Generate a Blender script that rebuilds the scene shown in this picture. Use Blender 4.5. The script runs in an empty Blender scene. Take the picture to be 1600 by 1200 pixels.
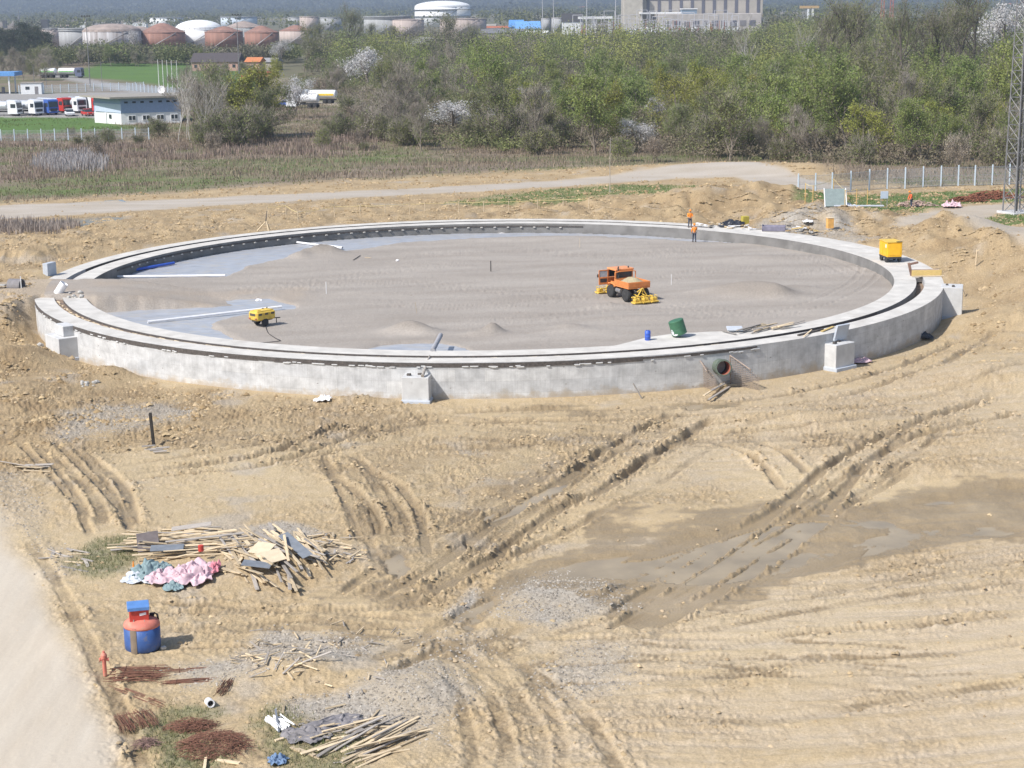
import bpy, math, random
import numpy as np
from mathutils import Vector, Matrix, Quaternion
R_ = math.radians
scene = bpy.context.scene
COL = scene.collection

# ------------------------------------------------------------------ camera
HC = 24.9
FPX = 2700.0
PIT = math.atan((600 - 4) / FPX)
ROLL = R_(-0.70)
cam_d = bpy.data.cameras.new("camera")
cam = bpy.data.objects.new("camera", cam_d)
COL.objects.link(cam)
cam_d.sensor_width = 36.0
cam_d.lens = 36.0 * FPX / 1600.0
cam_d.clip_start = 0.5
cam_d.clip_end = 30000
_r = Vector((1, 0, 0))
_f = Vector((0, math.cos(PIT), -math.sin(PIT)))
_dn = Vector((0, -math.sin(PIT), -math.cos(PIT)))
_c, _s = math.cos(ROLL), math.sin(ROLL)
_X = _c * _r - _s * _dn
_Y = -(_s * _r + _c * _dn)
_m = Matrix((_X, _Y, -_f)).transposed().to_4x4()
_m.translation = Vector((0, 0, HC))
cam.matrix_world = _m
scene.camera = cam

# ------------------------------------------------------------------ light
SUN_EL = R_(46)
TO_SUN = Vector((-0.80, -0.60, 0)).normalized() * math.cos(SUN_EL) + Vector((0, 0, math.sin(SUN_EL)))
sd = bpy.data.lights.new("sun", 'SUN')
sd.energy = 4.2
sd.angle = R_(0.5)
sd.color = (1.0, 0.95, 0.88)
so = bpy.data.objects.new("sun", sd)
COL.objects.link(so)
so.rotation_euler = TO_SUN.to_track_quat('Z', 'Y').to_euler()
w = bpy.data.worlds.new("World")
scene.world = w
w.use_nodes = True
nt = w.node_tree
sky = nt.nodes.new('ShaderNodeTexSky')
sky.sky_type = 'NISHITA'
sky.sun_disc = False
sky.sun_elevation = SUN_EL
sky.sun_rotation = math.atan2(TO_SUN.x, TO_SUN.y)
sky.dust_density = 1.5
nt.links.new(sky.outputs[0], nt.nodes['Background'].inputs[0])
nt.nodes['Background'].inputs[1].default_value = 0.11
scene.view_settings.view_transform = 'Standard'
scene.view_settings.look = 'None'
scene.view_settings.exposure = 0.45
scene.view_settings.gamma = 1.0
scene.cycles.volume_bounces = 0
scene.cycles.max_bounces = 6
scene.cycles.transparent_max_bounces = 8
scene.cycles.sample_clamp_indirect = 4.0

# ------------------------------------------------------------------ maths helpers
def smooth(a, b, x):
    t = np.clip((np.asarray(x, float) - a) / (b - a), 0, 1)
    return t * t * (3 - 2 * t)

_rng = np.random.RandomState(7)
_PERM = np.concatenate([_rng.permutation(256)] * 3)
_GA = _rng.rand(256) * 2 * np.pi
_GX, _GY = np.cos(_GA), np.sin(_GA)
def noise(x, y, seed=0):
    x = np.asarray(x, float) + seed * 17.37; y = np.asarray(y, float) - seed * 9.71
    xi = np.floor(x).astype(int); yi = np.floor(y).astype(int)
    xf = x - xi; yf = y - yi
    u = xf * xf * xf * (xf * (xf * 6 - 15) + 10); v = yf * yf * yf * (yf * (yf * 6 - 15) + 10)
    def g(ix, iy, fx, fy):
        h = _PERM[_PERM[ix & 255] + (iy & 255)]
        return _GX[h] * fx + _GY[h] * fy
    a = g(xi, yi, xf, yf); b = g(xi + 1, yi, xf - 1, yf)
    c = g(xi, yi + 1, xf, yf - 1); d = g(xi + 1, yi + 1, xf - 1, yf - 1)
    return ((a * (1 - u) + b * u) * (1 - v) + (c * (1 - u) + d * u) * v) * 1.5
def fbm(x, y, oct=4, seed=0, gain=0.5):
    s = 0; a = 1; t = 0
    for i in range(oct):
        s = s + a * noise(x, y, seed + i * 3); t += a
        x, y = (x * 0.8 - y * 0.6) * 2.03, (x * 0.6 + y * 0.8) * 2.03
        a *= gain
    return s / t

def ray(px, py):
    x = np.asarray(px, float) - 800; y = np.asarray(py, float) - 600
    xr = _c * x + _s * y; yr = -_s * x + _c * y
    dy = FPX * math.cos(PIT) - yr * math.sin(PIT)
    dz = -(FPX * math.sin(PIT) + yr * math.cos(PIT))
    return xr, dy, dz
def plane_at(px, py, z=0.0):
    xr, dy, dz = ray(px, py)
    t = (z - HC) / dz
    return xr * t, dy * t
def project(x, y, z):
    x = np.asarray(x, float); y = np.asarray(y, float); z = np.asarray(z, float) - HC
    fw = y * math.cos(PIT) - z * math.sin(PIT)
    dn = -y * math.sin(PIT) - z * math.cos(PIT)
    xr = FPX * x / fw; yr = FPX * dn / fw
    return _c * xr - _s * yr + 800, _s * xr + _c * yr + 600

# ring geometry
ZT = 2.4
HR = HC - ZT
CX, CY, RO = -0.0774 * HR, 6.492 * HR, 1.6707 * HR
R1 = RO - 1.5      # outer strip inner edge
R2 = RO - 2.15     # inner strip outer edge
R3 = RO - 3.9      # inner strip inner edge
ZIN = 1.40

def polyw(pts, z=0.0):
    a = np.array(pts, float)
    x, y = plane_at(a[:, 0], a[:, 1], z)
    return np.stack([x, y], 1)
def sd_poly(x, y, P, margin=6.0):
    """signed distance, negative inside"""
    sh = x.shape; x = x.ravel(); y = y.ravel()
    out = np.full(x.shape, margin)
    lo = P.min(0) - margin; hi = P.max(0) + margin
    idx = np.where((x > lo[0]) & (x < hi[0]) & (y > lo[1]) & (y < hi[1]))[0]
    if len(idx):
        qx, qy = x[idx], y[idx]
        d = np.full(len(idx), 1e9); ins = np.zeros(len(idx), bool)
        n = len(P)
        for i in range(n):
            ax, ay = P[i]; bx, by = P[(i + 1) % n]
            ex, ey = bx - ax, by - ay
            t = np.clip(((qx - ax) * ex + (qy - ay) * ey) / (ex * ex + ey * ey + 1e-12), 0, 1)
            d = np.minimum(d, (qx - ax - t * ex) ** 2 + (qy - ay - t * ey) ** 2)
            c = ((ay > qy) != (by > qy))
            with np.errstate(divide='ignore', invalid='ignore'):
                xin = (bx - ax) * (qy - ay) / (by - ay) + ax
            ins ^= c & (qx < xin)
        d = np.sqrt(d)
        out[idx] = np.minimum(np.where(ins, -d, d), margin)
    return out.reshape(sh)
def sd_line(x, y, P, margin=2.5):
    """distance to polyline and param along it"""
    sh = x.shape; x = x.ravel(); y = y.ravel()
    out = np.full(x.shape, 1e3); par = np.zeros(x.shape)
    lo = P.min(0) - margin; hi = P.max(0) + margin
    idx = np.where((x > lo[0]) & (x < hi[0]) & (y > lo[1]) & (y < hi[1]))[0]
    if len(idx):
        qx, qy = x[idx], y[idx]
        d = np.full(len(idx), 1e9); pp = np.zeros(len(idx)); L = 0
        for i in range(len(P) - 1):
            ax, ay = P[i]; bx, by = P[i + 1]
            ex, ey = bx - ax, by - ay; l = math.hypot(ex, ey)
            t = np.clip(((qx - ax) * ex + (qy - ay) * ey) / (l * l + 1e-12), 0, 1)
            dd = (qx - ax - t * ex) ** 2 + (qy - ay - t * ey) ** 2
            m = dd < d
            d[m] = dd[m]; pp[m] = L + t[m] * l; L += l
        out[idx] = np.sqrt(d); par[idx] = np.minimum(pp, L - pp)
    return out.reshape(sh), par.reshape(sh)
def spline(P, n=8):
    P = np.asarray(P, float); out = []
    for i in range(len(P) - 1):
        p0 = P[max(i - 1, 0)]; p1 = P[i]; p2 = P[i + 1]; p3 = P[min(i + 2, len(P) - 1)]
        for k in range(n):
            t = k / n
            out.append(0.5 * ((2 * p1) + (p2 - p0) * t + (2 * p0 - 5 * p1 + 4 * p2 - p3) * t * t + (3 * p1 - p0 - 3 * p2 + p3) * t ** 3))
    out.append(P[-1])
    return np.array(out)

# ------------------------------------------------------------------ macro terrain
_PH = np.array([-180, -130, -100, -92, -84, -78, -60, -30, 0, 40, 60, 80, 92, 104, 118, 135, 180], float)
_G0 = np.array([2.1, 2.15, 2.2, 2.3, 2.35, 0.1, -0.2, 0, 0, -0.1, -0.2, -0.1, 0.5, 1.7, 2.2, 2.2, 2.1])
_G1 = np.array([2.1, 2.3, 2.3, 2.3, 2.2, 1.9, 1.1, 0.2, 0, 0.3, 1.4, 2.8, 3.2, 3.2, 2.8, 2.4, 2.1])
SHEETS = [
    polyw([(150, 440), (175, 434), (345, 431), (372, 416), (425, 405), (455, 399), (500, 396), (560, 389), (620, 379), (700, 374), (860, 368),
           (1000, 372), (1190, 380), (1190, 340), (700, 320), (300, 340), (120, 400)], ZIN),
    polyw([(168, 480), (250, 474), (412, 470), (448, 481), (370, 491), (335, 500), (312, 507), (325, 520), (356, 533), (400, 560), (250, 560), (120, 500)], ZIN),
    polyw([(575, 549), (612, 541), (680, 540), (716, 550), (720, 575), (570, 575)], ZIN),
]
CAUSE = polyw([(-80, 447), (0, 443), (83, 439), (130, 439), (185, 438), (345, 437), (470, 434), (470, 458), (300, 460), (200, 464), (150, 467), (118, 464), (63, 466), (0, 476), (-80, 482)], ZT)
def W(px, py, z=0.0):
    x, y = plane_at(px, py, z)
    return float(x), float(y)
MOUNDS = []   # x,y,h,rx,ry,rot
def mound(px, py, h, rx, ry, z=0.0, rot=0):
    x, y = W(px, py, z); MOUNDS.append((x, y, h, rx, ry, R_(rot)))
for a in [(985, 338, .7, 6, 3, 2.2), (1070, 326, 1.3, 8, 4, 2.2), (1150, 322, 1.2, 10, 5, 2.2), (1215, 318, 1.2, 8, 5, 2.2), (1270, 335, 1.3, 6, 4, 2.2), (1250, 352, .7, 4, 3, 2.2),
          (1330, 345, 1.0, 6, 4, 2.4), (1440, 370, 1.3, 5, 4, 3), (1500, 362, 1.6, 5, 5, 3), (1560, 385, 1.2, 8, 5, 3), (1475, 392, .6, 4, 3, 3),
          (1200, 268, .9, 22, 7, 1.9), (1080, 268, .5, 18, 7, 1.9), (1270, 273, .9, 8, 4, 1.9),
          (250, 372, .8, 7, 3, 2.2), (140, 385, .9, 6, 3, 2.2), (330, 362, .5, 7, 3, 2.2), (40, 400, .8, 6, 4, 2.2), (60, 432, .5, 3, 3, 2.2),
          (178, 592, .9, 1.9, 1.3, 0), (560, 628, .5, 2.2, 1.0, 0), (120, 600, .5, 3, 2, 0), (28, 560, 1.4, 4, 4, .5), (5, 498, 1.1, 3, 4, 1.5), (1545, 470, .9, 4, 5, 2),
          (40, 620, .4, 3, 3, 0),
          (380, 885, .45, 4.6, 2.0, 0), (470, 1045, .45, 2.6, 1.6, 0), (650, 1075, .38, 2.8, 2.2, 0), (880, 925, .22, 3, 1.6, 0),
          (1000, 800, .25, 5, 3, 0), (1200, 655, .35, 5, 3, 0), (1540, 600, .8, 6, 4, 0), (1590, 700, .5, 5, 4, 0), (1330, 660, .3, 5, 2, 0), (1460, 740, .35, 5, 2.2, 0),
          (110, 800, .3, 3, 3, 0), (120, 1000, .2, 1.5, 3, 0)]:
    mound(*a)
IN_MOUNDS = [W(490, 398, ZIN) + (1.0, 2.2, 1.8), W(1180, 462, ZIN) + (1.05, 3.2, 2.2), W(1215, 466, ZIN) + (.5, 1.4, 1.2), W(470, 404, ZIN) + (.5, 1.2, 1.0), W(520, 398, ZIN) + (.4, 1.3, 1.0), W(1125, 458, ZIN) + (.35, 3, 1.4), W(640, 520, ZIN) + (.8, 1.9, 1.1), W(665, 524, ZIN) + (.3, 1.2, .8), W(770, 522, ZIN) + (.75, .9, 1.0), W(745, 526, ZIN) + (.25, 1.2, .8), W(890, 515, ZIN) + (.35, 1.6, 1.0),
             W(1250, 455, ZIN) + (.3, 2.2, 1.2), W(950, 482, ZIN) + (.3, 2.0, 1.0), W(320, 515, ZIN) + (.2, 1.5, .8), W(380, 512, ZIN) + (.15, 3, 1.2), W(1000, 500, ZIN) + (.15, 5, 1.5),
             W(560, 460, ZIN) + (.18, 4, 2), W(850, 375, ZIN) + (.2, 8, 2), W(1200, 405, ZIN) + (.25, 6, 2), W(900, 520, ZIN) + (.2, 3, 1)]
ROADP = polyw([(-300, 640), (-60, 740), (0, 800), (38, 870), (62, 905), (110, 985), (150, 1070), (185, 1150), (215, 1240), (230, 1400), (-400, 1400)], 0)

def hz(x, y):
    x = np.asarray(x, float); y = np.asarray(y, float)
    dx = x - CX; dy = y - CY
    r = np.hypot(dx, dy)
    phi = np.degrees(np.arctan2(dx, -dy))
    out = r - RO
    g0 = np.interp(phi, _PH, _G0); g1 = np.interp(phi, _PH, _G1)
    t = smooth(0.6, 12, out)
    g = g0 * (1 - t) + g1 * t
    lvl = 1.9 * smooth(-25, 10, dy)
    t2 = smooth(14, 60, out)
    g = g * (1 - t2) + lvl * t2
    for (mx, my, h, rx, ry, ro) in MOUNDS:
        ux = x - mx; uy = y - my
        q = (ux / rx) ** 2 + (uy / ry) ** 2
        g = g + h * np.exp(-q * 1.3) * smooth(-.2, 1.2, out)
    # road bottom-left: little bank
    # interior
    zi = ZIN + 0.14 + 0.10 * fbm(x / 9, y / 5, 3, 5)
    for (mx, my, h, rx, ry) in IN_MOUNDS:
        zi = zi + h * np.exp(-(((x - mx) / rx) ** 2 + ((y - my) / ry) ** 2) * 1.4)
    sh = np.full(x.shape, 6.0)
    wob = 0.5 * fbm(x / 2.2, y / 2.2, 3, 9)
    for P in SHEETS:
        sh = np.minimum(sh, sd_poly(x, y, P) + wob - .35)
    zi = np.where(sh < 1.2, ZIN - 0.22 + (zi - ZIN + 0.22) * smooth(-0.25, 0.9, sh), zi)
    tin = smooth(RO - 1.25, RO - 0.45, r)
    z = zi * (1 - tin) + g * tin
    # causeway
    cs = sd_poly(x, y, CAUSE) + 0.35 * fbm(x / 1.5, y / 1.5, 2, 3)
    hcw = 2.62 - 1.3 * smooth(RO - 4.5, RO - 17, r) - 0.35 * smooth(RO + 1, RO + 9, r)
    tc = 1 - smooth(-0.3, 1.2, cs)
    z = np.where(z < hcw, z * (1 - tc) + hcw * tc, z)
    return z

def at(px, py, dz=0.0):
    z = 0.0 if py > 480 else 1.5
    for _ in range(12):
        x, y = W(px, py, z + dz)
        z = float(hz(np.array([x]), np.array([y]))[0])
    return Vector((x, y, z))
def pxm(px, py, z=1.0):
    """photo pixels per metre at that ground point"""
    x, y = W(px, py, z)
    return FPX / (y * math.cos(PIT) + (HC - z) * math.sin(PIT))

# ------------------------------------------------------------------ materials
def mat(name, col, rough=0.75, metal=0.0, var=0.18, scale=3.0, bump=0.0, spots=None, spot_amt=0.5, spot_scale=2.0, coord='Object', stretch=(1, 1, 1), ior=None, rand=0.0, detail=4):
    m = bpy.data.materials.new(name); m.use_nodes = True
    t = m.node_tree; N = t.nodes; L = t.links
    b = N['Principled BSDF']
    tc = N.new('ShaderNodeTexCoord'); mp = N.new('ShaderNodeMapping'); mp.inputs['Scale'].default_value = stretch
    L.new(tc.outputs[coord], mp.inputs[0])
    n1 = N.new('ShaderNodeTexNoise'); n1.inputs['Scale'].default_value = scale; n1.inputs['Detail'].default_value = detail
    L.new(mp.outputs[0], n1.inputs['Vector'])
    r = N.new('ShaderNodeValToRGB')
    r.color_ramp.elements[0].position = .3; r.color_ramp.elements[1].position = .7
    r.color_ramp.elements[0].color = [c * (1 - var) for c in col] + [1]
    r.color_ramp.elements[1].color = [min(1, c * (1 + var)) for c in col] + [1]
    L.new(n1.outputs[0], r.inputs[0])
    out = r.outputs[0]
    if spots is not None:
        n2 = N.new('ShaderNodeTexNoise'); n2.inputs['Scale'].default_value = spot_scale; n2.inputs['Detail'].default_value = 6; n2.inputs['Roughness'].default_value = .65
        L.new(mp.outputs[0], n2.inputs['Vector'])
        r2 = N.new('ShaderNodeValToRGB'); r2.color_ramp.elements[0].position = 1 - spot_amt - .08; r2.color_ramp.elements[1].position = 1 - spot_amt + .08
        L.new(n2.outputs[0], r2.inputs[0])
        mx = N.new('ShaderNodeMixRGB'); L.new(r2.outputs[0], mx.inputs[0]); L.new(out, mx.inputs[1]); mx.inputs[2].default_value = list(spots) + [1]
        out = mx.outputs[0]
    if rand:
        oi = N.new('ShaderNodeObjectInfo'); hs = N.new('ShaderNodeHueSaturation')
        mr = N.new('ShaderNodeMapRange'); mr.inputs[3].default_value = 1 - rand; mr.inputs[4].default_value = 1 + rand
        L.new(oi.outputs['Random'], mr.inputs[0]); L.new(mr.outputs[0], hs.inputs['Value']); L.new(out, hs.inputs['Color'])
        out = hs.outputs[0]
    L.new(out, b.inputs['Base Color'])
    b.inputs['Roughness'].default_value = rough; b.inputs['Metallic'].default_value = metal
    if ior: b.inputs['IOR'].default_value = ior
    if bump:
        bp = N.new('ShaderNodeBump'); bp.inputs['Strength'].default_value = bump; bp.inputs['Distance'].default_value = .05
        L.new(n1.outputs[0], bp.inputs['Height']); L.new(bp.outputs[0], b.inputs['Normal'])
    return m

# ------------------------------------------------------------------ mesh builder
class MB:
    def __init__(s): s.v = []; s.f = []; s.uv = None
    def add(s, vs, fs):
        o = len(s.v); s.v.extend([tuple(p) for p in vs]); s.f.extend([tuple(i + o for i in f) for f in fs]); return s
    def box(s, c, size, rz=0.0, ch=0.02, rot=None):
        """chamfered box, c = centre"""
        hx, hy, hzz = [d / 2 for d in size]; k = min(ch, hx * .45, hy * .45, hzz * .45)
        M = rot.to_3x3() if rot is not None else Matrix.Rotation(rz, 3, 'Z')
        c = Vector(c); vs = []; ix = {}
        for sx in (-1, 1):
            for sy in (-1, 1):
                for sz in (-1, 1):
                    for ax in range(3):
                        p = [sx * (hx - k), sy * (hy - k), sz * (hzz - k)]
                        p[ax] = (sx * hx, sy * hy, sz * hzz)[ax]
                        ix[(sx, sy, sz, ax)] = len(vs); vs.append(c + M @ Vector(p))
        fs = []
        for ax in range(3):
            o1, o2 = [(1, 2), (0, 2), (0, 1)][ax]
            for sg in (-1, 1):
                q = []
                for a, b in ((-1, -1), (1, -1), (1, 1), (-1, 1)):
                    k3 = [0, 0, 0]; k3[ax] = sg; k3[o1] = a; k3[o2] = b
                    q.append(ix[(k3[0], k3[1], k3[2], ax)])
                fs.append(q)
        for ax in range(3):
            o1, o2 = [(1, 2), (0, 2), (0, 1)][ax]
            for a in (-1, 1):
                for b in (-1, 1):
                    q = []
                    for sg, fa in ((-1, o1), (1, o1), (1, o2), (-1, o2)):
                        k3 = [0, 0, 0]; k3[ax] = sg; k3[o1] = a; k3[o2] = b
                        q.append(ix[(k3[0], k3[1], k3[2], fa)])
                    fs.append(q)
        for sx in (-1, 1):
            for sy in (-1, 1):
                for sz in (-1, 1):
                    fs.append([ix[(sx, sy, sz, 0)], ix[(sx, sy, sz, 1)], ix[(sx, sy, sz, 2)]])
        return s.add(vs, fs)
    def tube(s, path, r, n=8, caps=True, r2=None):
        path = [Vector(p) for p in path]; m = len(path); vs = []; fs = []
        up = Vector((0, 0, 1))
        for i, p in enumerate(path):
            d = (path[min(i + 1, m - 1)] - path[max(i - 1, 0)])
            if d.length < 1e-9: d = up
            d.normalize()
            a = d.cross(up if abs(d.z) < .95 else Vector((1, 0, 0))).normalized(); b = d.cross(a)
            rr = r[i] if isinstance(r, (list, tuple)) else (r if r2 is None else r + (r2 - r) * i / (m - 1))
            for k in range(n):
                t = 2 * math.pi * k / n
                vs.append(p + (a * math.cos(t) + b * math.sin(t)) * rr)
        for i in range(m - 1):
            for k in range(n):
                fs.append((i * n + k, i * n + (k + 1) % n, (i + 1) * n + (k + 1) % n, (i + 1) * n + k))
        if caps:
            fs.append(tuple(range(n))[::-1]); fs.append(tuple(range((m - 1) * n, m * n)))
        return s.add(vs, fs)
    def lathe(s, prof, n=32, c=(0, 0, 0), axis=None, caps=True):
        """prof: list of (r,z)"""
        vs = []; fs = []; c = Vector(c)
        M = axis.to_3x3() if axis is not None else Matrix.Identity(3)
        for (r, z) in prof:
            for k in range(n):
                t = 2 * math.pi * k / n
                vs.append(c + M @ Vector((r * math.cos(t), r * math.sin(t), z)))
        for i in range(len(prof) - 1):
            for k in range(n):
                fs.append((i * n + k, i * n + (k + 1) % n, (i + 1) * n + (k + 1) % n, (i + 1) * n + k))
        if prof[0] == prof[-1]: caps = False
        if caps and prof[0][0] > 1e-4: fs.append(tuple(range(n))[::-1])
        if caps and prof[-1][0] > 1e-4: fs.append(tuple(range((len(prof) - 1) * n, len(prof) * n)))
        return s.add(vs, fs)
    def prism(s, poly, z0, z1):
        n = len(poly)
        vs = [(p[0], p[1], z0) for p in poly] + [(p[0], p[1], z1) for p in poly]
        fs = [tuple(range(n))[::-1], tuple(range(n, 2 * n))] + [(i, (i + 1) % n, n + (i + 1) % n, n + i) for i in range(n)]
        return s.add(vs, fs)
    def extrude(s, poly, d, M):
        """poly in local xz, thickness d along local y, placed by matrix M"""
        n = len(poly)
        vs = [M @ Vector((p[0], -d / 2, p[1])) for p in poly] + [M @ Vector((p[0], d / 2, p[1])) for p in poly]
        fs = [tuple(range(n)), tuple(range(n, 2 * n))[::-1]] + [(i, n + i, n + (i + 1) % n, (i + 1) % n) for i in range(n)]
        return s.add(vs, fs)
    def build(s, name, m, parent=None, loc=None, smooth_=False, label=None):
        me = bpy.data.meshes.new(name)
        me.from_pydata(s.v, [], s.f); me.materials.append(m)
        o = bpy.data.objects.new(name, me); COL.objects.link(o)
        if parent is not None: o.parent = parent
        if loc is not None: o.location = loc
        if smooth_: me.polygons.foreach_set('use_smooth', [True] * len(me.polygons))
        if label: o['label'] = label
        return o
def np_mesh(name, v, f, m, nper=4, parent=None, smooth_=False, attrs=None):
    me = bpy.data.meshes.new(name)
    v = np.ascontiguousarray(v, np.float32); f = np.ascontiguousarray(f, np.int32)
    me.vertices.add(len(v)); me.vertices.foreach_set('co', v.ravel())
    me.loops.add(f.size); me.loops.foreach_set('vertex_index', f.ravel())
    me.polygons.add(len(f)); me.polygons.foreach_set('loop_start', np.arange(0, f.size, nper, dtype=np.int32))
    if smooth_: me.polygons.foreach_set('use_smooth', np.ones(len(f), bool))
    for k, a in (attrs or {}).items():
        if a.ndim == 2:
            at_ = me.attributes.new(k, 'FLOAT_COLOR', 'POINT')
            at_.data.foreach_set('color', np.ascontiguousarray(np.c_[a, np.ones(len(a))], np.float32).ravel())
        else:
            at_ = me.attributes.new(k, 'FLOAT', 'POINT'); at_.data.foreach_set('value', np.ascontiguousarray(a, np.float32))
    me.update(calc_edges=True); me.validate()
    me.materials.append(m)
    o = bpy.data.objects.new(name, me); COL.objects.link(o)
    if parent is not None: o.parent = parent
    return o
def tag(o, label, cat, group=None):
    o['label'] = label; o['category'] = cat
    if group: o['group'] = group
    return o
def struct(o, kind='structure'):
    o['kind'] = kind; return o
def thing(name, label, cat, loc=(0, 0, 0), rz=0.0, group=None):
    o = bpy.data.objects.new(name, None); COL.objects.link(o)
    o.location = loc; o.rotation_euler = (0, 0, rz); o.empty_display_size = .3
    return tag(o, label, cat, group)
def dup(root, loc=None, rz=None, label=None, scale=None, group=None):
    c = root.copy(); COL.objects.link(c)
    for ch in root.children:
        d = ch.copy(); COL.objects.link(d); d.parent = c
        for g in ch.children:
            e = g.copy(); COL.objects.link(e); e.parent = d
    if loc is not None: c.location = loc
    if rz is not None: c.rotation_euler = (0, 0, rz)
    if label: c['label'] = label
    if scale is not None: c.scale = (scale,) * 3 if not isinstance(scale, (tuple, list)) else scale
    if group: c['group'] = group
    return c
RND = random.Random(11)
# ------------------------------------------------------------------ ground sheet
def build_ground():
    cols = np.concatenate([np.linspace(-1500, -160, 40, endpoint=False), np.arange(-160, 1760, 1.55), np.linspace(1762, 3100, 40)])
    # rows: real distances along the ground, dense where the picture looks
    rows = [1330.0]
    while rows[-1] > 24:
        y = rows[-1]
        rows.append(y - (1.5 if y > 330 else 1.2 if y > 230 else 1.5 if y > 120 else 2.2))
    rows = np.array(rows)
    # ground distance of each row in the middle column (plane z=1)
    xr, dy, dz = ray(np.full(len(rows), 800.0), rows)
    dist = dy * (1.0 - HC) / dz
    dist = np.concatenate([[30, 42], dist, np.geomspace(dist[-1] * 1.15, 16000, 26)])
    ang = (cols - 800) / (FPX * math.cos(PIT))      # x per metre of y
    Y, A = np.meshgrid(dist, ang, indexing='ij')
    # shear rows so that they follow the roll a little is unnecessary
    X = A * Y * 1.0
    z = hz(X, Y)
    PX, PY = project(X, Y, z)
    dx = X - CX; dyc = Y - CY; r = np.hypot(dx, dyc); out = r - RO
    inside = r < RO - 0.8
    D = np.hypot(X, Y)
    n_low = fbm(X / 14, Y / 14, 4, 21); n_mid = fbm(X / 3.5, Y / 3.5, 4, 31); n_fine = fbm(X / .7, Y / .7, 3, 41)
    wobx = 1.6 * fbm(X / 5, Y / 5, 4, 51)

    def pm(pts, z0, soft, wob=1.0, margin=8.0):
        return 1 - smooth(-soft, soft, sd_poly(X, Y, polyw(pts, z0), margin + soft) + wob * wobx)

    road = 1 - smooth(-1.1, .5, sd_poly(X, Y, ROADP) + .35 * wobx)
    # ---------------- region masks
    field = smooth(-2.5, 2.5, -sd_poly(X, Y, polyw([(-1500, 330), (-300, 330), (0, 316), (250, 302), (500, 284), (800, 268), (1000, 258), (1110, 254), (1180, 253), (1240, 257), (1290, 263), (1300, 276), (1420, 292), (1600, 285), (3100, 260),
                                                   (3100, 40), (-1500, 75)], 1.9), 30) + .8 * wobx) * (dyc > 0)
    field = np.where(D > 500, 1, field)
    lane = pm([(-700, 372), (0, 322), (300, 312), (600, 298), (900, 281), (1060, 269), (1170, 266), (1260, 280), (1330, 294), (1330, 303), (1230, 297), (1150, 279), (1060, 280), (900, 292), (600, 309), (300, 327), (0, 346), (-700, 410)], 1.9, .9, .5)
    lane2 = pm([(1390, 352), (1440, 330), (1520, 317), (1600, 312), (1900, 300), (1900, 318), (1600, 326), (1560, 333), (1540, 345), (1570, 358), (1700, 380), (1900, 400), (1900, 440), (1600, 398), (1500, 372)], 2.6, 1.0, .5)
    greenp = pm([(690, 318), (760, 308), (870, 296), (960, 290), (1090, 290), (1115, 297), (1040, 303), (960, 306), (900, 318), (790, 322)], 2, 1.2, 1.5)
    greenr = pm([(1240, 322), (1265, 303), (1400, 299), (1560, 291), (1900, 272), (1900, 300), (1600, 309), (1500, 316), (1440, 330), (1380, 334), (1300, 330)], 2.4, .8, .8)
    greenm = pm([(1535, 345), (1560, 334), (1620, 328), (1800, 330), (1800, 372), (1620, 362), (1560, 350)], 2.6, .6, .6)
    pond = pm([(55, 352), (110, 344), (190, 339), (195, 344), (120, 356), (60, 362)], 2, .7, .6)
    gravel = np.maximum.reduce([
        pm([(560, 1090), (600, 1050), (660, 1030), (715, 1040), (740, 1080), (700, 1120), (690, 1160), (560, 1140), (450, 1115), (470, 1095)], 0, .9, .55),
        pm([(360, 1030), (430, 985), (540, 995), (600, 1010), (560, 1040), (440, 1050), (300, 1075), (270, 1050)], 0, .8, .55),
        pm([(760, 960), (800, 920), (880, 890), (950, 905), (985, 940), (930, 960), (860, 975)], 0, .8, .7),
        pm([(690, 960), (740, 920), (755, 940), (720, 975)], 0, .5, .4),
        pm([(820, 1050), (900, 1010), (970, 1020), (960, 1060), (880, 1090)], 0, 1.0, 1.2) * .6,
        pm([(90, 650), (190, 630), (290, 625), (300, 655), (200, 680), (100, 690)], 0, 1.2, 1.5) * .7,
        pm([(-40, 745), (30, 740), (70, 800), (80, 850), (110, 870), (100, 900), (40, 850), (-30, 800)], 0, .8, .8) * .3,
        pm([(380, 822), (440, 815), (500, 830), (480, 850), (390, 845)], 0, .5, .5),
        pm([(1180, 348), (1240, 332), (1290, 332), (1340, 352), (1350, 372), (1290, 376), (1210, 362)], 2.6, 1.2, 1.0),
        pm([(640, 990), (760, 985), (800, 1030), (720, 1050), (650, 1020)], 0, 1.0, 1.2) * .5,
    ]) * (1 - inside)
    weed = np.maximum.reduce([pm([(105, 880), (150, 845), (240, 838), (235, 870), (190, 895), (150, 905)], 0, .5, .6),
                              pm([(215, 1130), (260, 1100), (330, 1105), (300, 1150), (370, 1180), (340, 1230), (240, 1210)], 0, .5, .7),
                              pm([(400, 1140), (430, 1110), (470, 1130), (560, 1160), (560, 1230), (440, 1220)], 0, .5, .7) * .9])
    puddle = np.maximum.reduce([
        pm(PUD[0], 0, .5, .45), pm(PUD[1], 0, .3, .2), pm(PUD[2], 0, .3, .25), pm(PUD[3], 0, .3, .25), pm(PUD[4], 0, .3, .2), pm(PUD[5], 0, .18, .05), pm(PUD[6], 0, .18, .05)]) 
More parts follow.
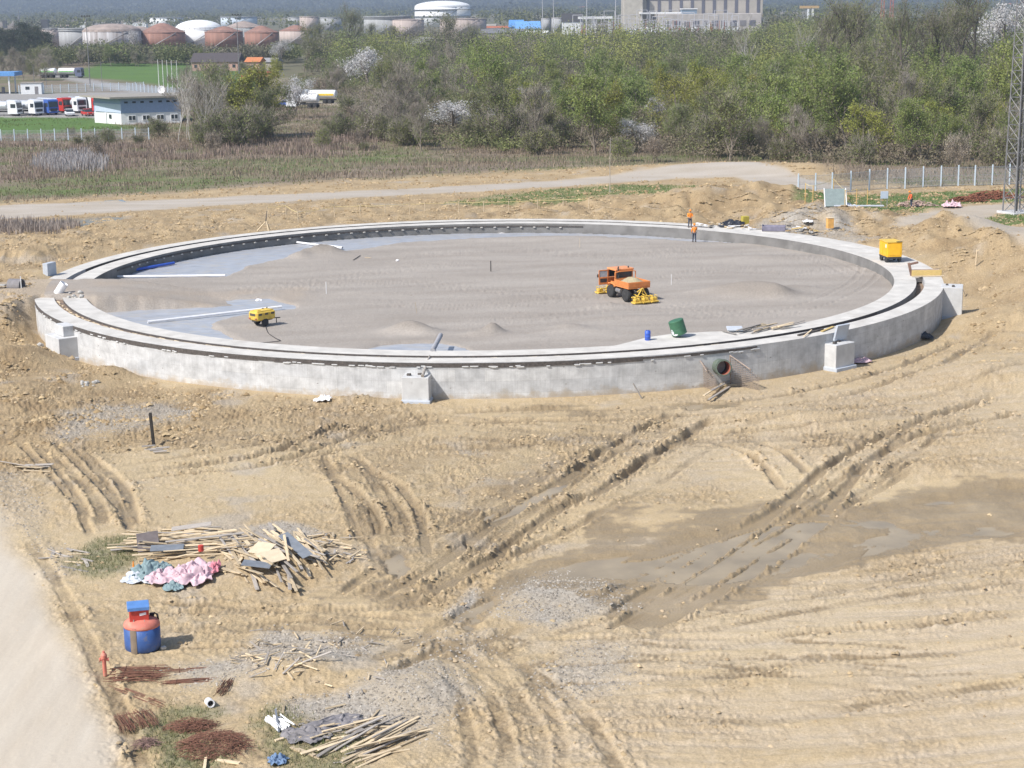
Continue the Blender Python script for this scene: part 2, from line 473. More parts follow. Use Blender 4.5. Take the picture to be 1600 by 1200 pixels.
    wetzone = np.maximum(pm([(700, 980), (760, 920), (830, 880), (890, 850), (900, 795), (1000, 780), (1100, 800), (1270, 770), (1330, 790), (1400, 765), (1620, 735), (1900, 740), (1900, 860), (1600, 845),
                             (1330, 890), (1180, 935), (1020, 980), (930, 945), (830, 925), (740, 985)], 0, .9, 1.0),
                         .7 * pm([(560, 870), (600, 840), (640, 870), (660, 920), (720, 985), (850, 1050), (760, 1075), (620, 1060), (540, 1070), (470, 930), (560, 900)], 0, .8, 1.2))
    wetzone = np.maximum(wetzone, .6 * pm([(380, 1115), (430, 1090), (340, 1090), (300, 1120), (400, 1200), (440, 1180)], 0, .7, .8))
    wetzone = np.maximum(wetzone, .6 * pm([(700, 640), (900, 628), (1100, 628), (1180, 622), (1300, 600), (1420, 560), (1440, 580), (1300, 625), (1150, 650), (900, 655), (700, 655)], 0, .8, .9))
    wetzone *= (1 - inside) * smooth(.2, 1, out)
    # ---------------- relief
    far = smooth(140, 260, D)
    rough = 0.55 + .35 * n_low
    rough = rough + .5 * pm([(-300, 470), (60, 470), (120, 560), (230, 600), (450, 620), (640, 630), (640, 690), (300, 700), (0, 760), (-300, 760)], 0, 2, 2)
    rough = rough + .5 * pm([(430, 720), (640, 700), (860, 670), (1000, 640), (1100, 640), (900, 760), (820, 860), (700, 920), (560, 880), (560, 790)], 0, 2, 2)
    rough = rough + .35 * ((out > 1) & (out < 25) & (dx > 0)) * smooth(-12, 5, dyc) 
    rough = rough + .6 * ((out > 1) & (out < 30)) * smooth(0, 12, dyc)
    rough = rough - .33 * pm([(1150, 1000), (1700, 930), (1900, 1300), (1000, 1300)], 0, 3, 3, 12)
    rough = np.clip(rough, .12, 1.5)
    rough = rough * (1 - .75 * wetzone) * (1 - .93 * road) * (1 - .5 * gravel)
    rough = rough * (1 - .6 * field) * (1 - .9 * lane) * (1 - .8 * lane2) * (1 - .5 * greenr) * (1 - .6 * greenp)
    edge = np.where(inside, .10, smooth(.1, 1.0, out))
    lump = lambda s, sd: np.abs(fbm(X / s, Y / s, 2, sd)) * 2 - .55
    c1 = lump(2.6, 61); c2 = lump(1.0, 63); c3 = lump(.42, 66)
    nf = 1 - smooth(95, 190, Y)
    patch = np.clip(.55 + 1.5 * n_mid + .8 * n_low, 0, 1.3)
    rel = .085 * c1 + .085 * c2 * (.35 + .65 * nf) * (.3 + patch) + (.12 * np.maximum(c3 + .1, -.15) * nf + .05 * fbm(X / .17, Y / .17, 2, 68) * nf) * (.25 + patch)
    undul = .16 * fbm(X / 11, Y / 11, 3, 71) * (1 - puddle) * (1 - .6 * wetzone)
    dz_ = rough * rel * edge + undul * np.where(inside, .15, smooth(.5, 3, out)) * (1 - .8 * road)
    # long shallow streaks from graders and tyres
    su = X * math.cos(R_(5)) + Y * math.sin(R_(5)); sv = -X * math.sin(R_(5)) + Y * math.cos(R_(5))
    sv = sv + 1.3 * noise(su / 14, sv / 14, 77)
    st = fbm(su / 9, sv / .75, 3, 81)
    stz = pm([(960, 870), (1300, 880), (1700, 780), (1900, 1300), (900, 1300), (760, 1180), (850, 1020)], 0, 3, 2, 12)
    bigl = np.abs(fbm(X / 5.5, Y / 4.5, 3, 69)) * 2 - .4
    spoil = np.maximum(smooth(1.5, 4, out) * (1 - smooth(16, 30, out)) * smooth(2, 10, dyc) * (.6 + .6 * smooth(-10, 10, dx)), smooth(1.5, 4, out) * (1 - smooth(14, 24, out)) * smooth(.7, 1.2, np.arctan2(dx, -dyc)) * .55) * (1 - lane) * (1 - lane2) * (1 - greenr) * (1 - field)
    phl = np.arctan2(dx, -dyc)
    spoil = np.maximum(spoil, .6 * smooth(1.2, 3, out) * (1 - smooth(9, 16, out)) * smooth(-1.45, -1.3, phl) * (1 - smooth(-1.05, -.8, phl)))
    rough = np.clip(rough + .5 * spoil * (1 - inside), 0, 1.5)
    dz_ = dz_ + .8 * bigl * spoil * (1 - inside)
    stz = np.maximum(stz, .7 * pm([(1000, 640), (1500, 560), (1900, 640), (1900, 740), (1350, 740), (1000, 760)], 0, 3, 2, 10))
    stz = stz * (1 - inside)
    dz_ = dz_ + .10 * st * stz * edge
    dz_ = dz_ + .07 * st * wetzone * edge
    # streaks radiating to the lower middle
    a2 = R_(-62); su2 = X * math.cos(a2) + Y * math.sin(a2); sv2 = -X * math.sin(a2) + Y * math.cos(a2)
    st2 = fbm(su2 / 7, sv2 / .6, 3, 85)
    z2 = pm([(640, 1060), (780, 1010), (920, 1100), (1050, 1300), (640, 1300), (690, 1120)], 0, 2, 1.5)
    dz_ = dz_ + .12 * st2 * z2
    # around the ring (right): tracks follow the wall
    ph = np.arctan2(dx, -dyc)
    st3 = fbm(ph * RO / 8, (r + 1.0 * noise(ph * 9, r / 8, 3)) / .7, 3, 88)
    z3 = smooth(3, 6, out) * (1 - smooth(18, 26, out)) * smooth(.45, .8, ph) * (1 - smooth(2.0, 2.4, ph))
    dz_ = dz_ + .11 * st3 * z3
    z3b = smooth(2, 4, out) * (1 - smooth(14, 20, out)) * smooth(-2.6, -2.4, ph) * (1 - smooth(-1.75, -1.6, ph))
    dz_ = dz_ + .30 * st3 * z3b
    # inside: tyre combing
    a4 = R_(8); su4 = X * math.cos(a4) + Y * math.sin(a4); sv4 = -X * math.sin(a4) + Y * math.cos(a4) + .8 * noise(X / 10, Y / 10, 90)
    dz_ = dz_ + np.where(inside, .030 * fbm(su4 / 8, sv4 / .5, 3, 91) + .022 * fbm(X / .5, Y / .5, 2, 93), 0)
    # road: gentle streaks
    dz_ = dz_ + .02 * road * fbm(X / .8, Y / 5, 3, 95) + .05 * (1 - road) * (1 - smooth(.2, 2.2, sd_poly(X, Y, ROADP))) * smooth(0, .6, sd_poly(X, Y, ROADP)) * (1 + 2 * n_fine)
    wet = np.clip(wetzone * .8 + puddle, 0, 1)
    jit1 = .045 * noise(X / 1.4, Y / 1.4, 97) + .05 * n_fine + .03 * fbm(X / .2, Y / .2, 2, 98); jit2 = .6 + .8 * np.clip(noise(X / 2.3, Y / 2.3, 99) + .5, 0, 1)
    rut = np.zeros_like(z); berm = np.zeros_like(z)
    for (pts, dep, wd) in RUTS + twin_tracks():
        P = spline(polyw(pts, 0), 6)
        d, par = sd_line(X, Y, P)
        d = d + jit1
        if d.min() > 90: continue
        fade = smooth(0, 1.6, par)
        m = 1.05 * dep * jit2 * fade
        rr = np.exp(-np.minimum(np.abs(d) / wd, 5) ** 6)
        if dep < .13: rr = rr * (.85 + .15 * np.sin(par * 21.0 + 5 * n_mid)); m = m * (.75 + np.clip(n_low + n_mid, 0, 1))
        rut = np.maximum(rut, rr * m)
        berm = np.maximum(berm, m * .55 * np.exp(-((np.abs(d) - 1.7 * wd) / (.6 * wd)) ** 2) * np.clip(.6 + 1.3 * n_mid + 1.1 * n_fine + .8 * c3, 0, 2.2))
        wet = np.maximum(wet, rr * fade * .55)
    for pts in INTRACKS:
        P = spline(polyw(pts, ZIN + .2), 6); t_ = np.gradient(P, axis=0); t_ /= np.linalg.norm(t_, axis=1)[:, None]; nn_ = np.stack([-t_[:, 1], t_[:, 0]], 1)
        for off in (-.82, .82):
            d, par = sd_line(X, Y, P + nn_ * off); d = d + jit1 * .6
            q_ = np.exp(-np.minimum(np.abs(d) / .22, 5) ** 6) * smooth(0, 2, par) * inside
            dz_ = dz_ - .055 * q_ * (.6 + .4 * np.sin(par * 18)) + .03 * np.exp(-((np.abs(d) - .36) / .1) ** 2) * smooth(0, 2, par) * inside
    keep = (1 - inside) * smooth(.3, 1.2, out)
    dz_ = dz_ * (1 - .6 * np.clip(rut / .2, 0, 1)) - rut * keep + berm * keep * (1 - .15 * puddle)
    z = z + dz_ - puddle * (.18 + .20 * n_mid + .16 * st) * keep - .25 * pond
    sds = [sd_poly(X, Y, polyw(PUD[k_], 0), 4) for k_ in range(len(PUDZ))]; sdm = np.minimum.reduce(sds)
    for k_, zz_ in enumerate(PUDZ):
        sd_ = sds[k_]
        z = np.where((sd_ > -.1) & (sd_ < 2.4) & (sdm > -.1), np.maximum(z, zz_ + .035 * smooth(-.1, .5, sd_) - .01 + .02 * n_fine * (sd_ > .3)), z)
    wlev = smooth(.33, .52, wet * .9 + .38 * n_mid + .26 * n_fine - .16 * st - .8 * np.clip(z + .1, -.3, .5) * (wetzone > .02))
    wet = np.maximum(wlev * (wet > .03), np.clip(rut / .16, 0, 1) * .85 * keep)
    # ---------------- albedo
    def C(*c): return np.array(c)
    def mixc(a, b, t): return a * (1 - t[..., None]) + b * t[..., None]
    t = np.clip(.5 + .9 * n_low + .35 * n_mid, 0, 1)
    col = mixc(C(.49, .39, .245), C(.405, .305, .18), t)
    dk = np.clip(.5 + 1.1 * fbm(X / 6, Y / 6, 4, 101), 0, 1) * np.clip(rough, 0, 1)
    col = mixc(col, C(.30, .22, .13), .75 * dk * np.clip(rough * 1.3 - .25, 0, 1))
    col = mixc(col, C(.52, .42, .29), np.clip(n_fine * 1.4, 0, .45))
    col = mixc(col, C(.50, .43, .35), .5 * np.clip(stz, 0, 1) * np.clip(.5 - st, 0, 1))
    back = smooth(2, 14, dyc) * smooth(-2, 2, out) * (1 - field)
    col = mixc(col, C(.44, .345, .215), back * .5 * t)
    brown = np.clip(np.maximum(spoil * 1.1, back * .7) + .9 * pm([(-300, 470), (60, 470), (100, 560), (230, 600), (450, 625), (420, 660), (250, 690), (40, 720), (-300, 740)], 0, 2.5, 2.5), 0, 1) * (1 - lane) * (1 - lane2)
    col = mixc(col, mixc(C(.42, .315, .185) * np.ones(z.shape + (1,)), C(.27, .19, .105), np.clip(.45 + 1.2 * n_mid + .5 * n_fine - .6 * bigl, 0, 1)), brown * .85)
    # grey clods
    gq = smooth(.15, .5, fbm(X / 4, Y / 4, 4, 111)) * .55
    col = mixc(col, C(.40, .36, .31), gq * (1 - stz))
    gcol = mixc(C(.42, .385, .335) * np.ones(z.shape + (1,)), C(.31, .28, .24), np.clip(.5 + 1.6 * fbm(X / .22, Y / .22, 2, 115), 0, 1))
    col = mixc(col, gcol, np.clip(gravel * 1.1, 0, 1) * np.clip(.85 + n_mid, 0, 1))
    # wet mud
    col = mixc(col, C(.265, .20, .12), np.clip(wet * .9, 0, 1) * np.clip(.85 + .5 * n_mid + .2 * n_fine, 0, 1))
    # road
    rc = mixc(C(.53, .475, .395) * np.ones(z.shape + (1,)), C(.475, .415, .335), np.clip(.5 + fbm(X / 1.2, Y / 7, 4, 121), 0, 1))
    col = mixc(col, rc, road)
    # weeds
    wc = mixc(C(.15, .17, .08) * np.ones(z.shape + (1,)), C(.26, .24, .14), np.clip(.5 + n_fine, 0, 1))
    col = mixc(col, wc, weed * np.clip(.7 + n_fine, 0, 1))
    # inside sand
    csm = np.clip(1 - smooth(-.3, 1.6, sd_poly(X, Y, CAUSE)), 0, 1)
    sc = mixc(C(.375, .34, .305) * np.ones(z.shape + (1,)), C(.305, .272, .24), np.clip(.5 + 1.1 * fbm(su4 / 10, sv4 / 2.5, 4, 131), 0, 1))
    sc = mixc(sc, C(.255, .225, .195), np.clip((hz(X, Y) - ZIN - .3) * 1.8, 0, .75) * (1 - csm))
    #csm
    csm_ = np.clip(1 - smooth(-.3, 1.6, sd_poly(X, Y, CAUSE)), 0, 1)
    sc2 = mixc(sc, C(.37, .31, .25), np.clip(.4 + n_mid, 0, 1))
    col = np.where(inside[..., None], mixc(sc, sc2, csm), mixc(col, C(.43, .36, .28), csm * .8))
    # fields
    band = fbm(X / 60, Y / 14, 4, 141)
    fg = mixc(C(.13, .14, .065) * np.ones(z.shape + (1,)), C(.20, .16, .12), smooth(-.4, .15, band + .35 * n_low))
    fg = mixc(fg, C(.30, .24, .175), .55 * smooth(.1, .5, fbm(X / 10, Y / 4, 4, 145)))
    fg = mixc(fg, C(.12, .17, .05), .85 * smooth(-3, 3, -sd_poly(X, Y, polyw([(-400, 345), (-400, 290), (0, 293), (120, 268), (230, 276), (300, 270), (420, 258), (620, 232), (680, 240), (420, 282), (250, 298), (0, 313)], 1.9), 12)) * np.clip(.55 + n_mid + n_low, 0, 1))
    rough = np.where(inside, .35, rough)
    depot = np.maximum(smooth(-2, 2, -sd_poly(X, Y, polyw([(-400, 192), (-400, 181), (150, 183), (215, 203), (0, 212), (-400, 214)], 1.9), 12)),
                       smooth(-3, 3, -sd_poly(X, Y, polyw([(100, 118), (160, 98), (330, 100), (400, 118), (420, 150), (330, 150), (220, 128)], 1.9), 12)))
    fg = mixc(fg, mixc(C(.10, .18, .04) * np.ones(z.shape + (1,)), C(.085, .15, .04), np.clip(.5 + n_low, 0, 1)), depot)
    asph = np.maximum(smooth(-1.5, 1.5, -sd_poly(X, Y, polyw([(-500, 182), (0, 183), (150, 184), (168, 192), (290, 170), (300, 146), (230, 143), (60, 146), (-500, 140)], 1.9), 12)),
                      smooth(-1.5, 1.5, -sd_poly(X, Y, polyw([(60, 112), (95, 116), (130, 122), (200, 134), (300, 143), (330, 155), (300, 160), (190, 143), (120, 128), (90, 121), (55, 116)], 1.9), 12)))
    fg = mixc(fg, C(.30, .29, .28), asph)
    track = smooth(-.9, .9, -sd_poly(X, Y, polyw([(447, 121), (425, 123), (412, 134), (414, 147), (430, 157), (460, 161), (530, 165), (592, 172), (592, 170), (530, 161), (465, 156), (434, 150), (424, 141), (426, 131), (447, 124)], 1.9), 8))
    fg = mixc(fg, C(.45, .39, .31), track)
    wood = smooth(330, 700, D) * (1 - depot) * (1 - asph)
    fg = mixc(fg, C(.13, .125, .075), .8 * wood * (PX > 330))
    fg = mixc(fg, C(.30, .25, .17), .8 * smooth(0, .5, np.sin(Y / 150.0) + n_low) * smooth(2200, 3200, D) )
    col = mixc(col, fg, field)
    lc = mixc(C(.45, .41, .365) * np.ones(z.shape + (1,)), C(.38, .335, .28), np.clip(.5 + 1.2 * fbm(X / 9, Y / 2, 3, 151), 0, 1))
    col = mixc(col, lc, np.maximum(lane, lane2 * .8) * .95)
    gc = mixc(C(.11, .17, .05) * np.ones(z.shape + (1,)), C(.19, .19, .09), np.clip(.4 + 1.3 * n_mid, 0, 1))
    col = mixc(col, gc, np.clip(np.maximum.reduce([greenp * np.clip(.8 + 1.5 * n_mid, 0, 1), greenr, greenm]), 0, 1))
    col = mixc(col, C(.22, .23, .22), pond)
    nr, nc = z.shape
    idx = np.arange(nr * nc).reshape(nr, nc)
    f = np.stack([idx[:-1, :-1], idx[:-1, 1:], idx[1:, 1:], idx[1:, :-1]], -1).reshape(-1, 4)
    v = np.stack([X, Y, z], -1).reshape(-1, 3)
    global GRID, SPOIL
    SPOIL = np.clip(np.maximum(brown, spoil), 0, 1) * (1 - inside)
    GRID = dict(x=X, y=Y, z=z, rough=rough, gravel=gravel, wet=wet, road=road, berm=berm, rut=rut, out=out, inside=inside, field=field, lane=np.maximum(lane, lane2), weed=weed, px=PX, py=PY, stz=stz, greenr=np.maximum.reduce([greenr, greenm, greenp]), ex=asph, dep=depot, track=track)
    m = bpy.data.materials.new("ground_soil"); m.use_nodes = True
    t = m.node_tree; N = t.nodes; L = t.links; b = N['Principled BSDF']
    at_ = N.new('ShaderNodeAttribute'); at_.attribute_name = 'soil'
    aw = N.new('ShaderNodeAttribute'); aw.attribute_name = 'wet'
    geo = N.new('ShaderNodeNewGeometry')
    n1 = N.new('ShaderNodeTexNoise'); n1.inputs['Scale'].default_value = 9; n1.inputs['Detail'].default_value = 7; n1.inputs['Roughness'].default_value = .7
    L.new(geo.outputs['Position'], n1.inputs['Vector'])
    mr = N.new('ShaderNodeMapRange'); mr.inputs[1].default_value = .3; mr.inputs[2].default_value = .7; mr.inputs[3].default_value = .62; mr.inputs[4].default_value = 1.36
    L.new(n1.outputs[0], mr.inputs[0])
    mx = N.new('ShaderNodeMixRGB'); mx.blend_type = 'MULTIPLY'; mx.inputs[0].default_value = 1
    ac = N.new('ShaderNodeAttribute'); ac.attribute_name = 'clod'; L.new(ac.outputs['Fac'], mx.inputs[0])
    L.new(at_.outputs['Color'], mx.inputs[1]); L.new(mr.outputs[0], mx.inputs[2]); L.new(mx.outputs[0], b.inputs['Base Color'])
    rw = N.new('ShaderNodeMapRange'); rw.inputs[3].default_value = .95; rw.inputs[4].default_value = .42
    L.new(aw.outputs['Fac'], rw.inputs[0]); L.new(rw.outputs[0], b.inputs['Roughness'])
    b.inputs['Specular IOR Level'].default_value = .3
    bp = N.new('ShaderNodeBump'); bp.inputs['Strength'].default_value = .85; bp.inputs['Distance'].default_value = .10
    L.new(n1.outputs[0], bp.inputs['Height']); L.new(ac.outputs['Fac'], bp.inputs['Strength']); L.new(bp.outputs[0], b.inputs['Normal'])
    o = np_mesh("ground", v, f, m, attrs={'soil': col.reshape(-1, 3), 'wet': wet.ravel(), 'clod': (np.clip(.38 + .6 * rough, .3, 1) * (1 - .6 * road)).ravel()}, smooth_=True)
    struct(o)
    return o

PUDZ = [-.135, -.15, -.10, -.15, -.13, -.125, -.125]
PUD = [
    [(715, 975), (725, 950), (770, 925), (840, 893), (920, 868), (1000, 862), (1090, 838), (1180, 812), (1260, 802), (1330, 806), (1400, 785), (1500, 768), (1620, 755), (1800, 750), (1800, 820), (1620, 828), (1450, 850),
     (1330, 872), (1250, 900), (1160, 918), (1080, 922), (1000, 915), (900, 908), (830, 905), (790, 925), (760, 968), (735, 985)],
    [(755, 808), (800, 785), (845, 765), (885, 755), (880, 768), (820, 792), (770, 815)],
    [(1040, 633), (1100, 629), (1160, 630), (1150, 640), (1080, 643)],
    [(960, 975), (1010, 945), (1080, 910), (1150, 885), (1170, 893), (1100, 930), (1030, 972), (1000, 985)],
    [(600, 870), (630, 860), (645, 885), (625, 900), (600, 890)],
    [(945, 962), (1000, 926), (1060, 893), (1115, 858), (1185, 815), (1200, 818), (1130, 868), (1070, 905), (1010, 938), (960, 966)],
    [(1015, 975), (1080, 940), (1130, 912), (1185, 878), (1255, 828), (1272, 832), (1200, 890), (1140, 922), (1090, 950), (1030, 980)],
]
RUTS = [
    ([(1060, 645), (1000, 672), (945, 703), (880, 750), (815, 790), (755, 830), (705, 868), (650, 905), (600, 925)], .30, .33),
    ([(1120, 655), (1060, 690), (1000, 725), (940, 768), (880, 795), (820, 835), (770, 872), (720, 900), (660, 935)], .30, .33),
    ([(1560, 625), (1450, 660), (1360, 695), (1310, 722), (1270, 750), (1225, 790), (1180, 820), (1120, 862), (1050, 905), (990, 940), (950, 965)], .28, .33),
    ([(1600, 650), (1500, 672), (1425, 690), (1370, 718), (1330, 755), (1295, 795), (1260, 832), (1190, 880), (1120, 925), (1060, 960), (1020, 980)], .28, .33),
    ([(500, 735), (545, 757), (575, 785), (590, 815), (588, 840)], .22, .28),
    ([(570, 732), (620, 755), (650, 790), (662, 830), (668, 870)], .22, .28),
    ([(1110, 690), (1160, 706), (1200, 735), (1225, 770)], .22, .26),
    ([(1165, 688), (1215, 702), (1250, 730), (1262, 745)], .20, .26),
    ([(270, 735), (340, 725), (400, 715), (460, 695), (510, 672), (550, 655)], .24, .26),
    ([(340, 740), (420, 726), (470, 712), (530, 690), (575, 668), (600, 655)], .24, .26),
    ([(215, 940), (330, 945), (450, 955), (560, 950), (640, 945), (720, 930)], .12, .3),
    ([(250, 985), (380, 975), (480, 970), (600, 980), (700, 975), (760, 985)], .12, .3),
    ([(570, 1040), (650, 1000), (720, 960), (790, 930)], .14, .3),
    ([(600, 1065), (680, 1020), (760, 1000), (830, 975)], .14, .3),
    ([(640, 980), (740, 1030), (800, 1080), (840, 1140), (850, 1230)], .11, .30),
    ([(720, 985), (820, 1040), (900, 1100), (950, 1170), (980, 1240)], .09, .30),
    ([(690, 1010), (760, 1080), (790, 1150), (800, 1230)], .09, .28),
    ([(700, 645), (850, 638), (1000, 640), (1120, 632), (1250, 612), (1350, 590), (1430, 562), (1500, 530)], .16, .35),
    ([(720, 660), (870, 655), (1010, 655), (1140, 648), (1280, 628), (1380, 605), (1480, 570), (1560, 525)], .14, .35),
    ([(960, 1000), (1100, 1010), (1300, 985), (1450, 975), (1620, 955)], .12, .3),
    ([(940, 1040), (1090, 1055), (1300, 1030), (1450, 1020), (1640, 1000)], .10, .3),
    ([(960, 960), (1080, 985), (1250, 955), (1400, 930), (1620, 905)], .10, .3),
    ([(1250, 930), (1400, 905), (1640, 870)], .09, .28),
    ([(1080, 1115), (1200, 1125), (1400, 1090), (1650, 1060)], .05, .3),
    ([(1150, 672), (1300, 650), (1450, 625), (1620, 590)], .12, .3),
    ([(940, 665), (1080, 690), (1250, 690), (1400, 690), (1620, 690)], .08, .3),
    ([(640, 700), (760, 700), (880, 690), (1000, 685)], .08, .3),
    ([(120, 705), (190, 760), (210, 830)], .14, .35),
    ([(60, 700), (140, 770), (165, 830)], .10, .35),
    ([(45, 845), (100, 930), (150, 1030), (190, 1110), (230, 1210)], .10, .3),
    ([(620, 790), (700, 800), (800, 770), (880, 720)], .12, .3),
]
INTRACKS = [[(560, 470), (700, 478), (850, 470), (960, 458)], [(430, 452), (600, 440), (800, 455), (940, 470)], [(1040, 470), (1200, 490), (1330, 450), (1360, 410), (1300, 390)], [(1000, 400), (1150, 395), (1280, 405), (1340, 430)],
            [(640, 400), (800, 390), (960, 400), (1100, 385)], [(1020, 440), (1120, 420), (1260, 425), (1330, 415)], [(700, 505), (850, 495), (1000, 480), (1140, 500)], [(350, 455), (480, 440), (620, 420), (760, 410)]]
def twin_tracks():
    rg = random.Random(77); out = []
    def fam(n, starts, ends, mids, dep, wd):
        for _ in range(n):
            a = [rg.uniform(*starts[0]), rg.uniform(*starts[1])]; b = [rg.uniform(*ends[0]), rg.uniform(*ends[1])]; m = [(a[0] + b[0]) / 2 + rg.uniform(*mids[0]), (a[1] + b[1]) / 2 + rg.uniform(*mids[1])]
            A = polyw([a, m, b], 0); P = spline(A, 5); t_ = np.gradient(P, axis=0); t_ /= np.linalg.norm(t_, axis=1)[:, None]; nn = np.stack([-t_[:, 1], t_[:, 0]], 1)
            for off in (-.95, .95):
                Q = P + nn * off; px, py = project(Q[:, 0], Q[:, 1], 0 * Q[:, 0]); out.append((list(zip(px[::3], py[::3])), rg.uniform(*dep), rg.uniform(*wd)))
    fam(4, ((540, 640), (880, 960)), ((980, 1150), (640, 670)), ((-30, 60), (-20, 20)), (.08, .17), (.2, .28))
    fam(4, ((900, 1000), (950, 1000)), ((1350, 1600), (640, 720)), ((-40, 40), (-15, 15)), (.07, .14), (.2, .28))
    fam(4, ((640, 900), (980, 1060)), ((1500, 1680), (860, 1150)), ((-80, 80), (-15, 25)), (.03, .08), (.18, .25))
    fam(2, ((620, 760), (960, 1000)), ((740, 1050), (1180, 1260)), ((-10, 60), (-20, 20)), (.05, .09), (.2, .28))
    fam(3, ((150, 260), (930, 1000)), ((640, 760), (940, 1010)), ((-40, 40), (-15, 10)), (.07, .14), (.2, .26))
    fam(4, ((80, 300), (690, 770)), ((600, 760), (640, 690)), ((-60, 60), (-5, 25)), (.07, .15), (.2, .26))
    fam(3, ((420, 560), (700, 740)), ((560, 680), (850, 900)), ((-10, 40), (-40, 0)), (.09, .17), (.2, .26))
    fam(4, ((640, 800), (645, 680)), ((1450, 1620), (560, 680)), ((-50, 100), (10, 40)), (.07, .13), (.2, .26))
    fam(2, ((30, 90), (690, 760)), ((130, 220), (800, 900)), ((-5, 30), (-10, 10)), (.1, .16), (.2, .3))
    return out
build_ground()

# ------------------------------------------------------------------ puddles
M_mudwater = mat("mud_water", (.315, .25, .16), rough=.16, var=.2, scale=.5, ior=1.33, coord='Object', bump=.0)
M_blue_water = mat("pond_water", (.20, .22, .24), rough=.08, var=.1, scale=.3, ior=1.33)
def water(name, pts, z, m, grow=0.5):
    P = polyw(pts, 0); c = P.mean(0)
    n = len(P); out = []
    for i in range(n):
        a = P[i - 1]; b = P[i]; d = P[(i + 1) % n]
        t = d - a; t = t / (np.hypot(*t) + 1e-9)
        nn = np.array([t[1], -t[0]])
        if sd_poly(np.array([b[0] + nn[0] * .05]), np.array([b[1] + nn[1] * .05]), P)[0] < 0: nn = -nn
        out.append(b + nn * grow)
    mb = MB(); mb.add([(p[0], p[1], z) for p in out], [tuple(range(n))])
    o = mb.build(name, m); struct(o); return o
for k, (zz, gr) in enumerate(zip(PUDZ, [.4, .25, .3, .2, .2, .12, .12])):
    water("puddle_water", PUD[k], zz, M_mudwater, gr)
water("pond_water", [(50, 356), (110, 344), (192, 338), (198, 344), (120, 358), (60, 366)], 2.02, M_blue_water, .3)

# ------------------------------------------------------------------ clods and stones strewn over the ground
def lumps(name, weight, n, s0, s1, m, seed, cols, flat=.7):
    rg = np.random.RandomState(seed)
    G = GRID; X, Y = G['x'], G['y']
    px, py = G['px'], G['py']
    area = np.zeros_like(X); area[1:-1, 1:-1] = np.abs((X[1:-1, 2:] - X[1:-1, :-2]) * (Y[2:, 1:-1] - Y[:-2, 1:-1])) / 4
    vis = (px > -120) & (px < 1720) & (py > 250) & (py < 1290)
    p = (weight * area * vis).ravel(); p = p / p.sum()
    ii = rg.choice(p.size, n, p=p)
    cx = X.ravel()[ii] + rg.uniform(-.06, .06, n); cy = Y.ravel()[ii] + rg.uniform(-.1, .1, n); cz = G['z'].ravel()[ii]
    s = s0 + (s1 - s0) * rg.rand(n) ** 3
    base = np.array([(1, 0, 0), (0, 1, 0), (-1, 0, 0), (0, -1, 0), (0, 0, 1), (.7, .7, -.4), (-.7, .7, -.4), (-.7, -.7, -.4), (.7, -.7, -.4)], float)
    F = np.array([(0, 1, 4), (1, 2, 4), (2, 3, 4), (3, 0, 4), (0, 5, 1), (1, 6, 2), (2, 7, 3), (3, 8, 0)])
    jit = rg.uniform(.6, 1.35, (n, 9, 1)); a = rg.rand(n) * 6.28
    v = base[None] * jit * s[:, None, None]
    v[..., 2] *= flat
    c, d = np.cos(a)[:, None], np.sin(a)[:, None]
    vx = v[..., 0] * c - v[..., 1] * d + cx[:, None]; vy = v[..., 0] * d + v[..., 1] * c + cy[:, None]; vz = v[..., 2] + cz[:, None] + s[:, None] * .15
    V = np.stack([vx, vy, vz], -1).reshape(-1, 3); Fc = (F[None] + (np.arange(n) * 9)[:, None, None]).reshape(-1, 3)
    cc = np.array(cols)[rg.randint(len(cols), size=n)] * rg.uniform(.8, 1.2, (n, 1)); cc = np.repeat(cc, 9, 0)
    o = np_mesh(name, V, Fc, m, nper=3, attrs={'soil': cc}); return struct(o, 'stuff')
def attr_mat(name, attr='soil', rough=.95):
    m = bpy.data.materials.new(name); m.use_nodes = True; t = m.node_tree; b = t.nodes['Principled BSDF']
    at_ = t.nodes.new('ShaderNodeAttribute'); at_.attribute_name = attr; t.links.new(at_.outputs['Color'], b.inputs['Base Color']); b.inputs['Roughness'].default_value = rough
    b.inputs['Specular IOR Level'].default_value = .2
    n1 = t.nodes.new('ShaderNodeTexNoise'); n1.inputs['Scale'].default_value = 30; mr = t.nodes.new('ShaderNodeMapRange'); mr.inputs[3].default_value = .7; mr.inputs[4].default_value = 1.3; t.links.new(n1.outputs[0], mr.inputs[0])
    mx = t.nodes.new('ShaderNodeMixRGB'); mx.blend_type = 'MULTIPLY'; mx.inputs[0].default_value = 1; t.links.new(at_.outputs['Color'], mx.inputs[1]); t.links.new(mr.outputs[0], mx.inputs[2]); t.links.new(mx.outputs[0], b.inputs['Base Color'])
    return m
M_clods = attr_mat("loose_clay")
_G = GRID
_site = (1 - _G['field']) * (1 - _G['road'] * .97) * (1 - _G['lane'] * .8) * (~_G['inside']) * np.clip(_G['out'], 0, 1) * (1 - .9 * np.clip(_G['wet'], 0, 1))
_nz = fbm(_G['x'] / 2.5, _G['y'] / 2.5, 3, 301)
lumps("clods", _site * np.clip(_G['rough'] - .45, .01, 1) ** 1.5 * np.clip(_nz * 2.4 + .3, .01, 3) ** 2 + 7 * np.clip(_G['berm'], 0, .3) * _site * np.clip(_nz + .6, .2, 2) + .012 * _site, 80000, .02, .125, M_clods, 5, [(.46, .36, .225), (.40, .305, .185), (.42, .33, .22), (.35, .265, .165)])
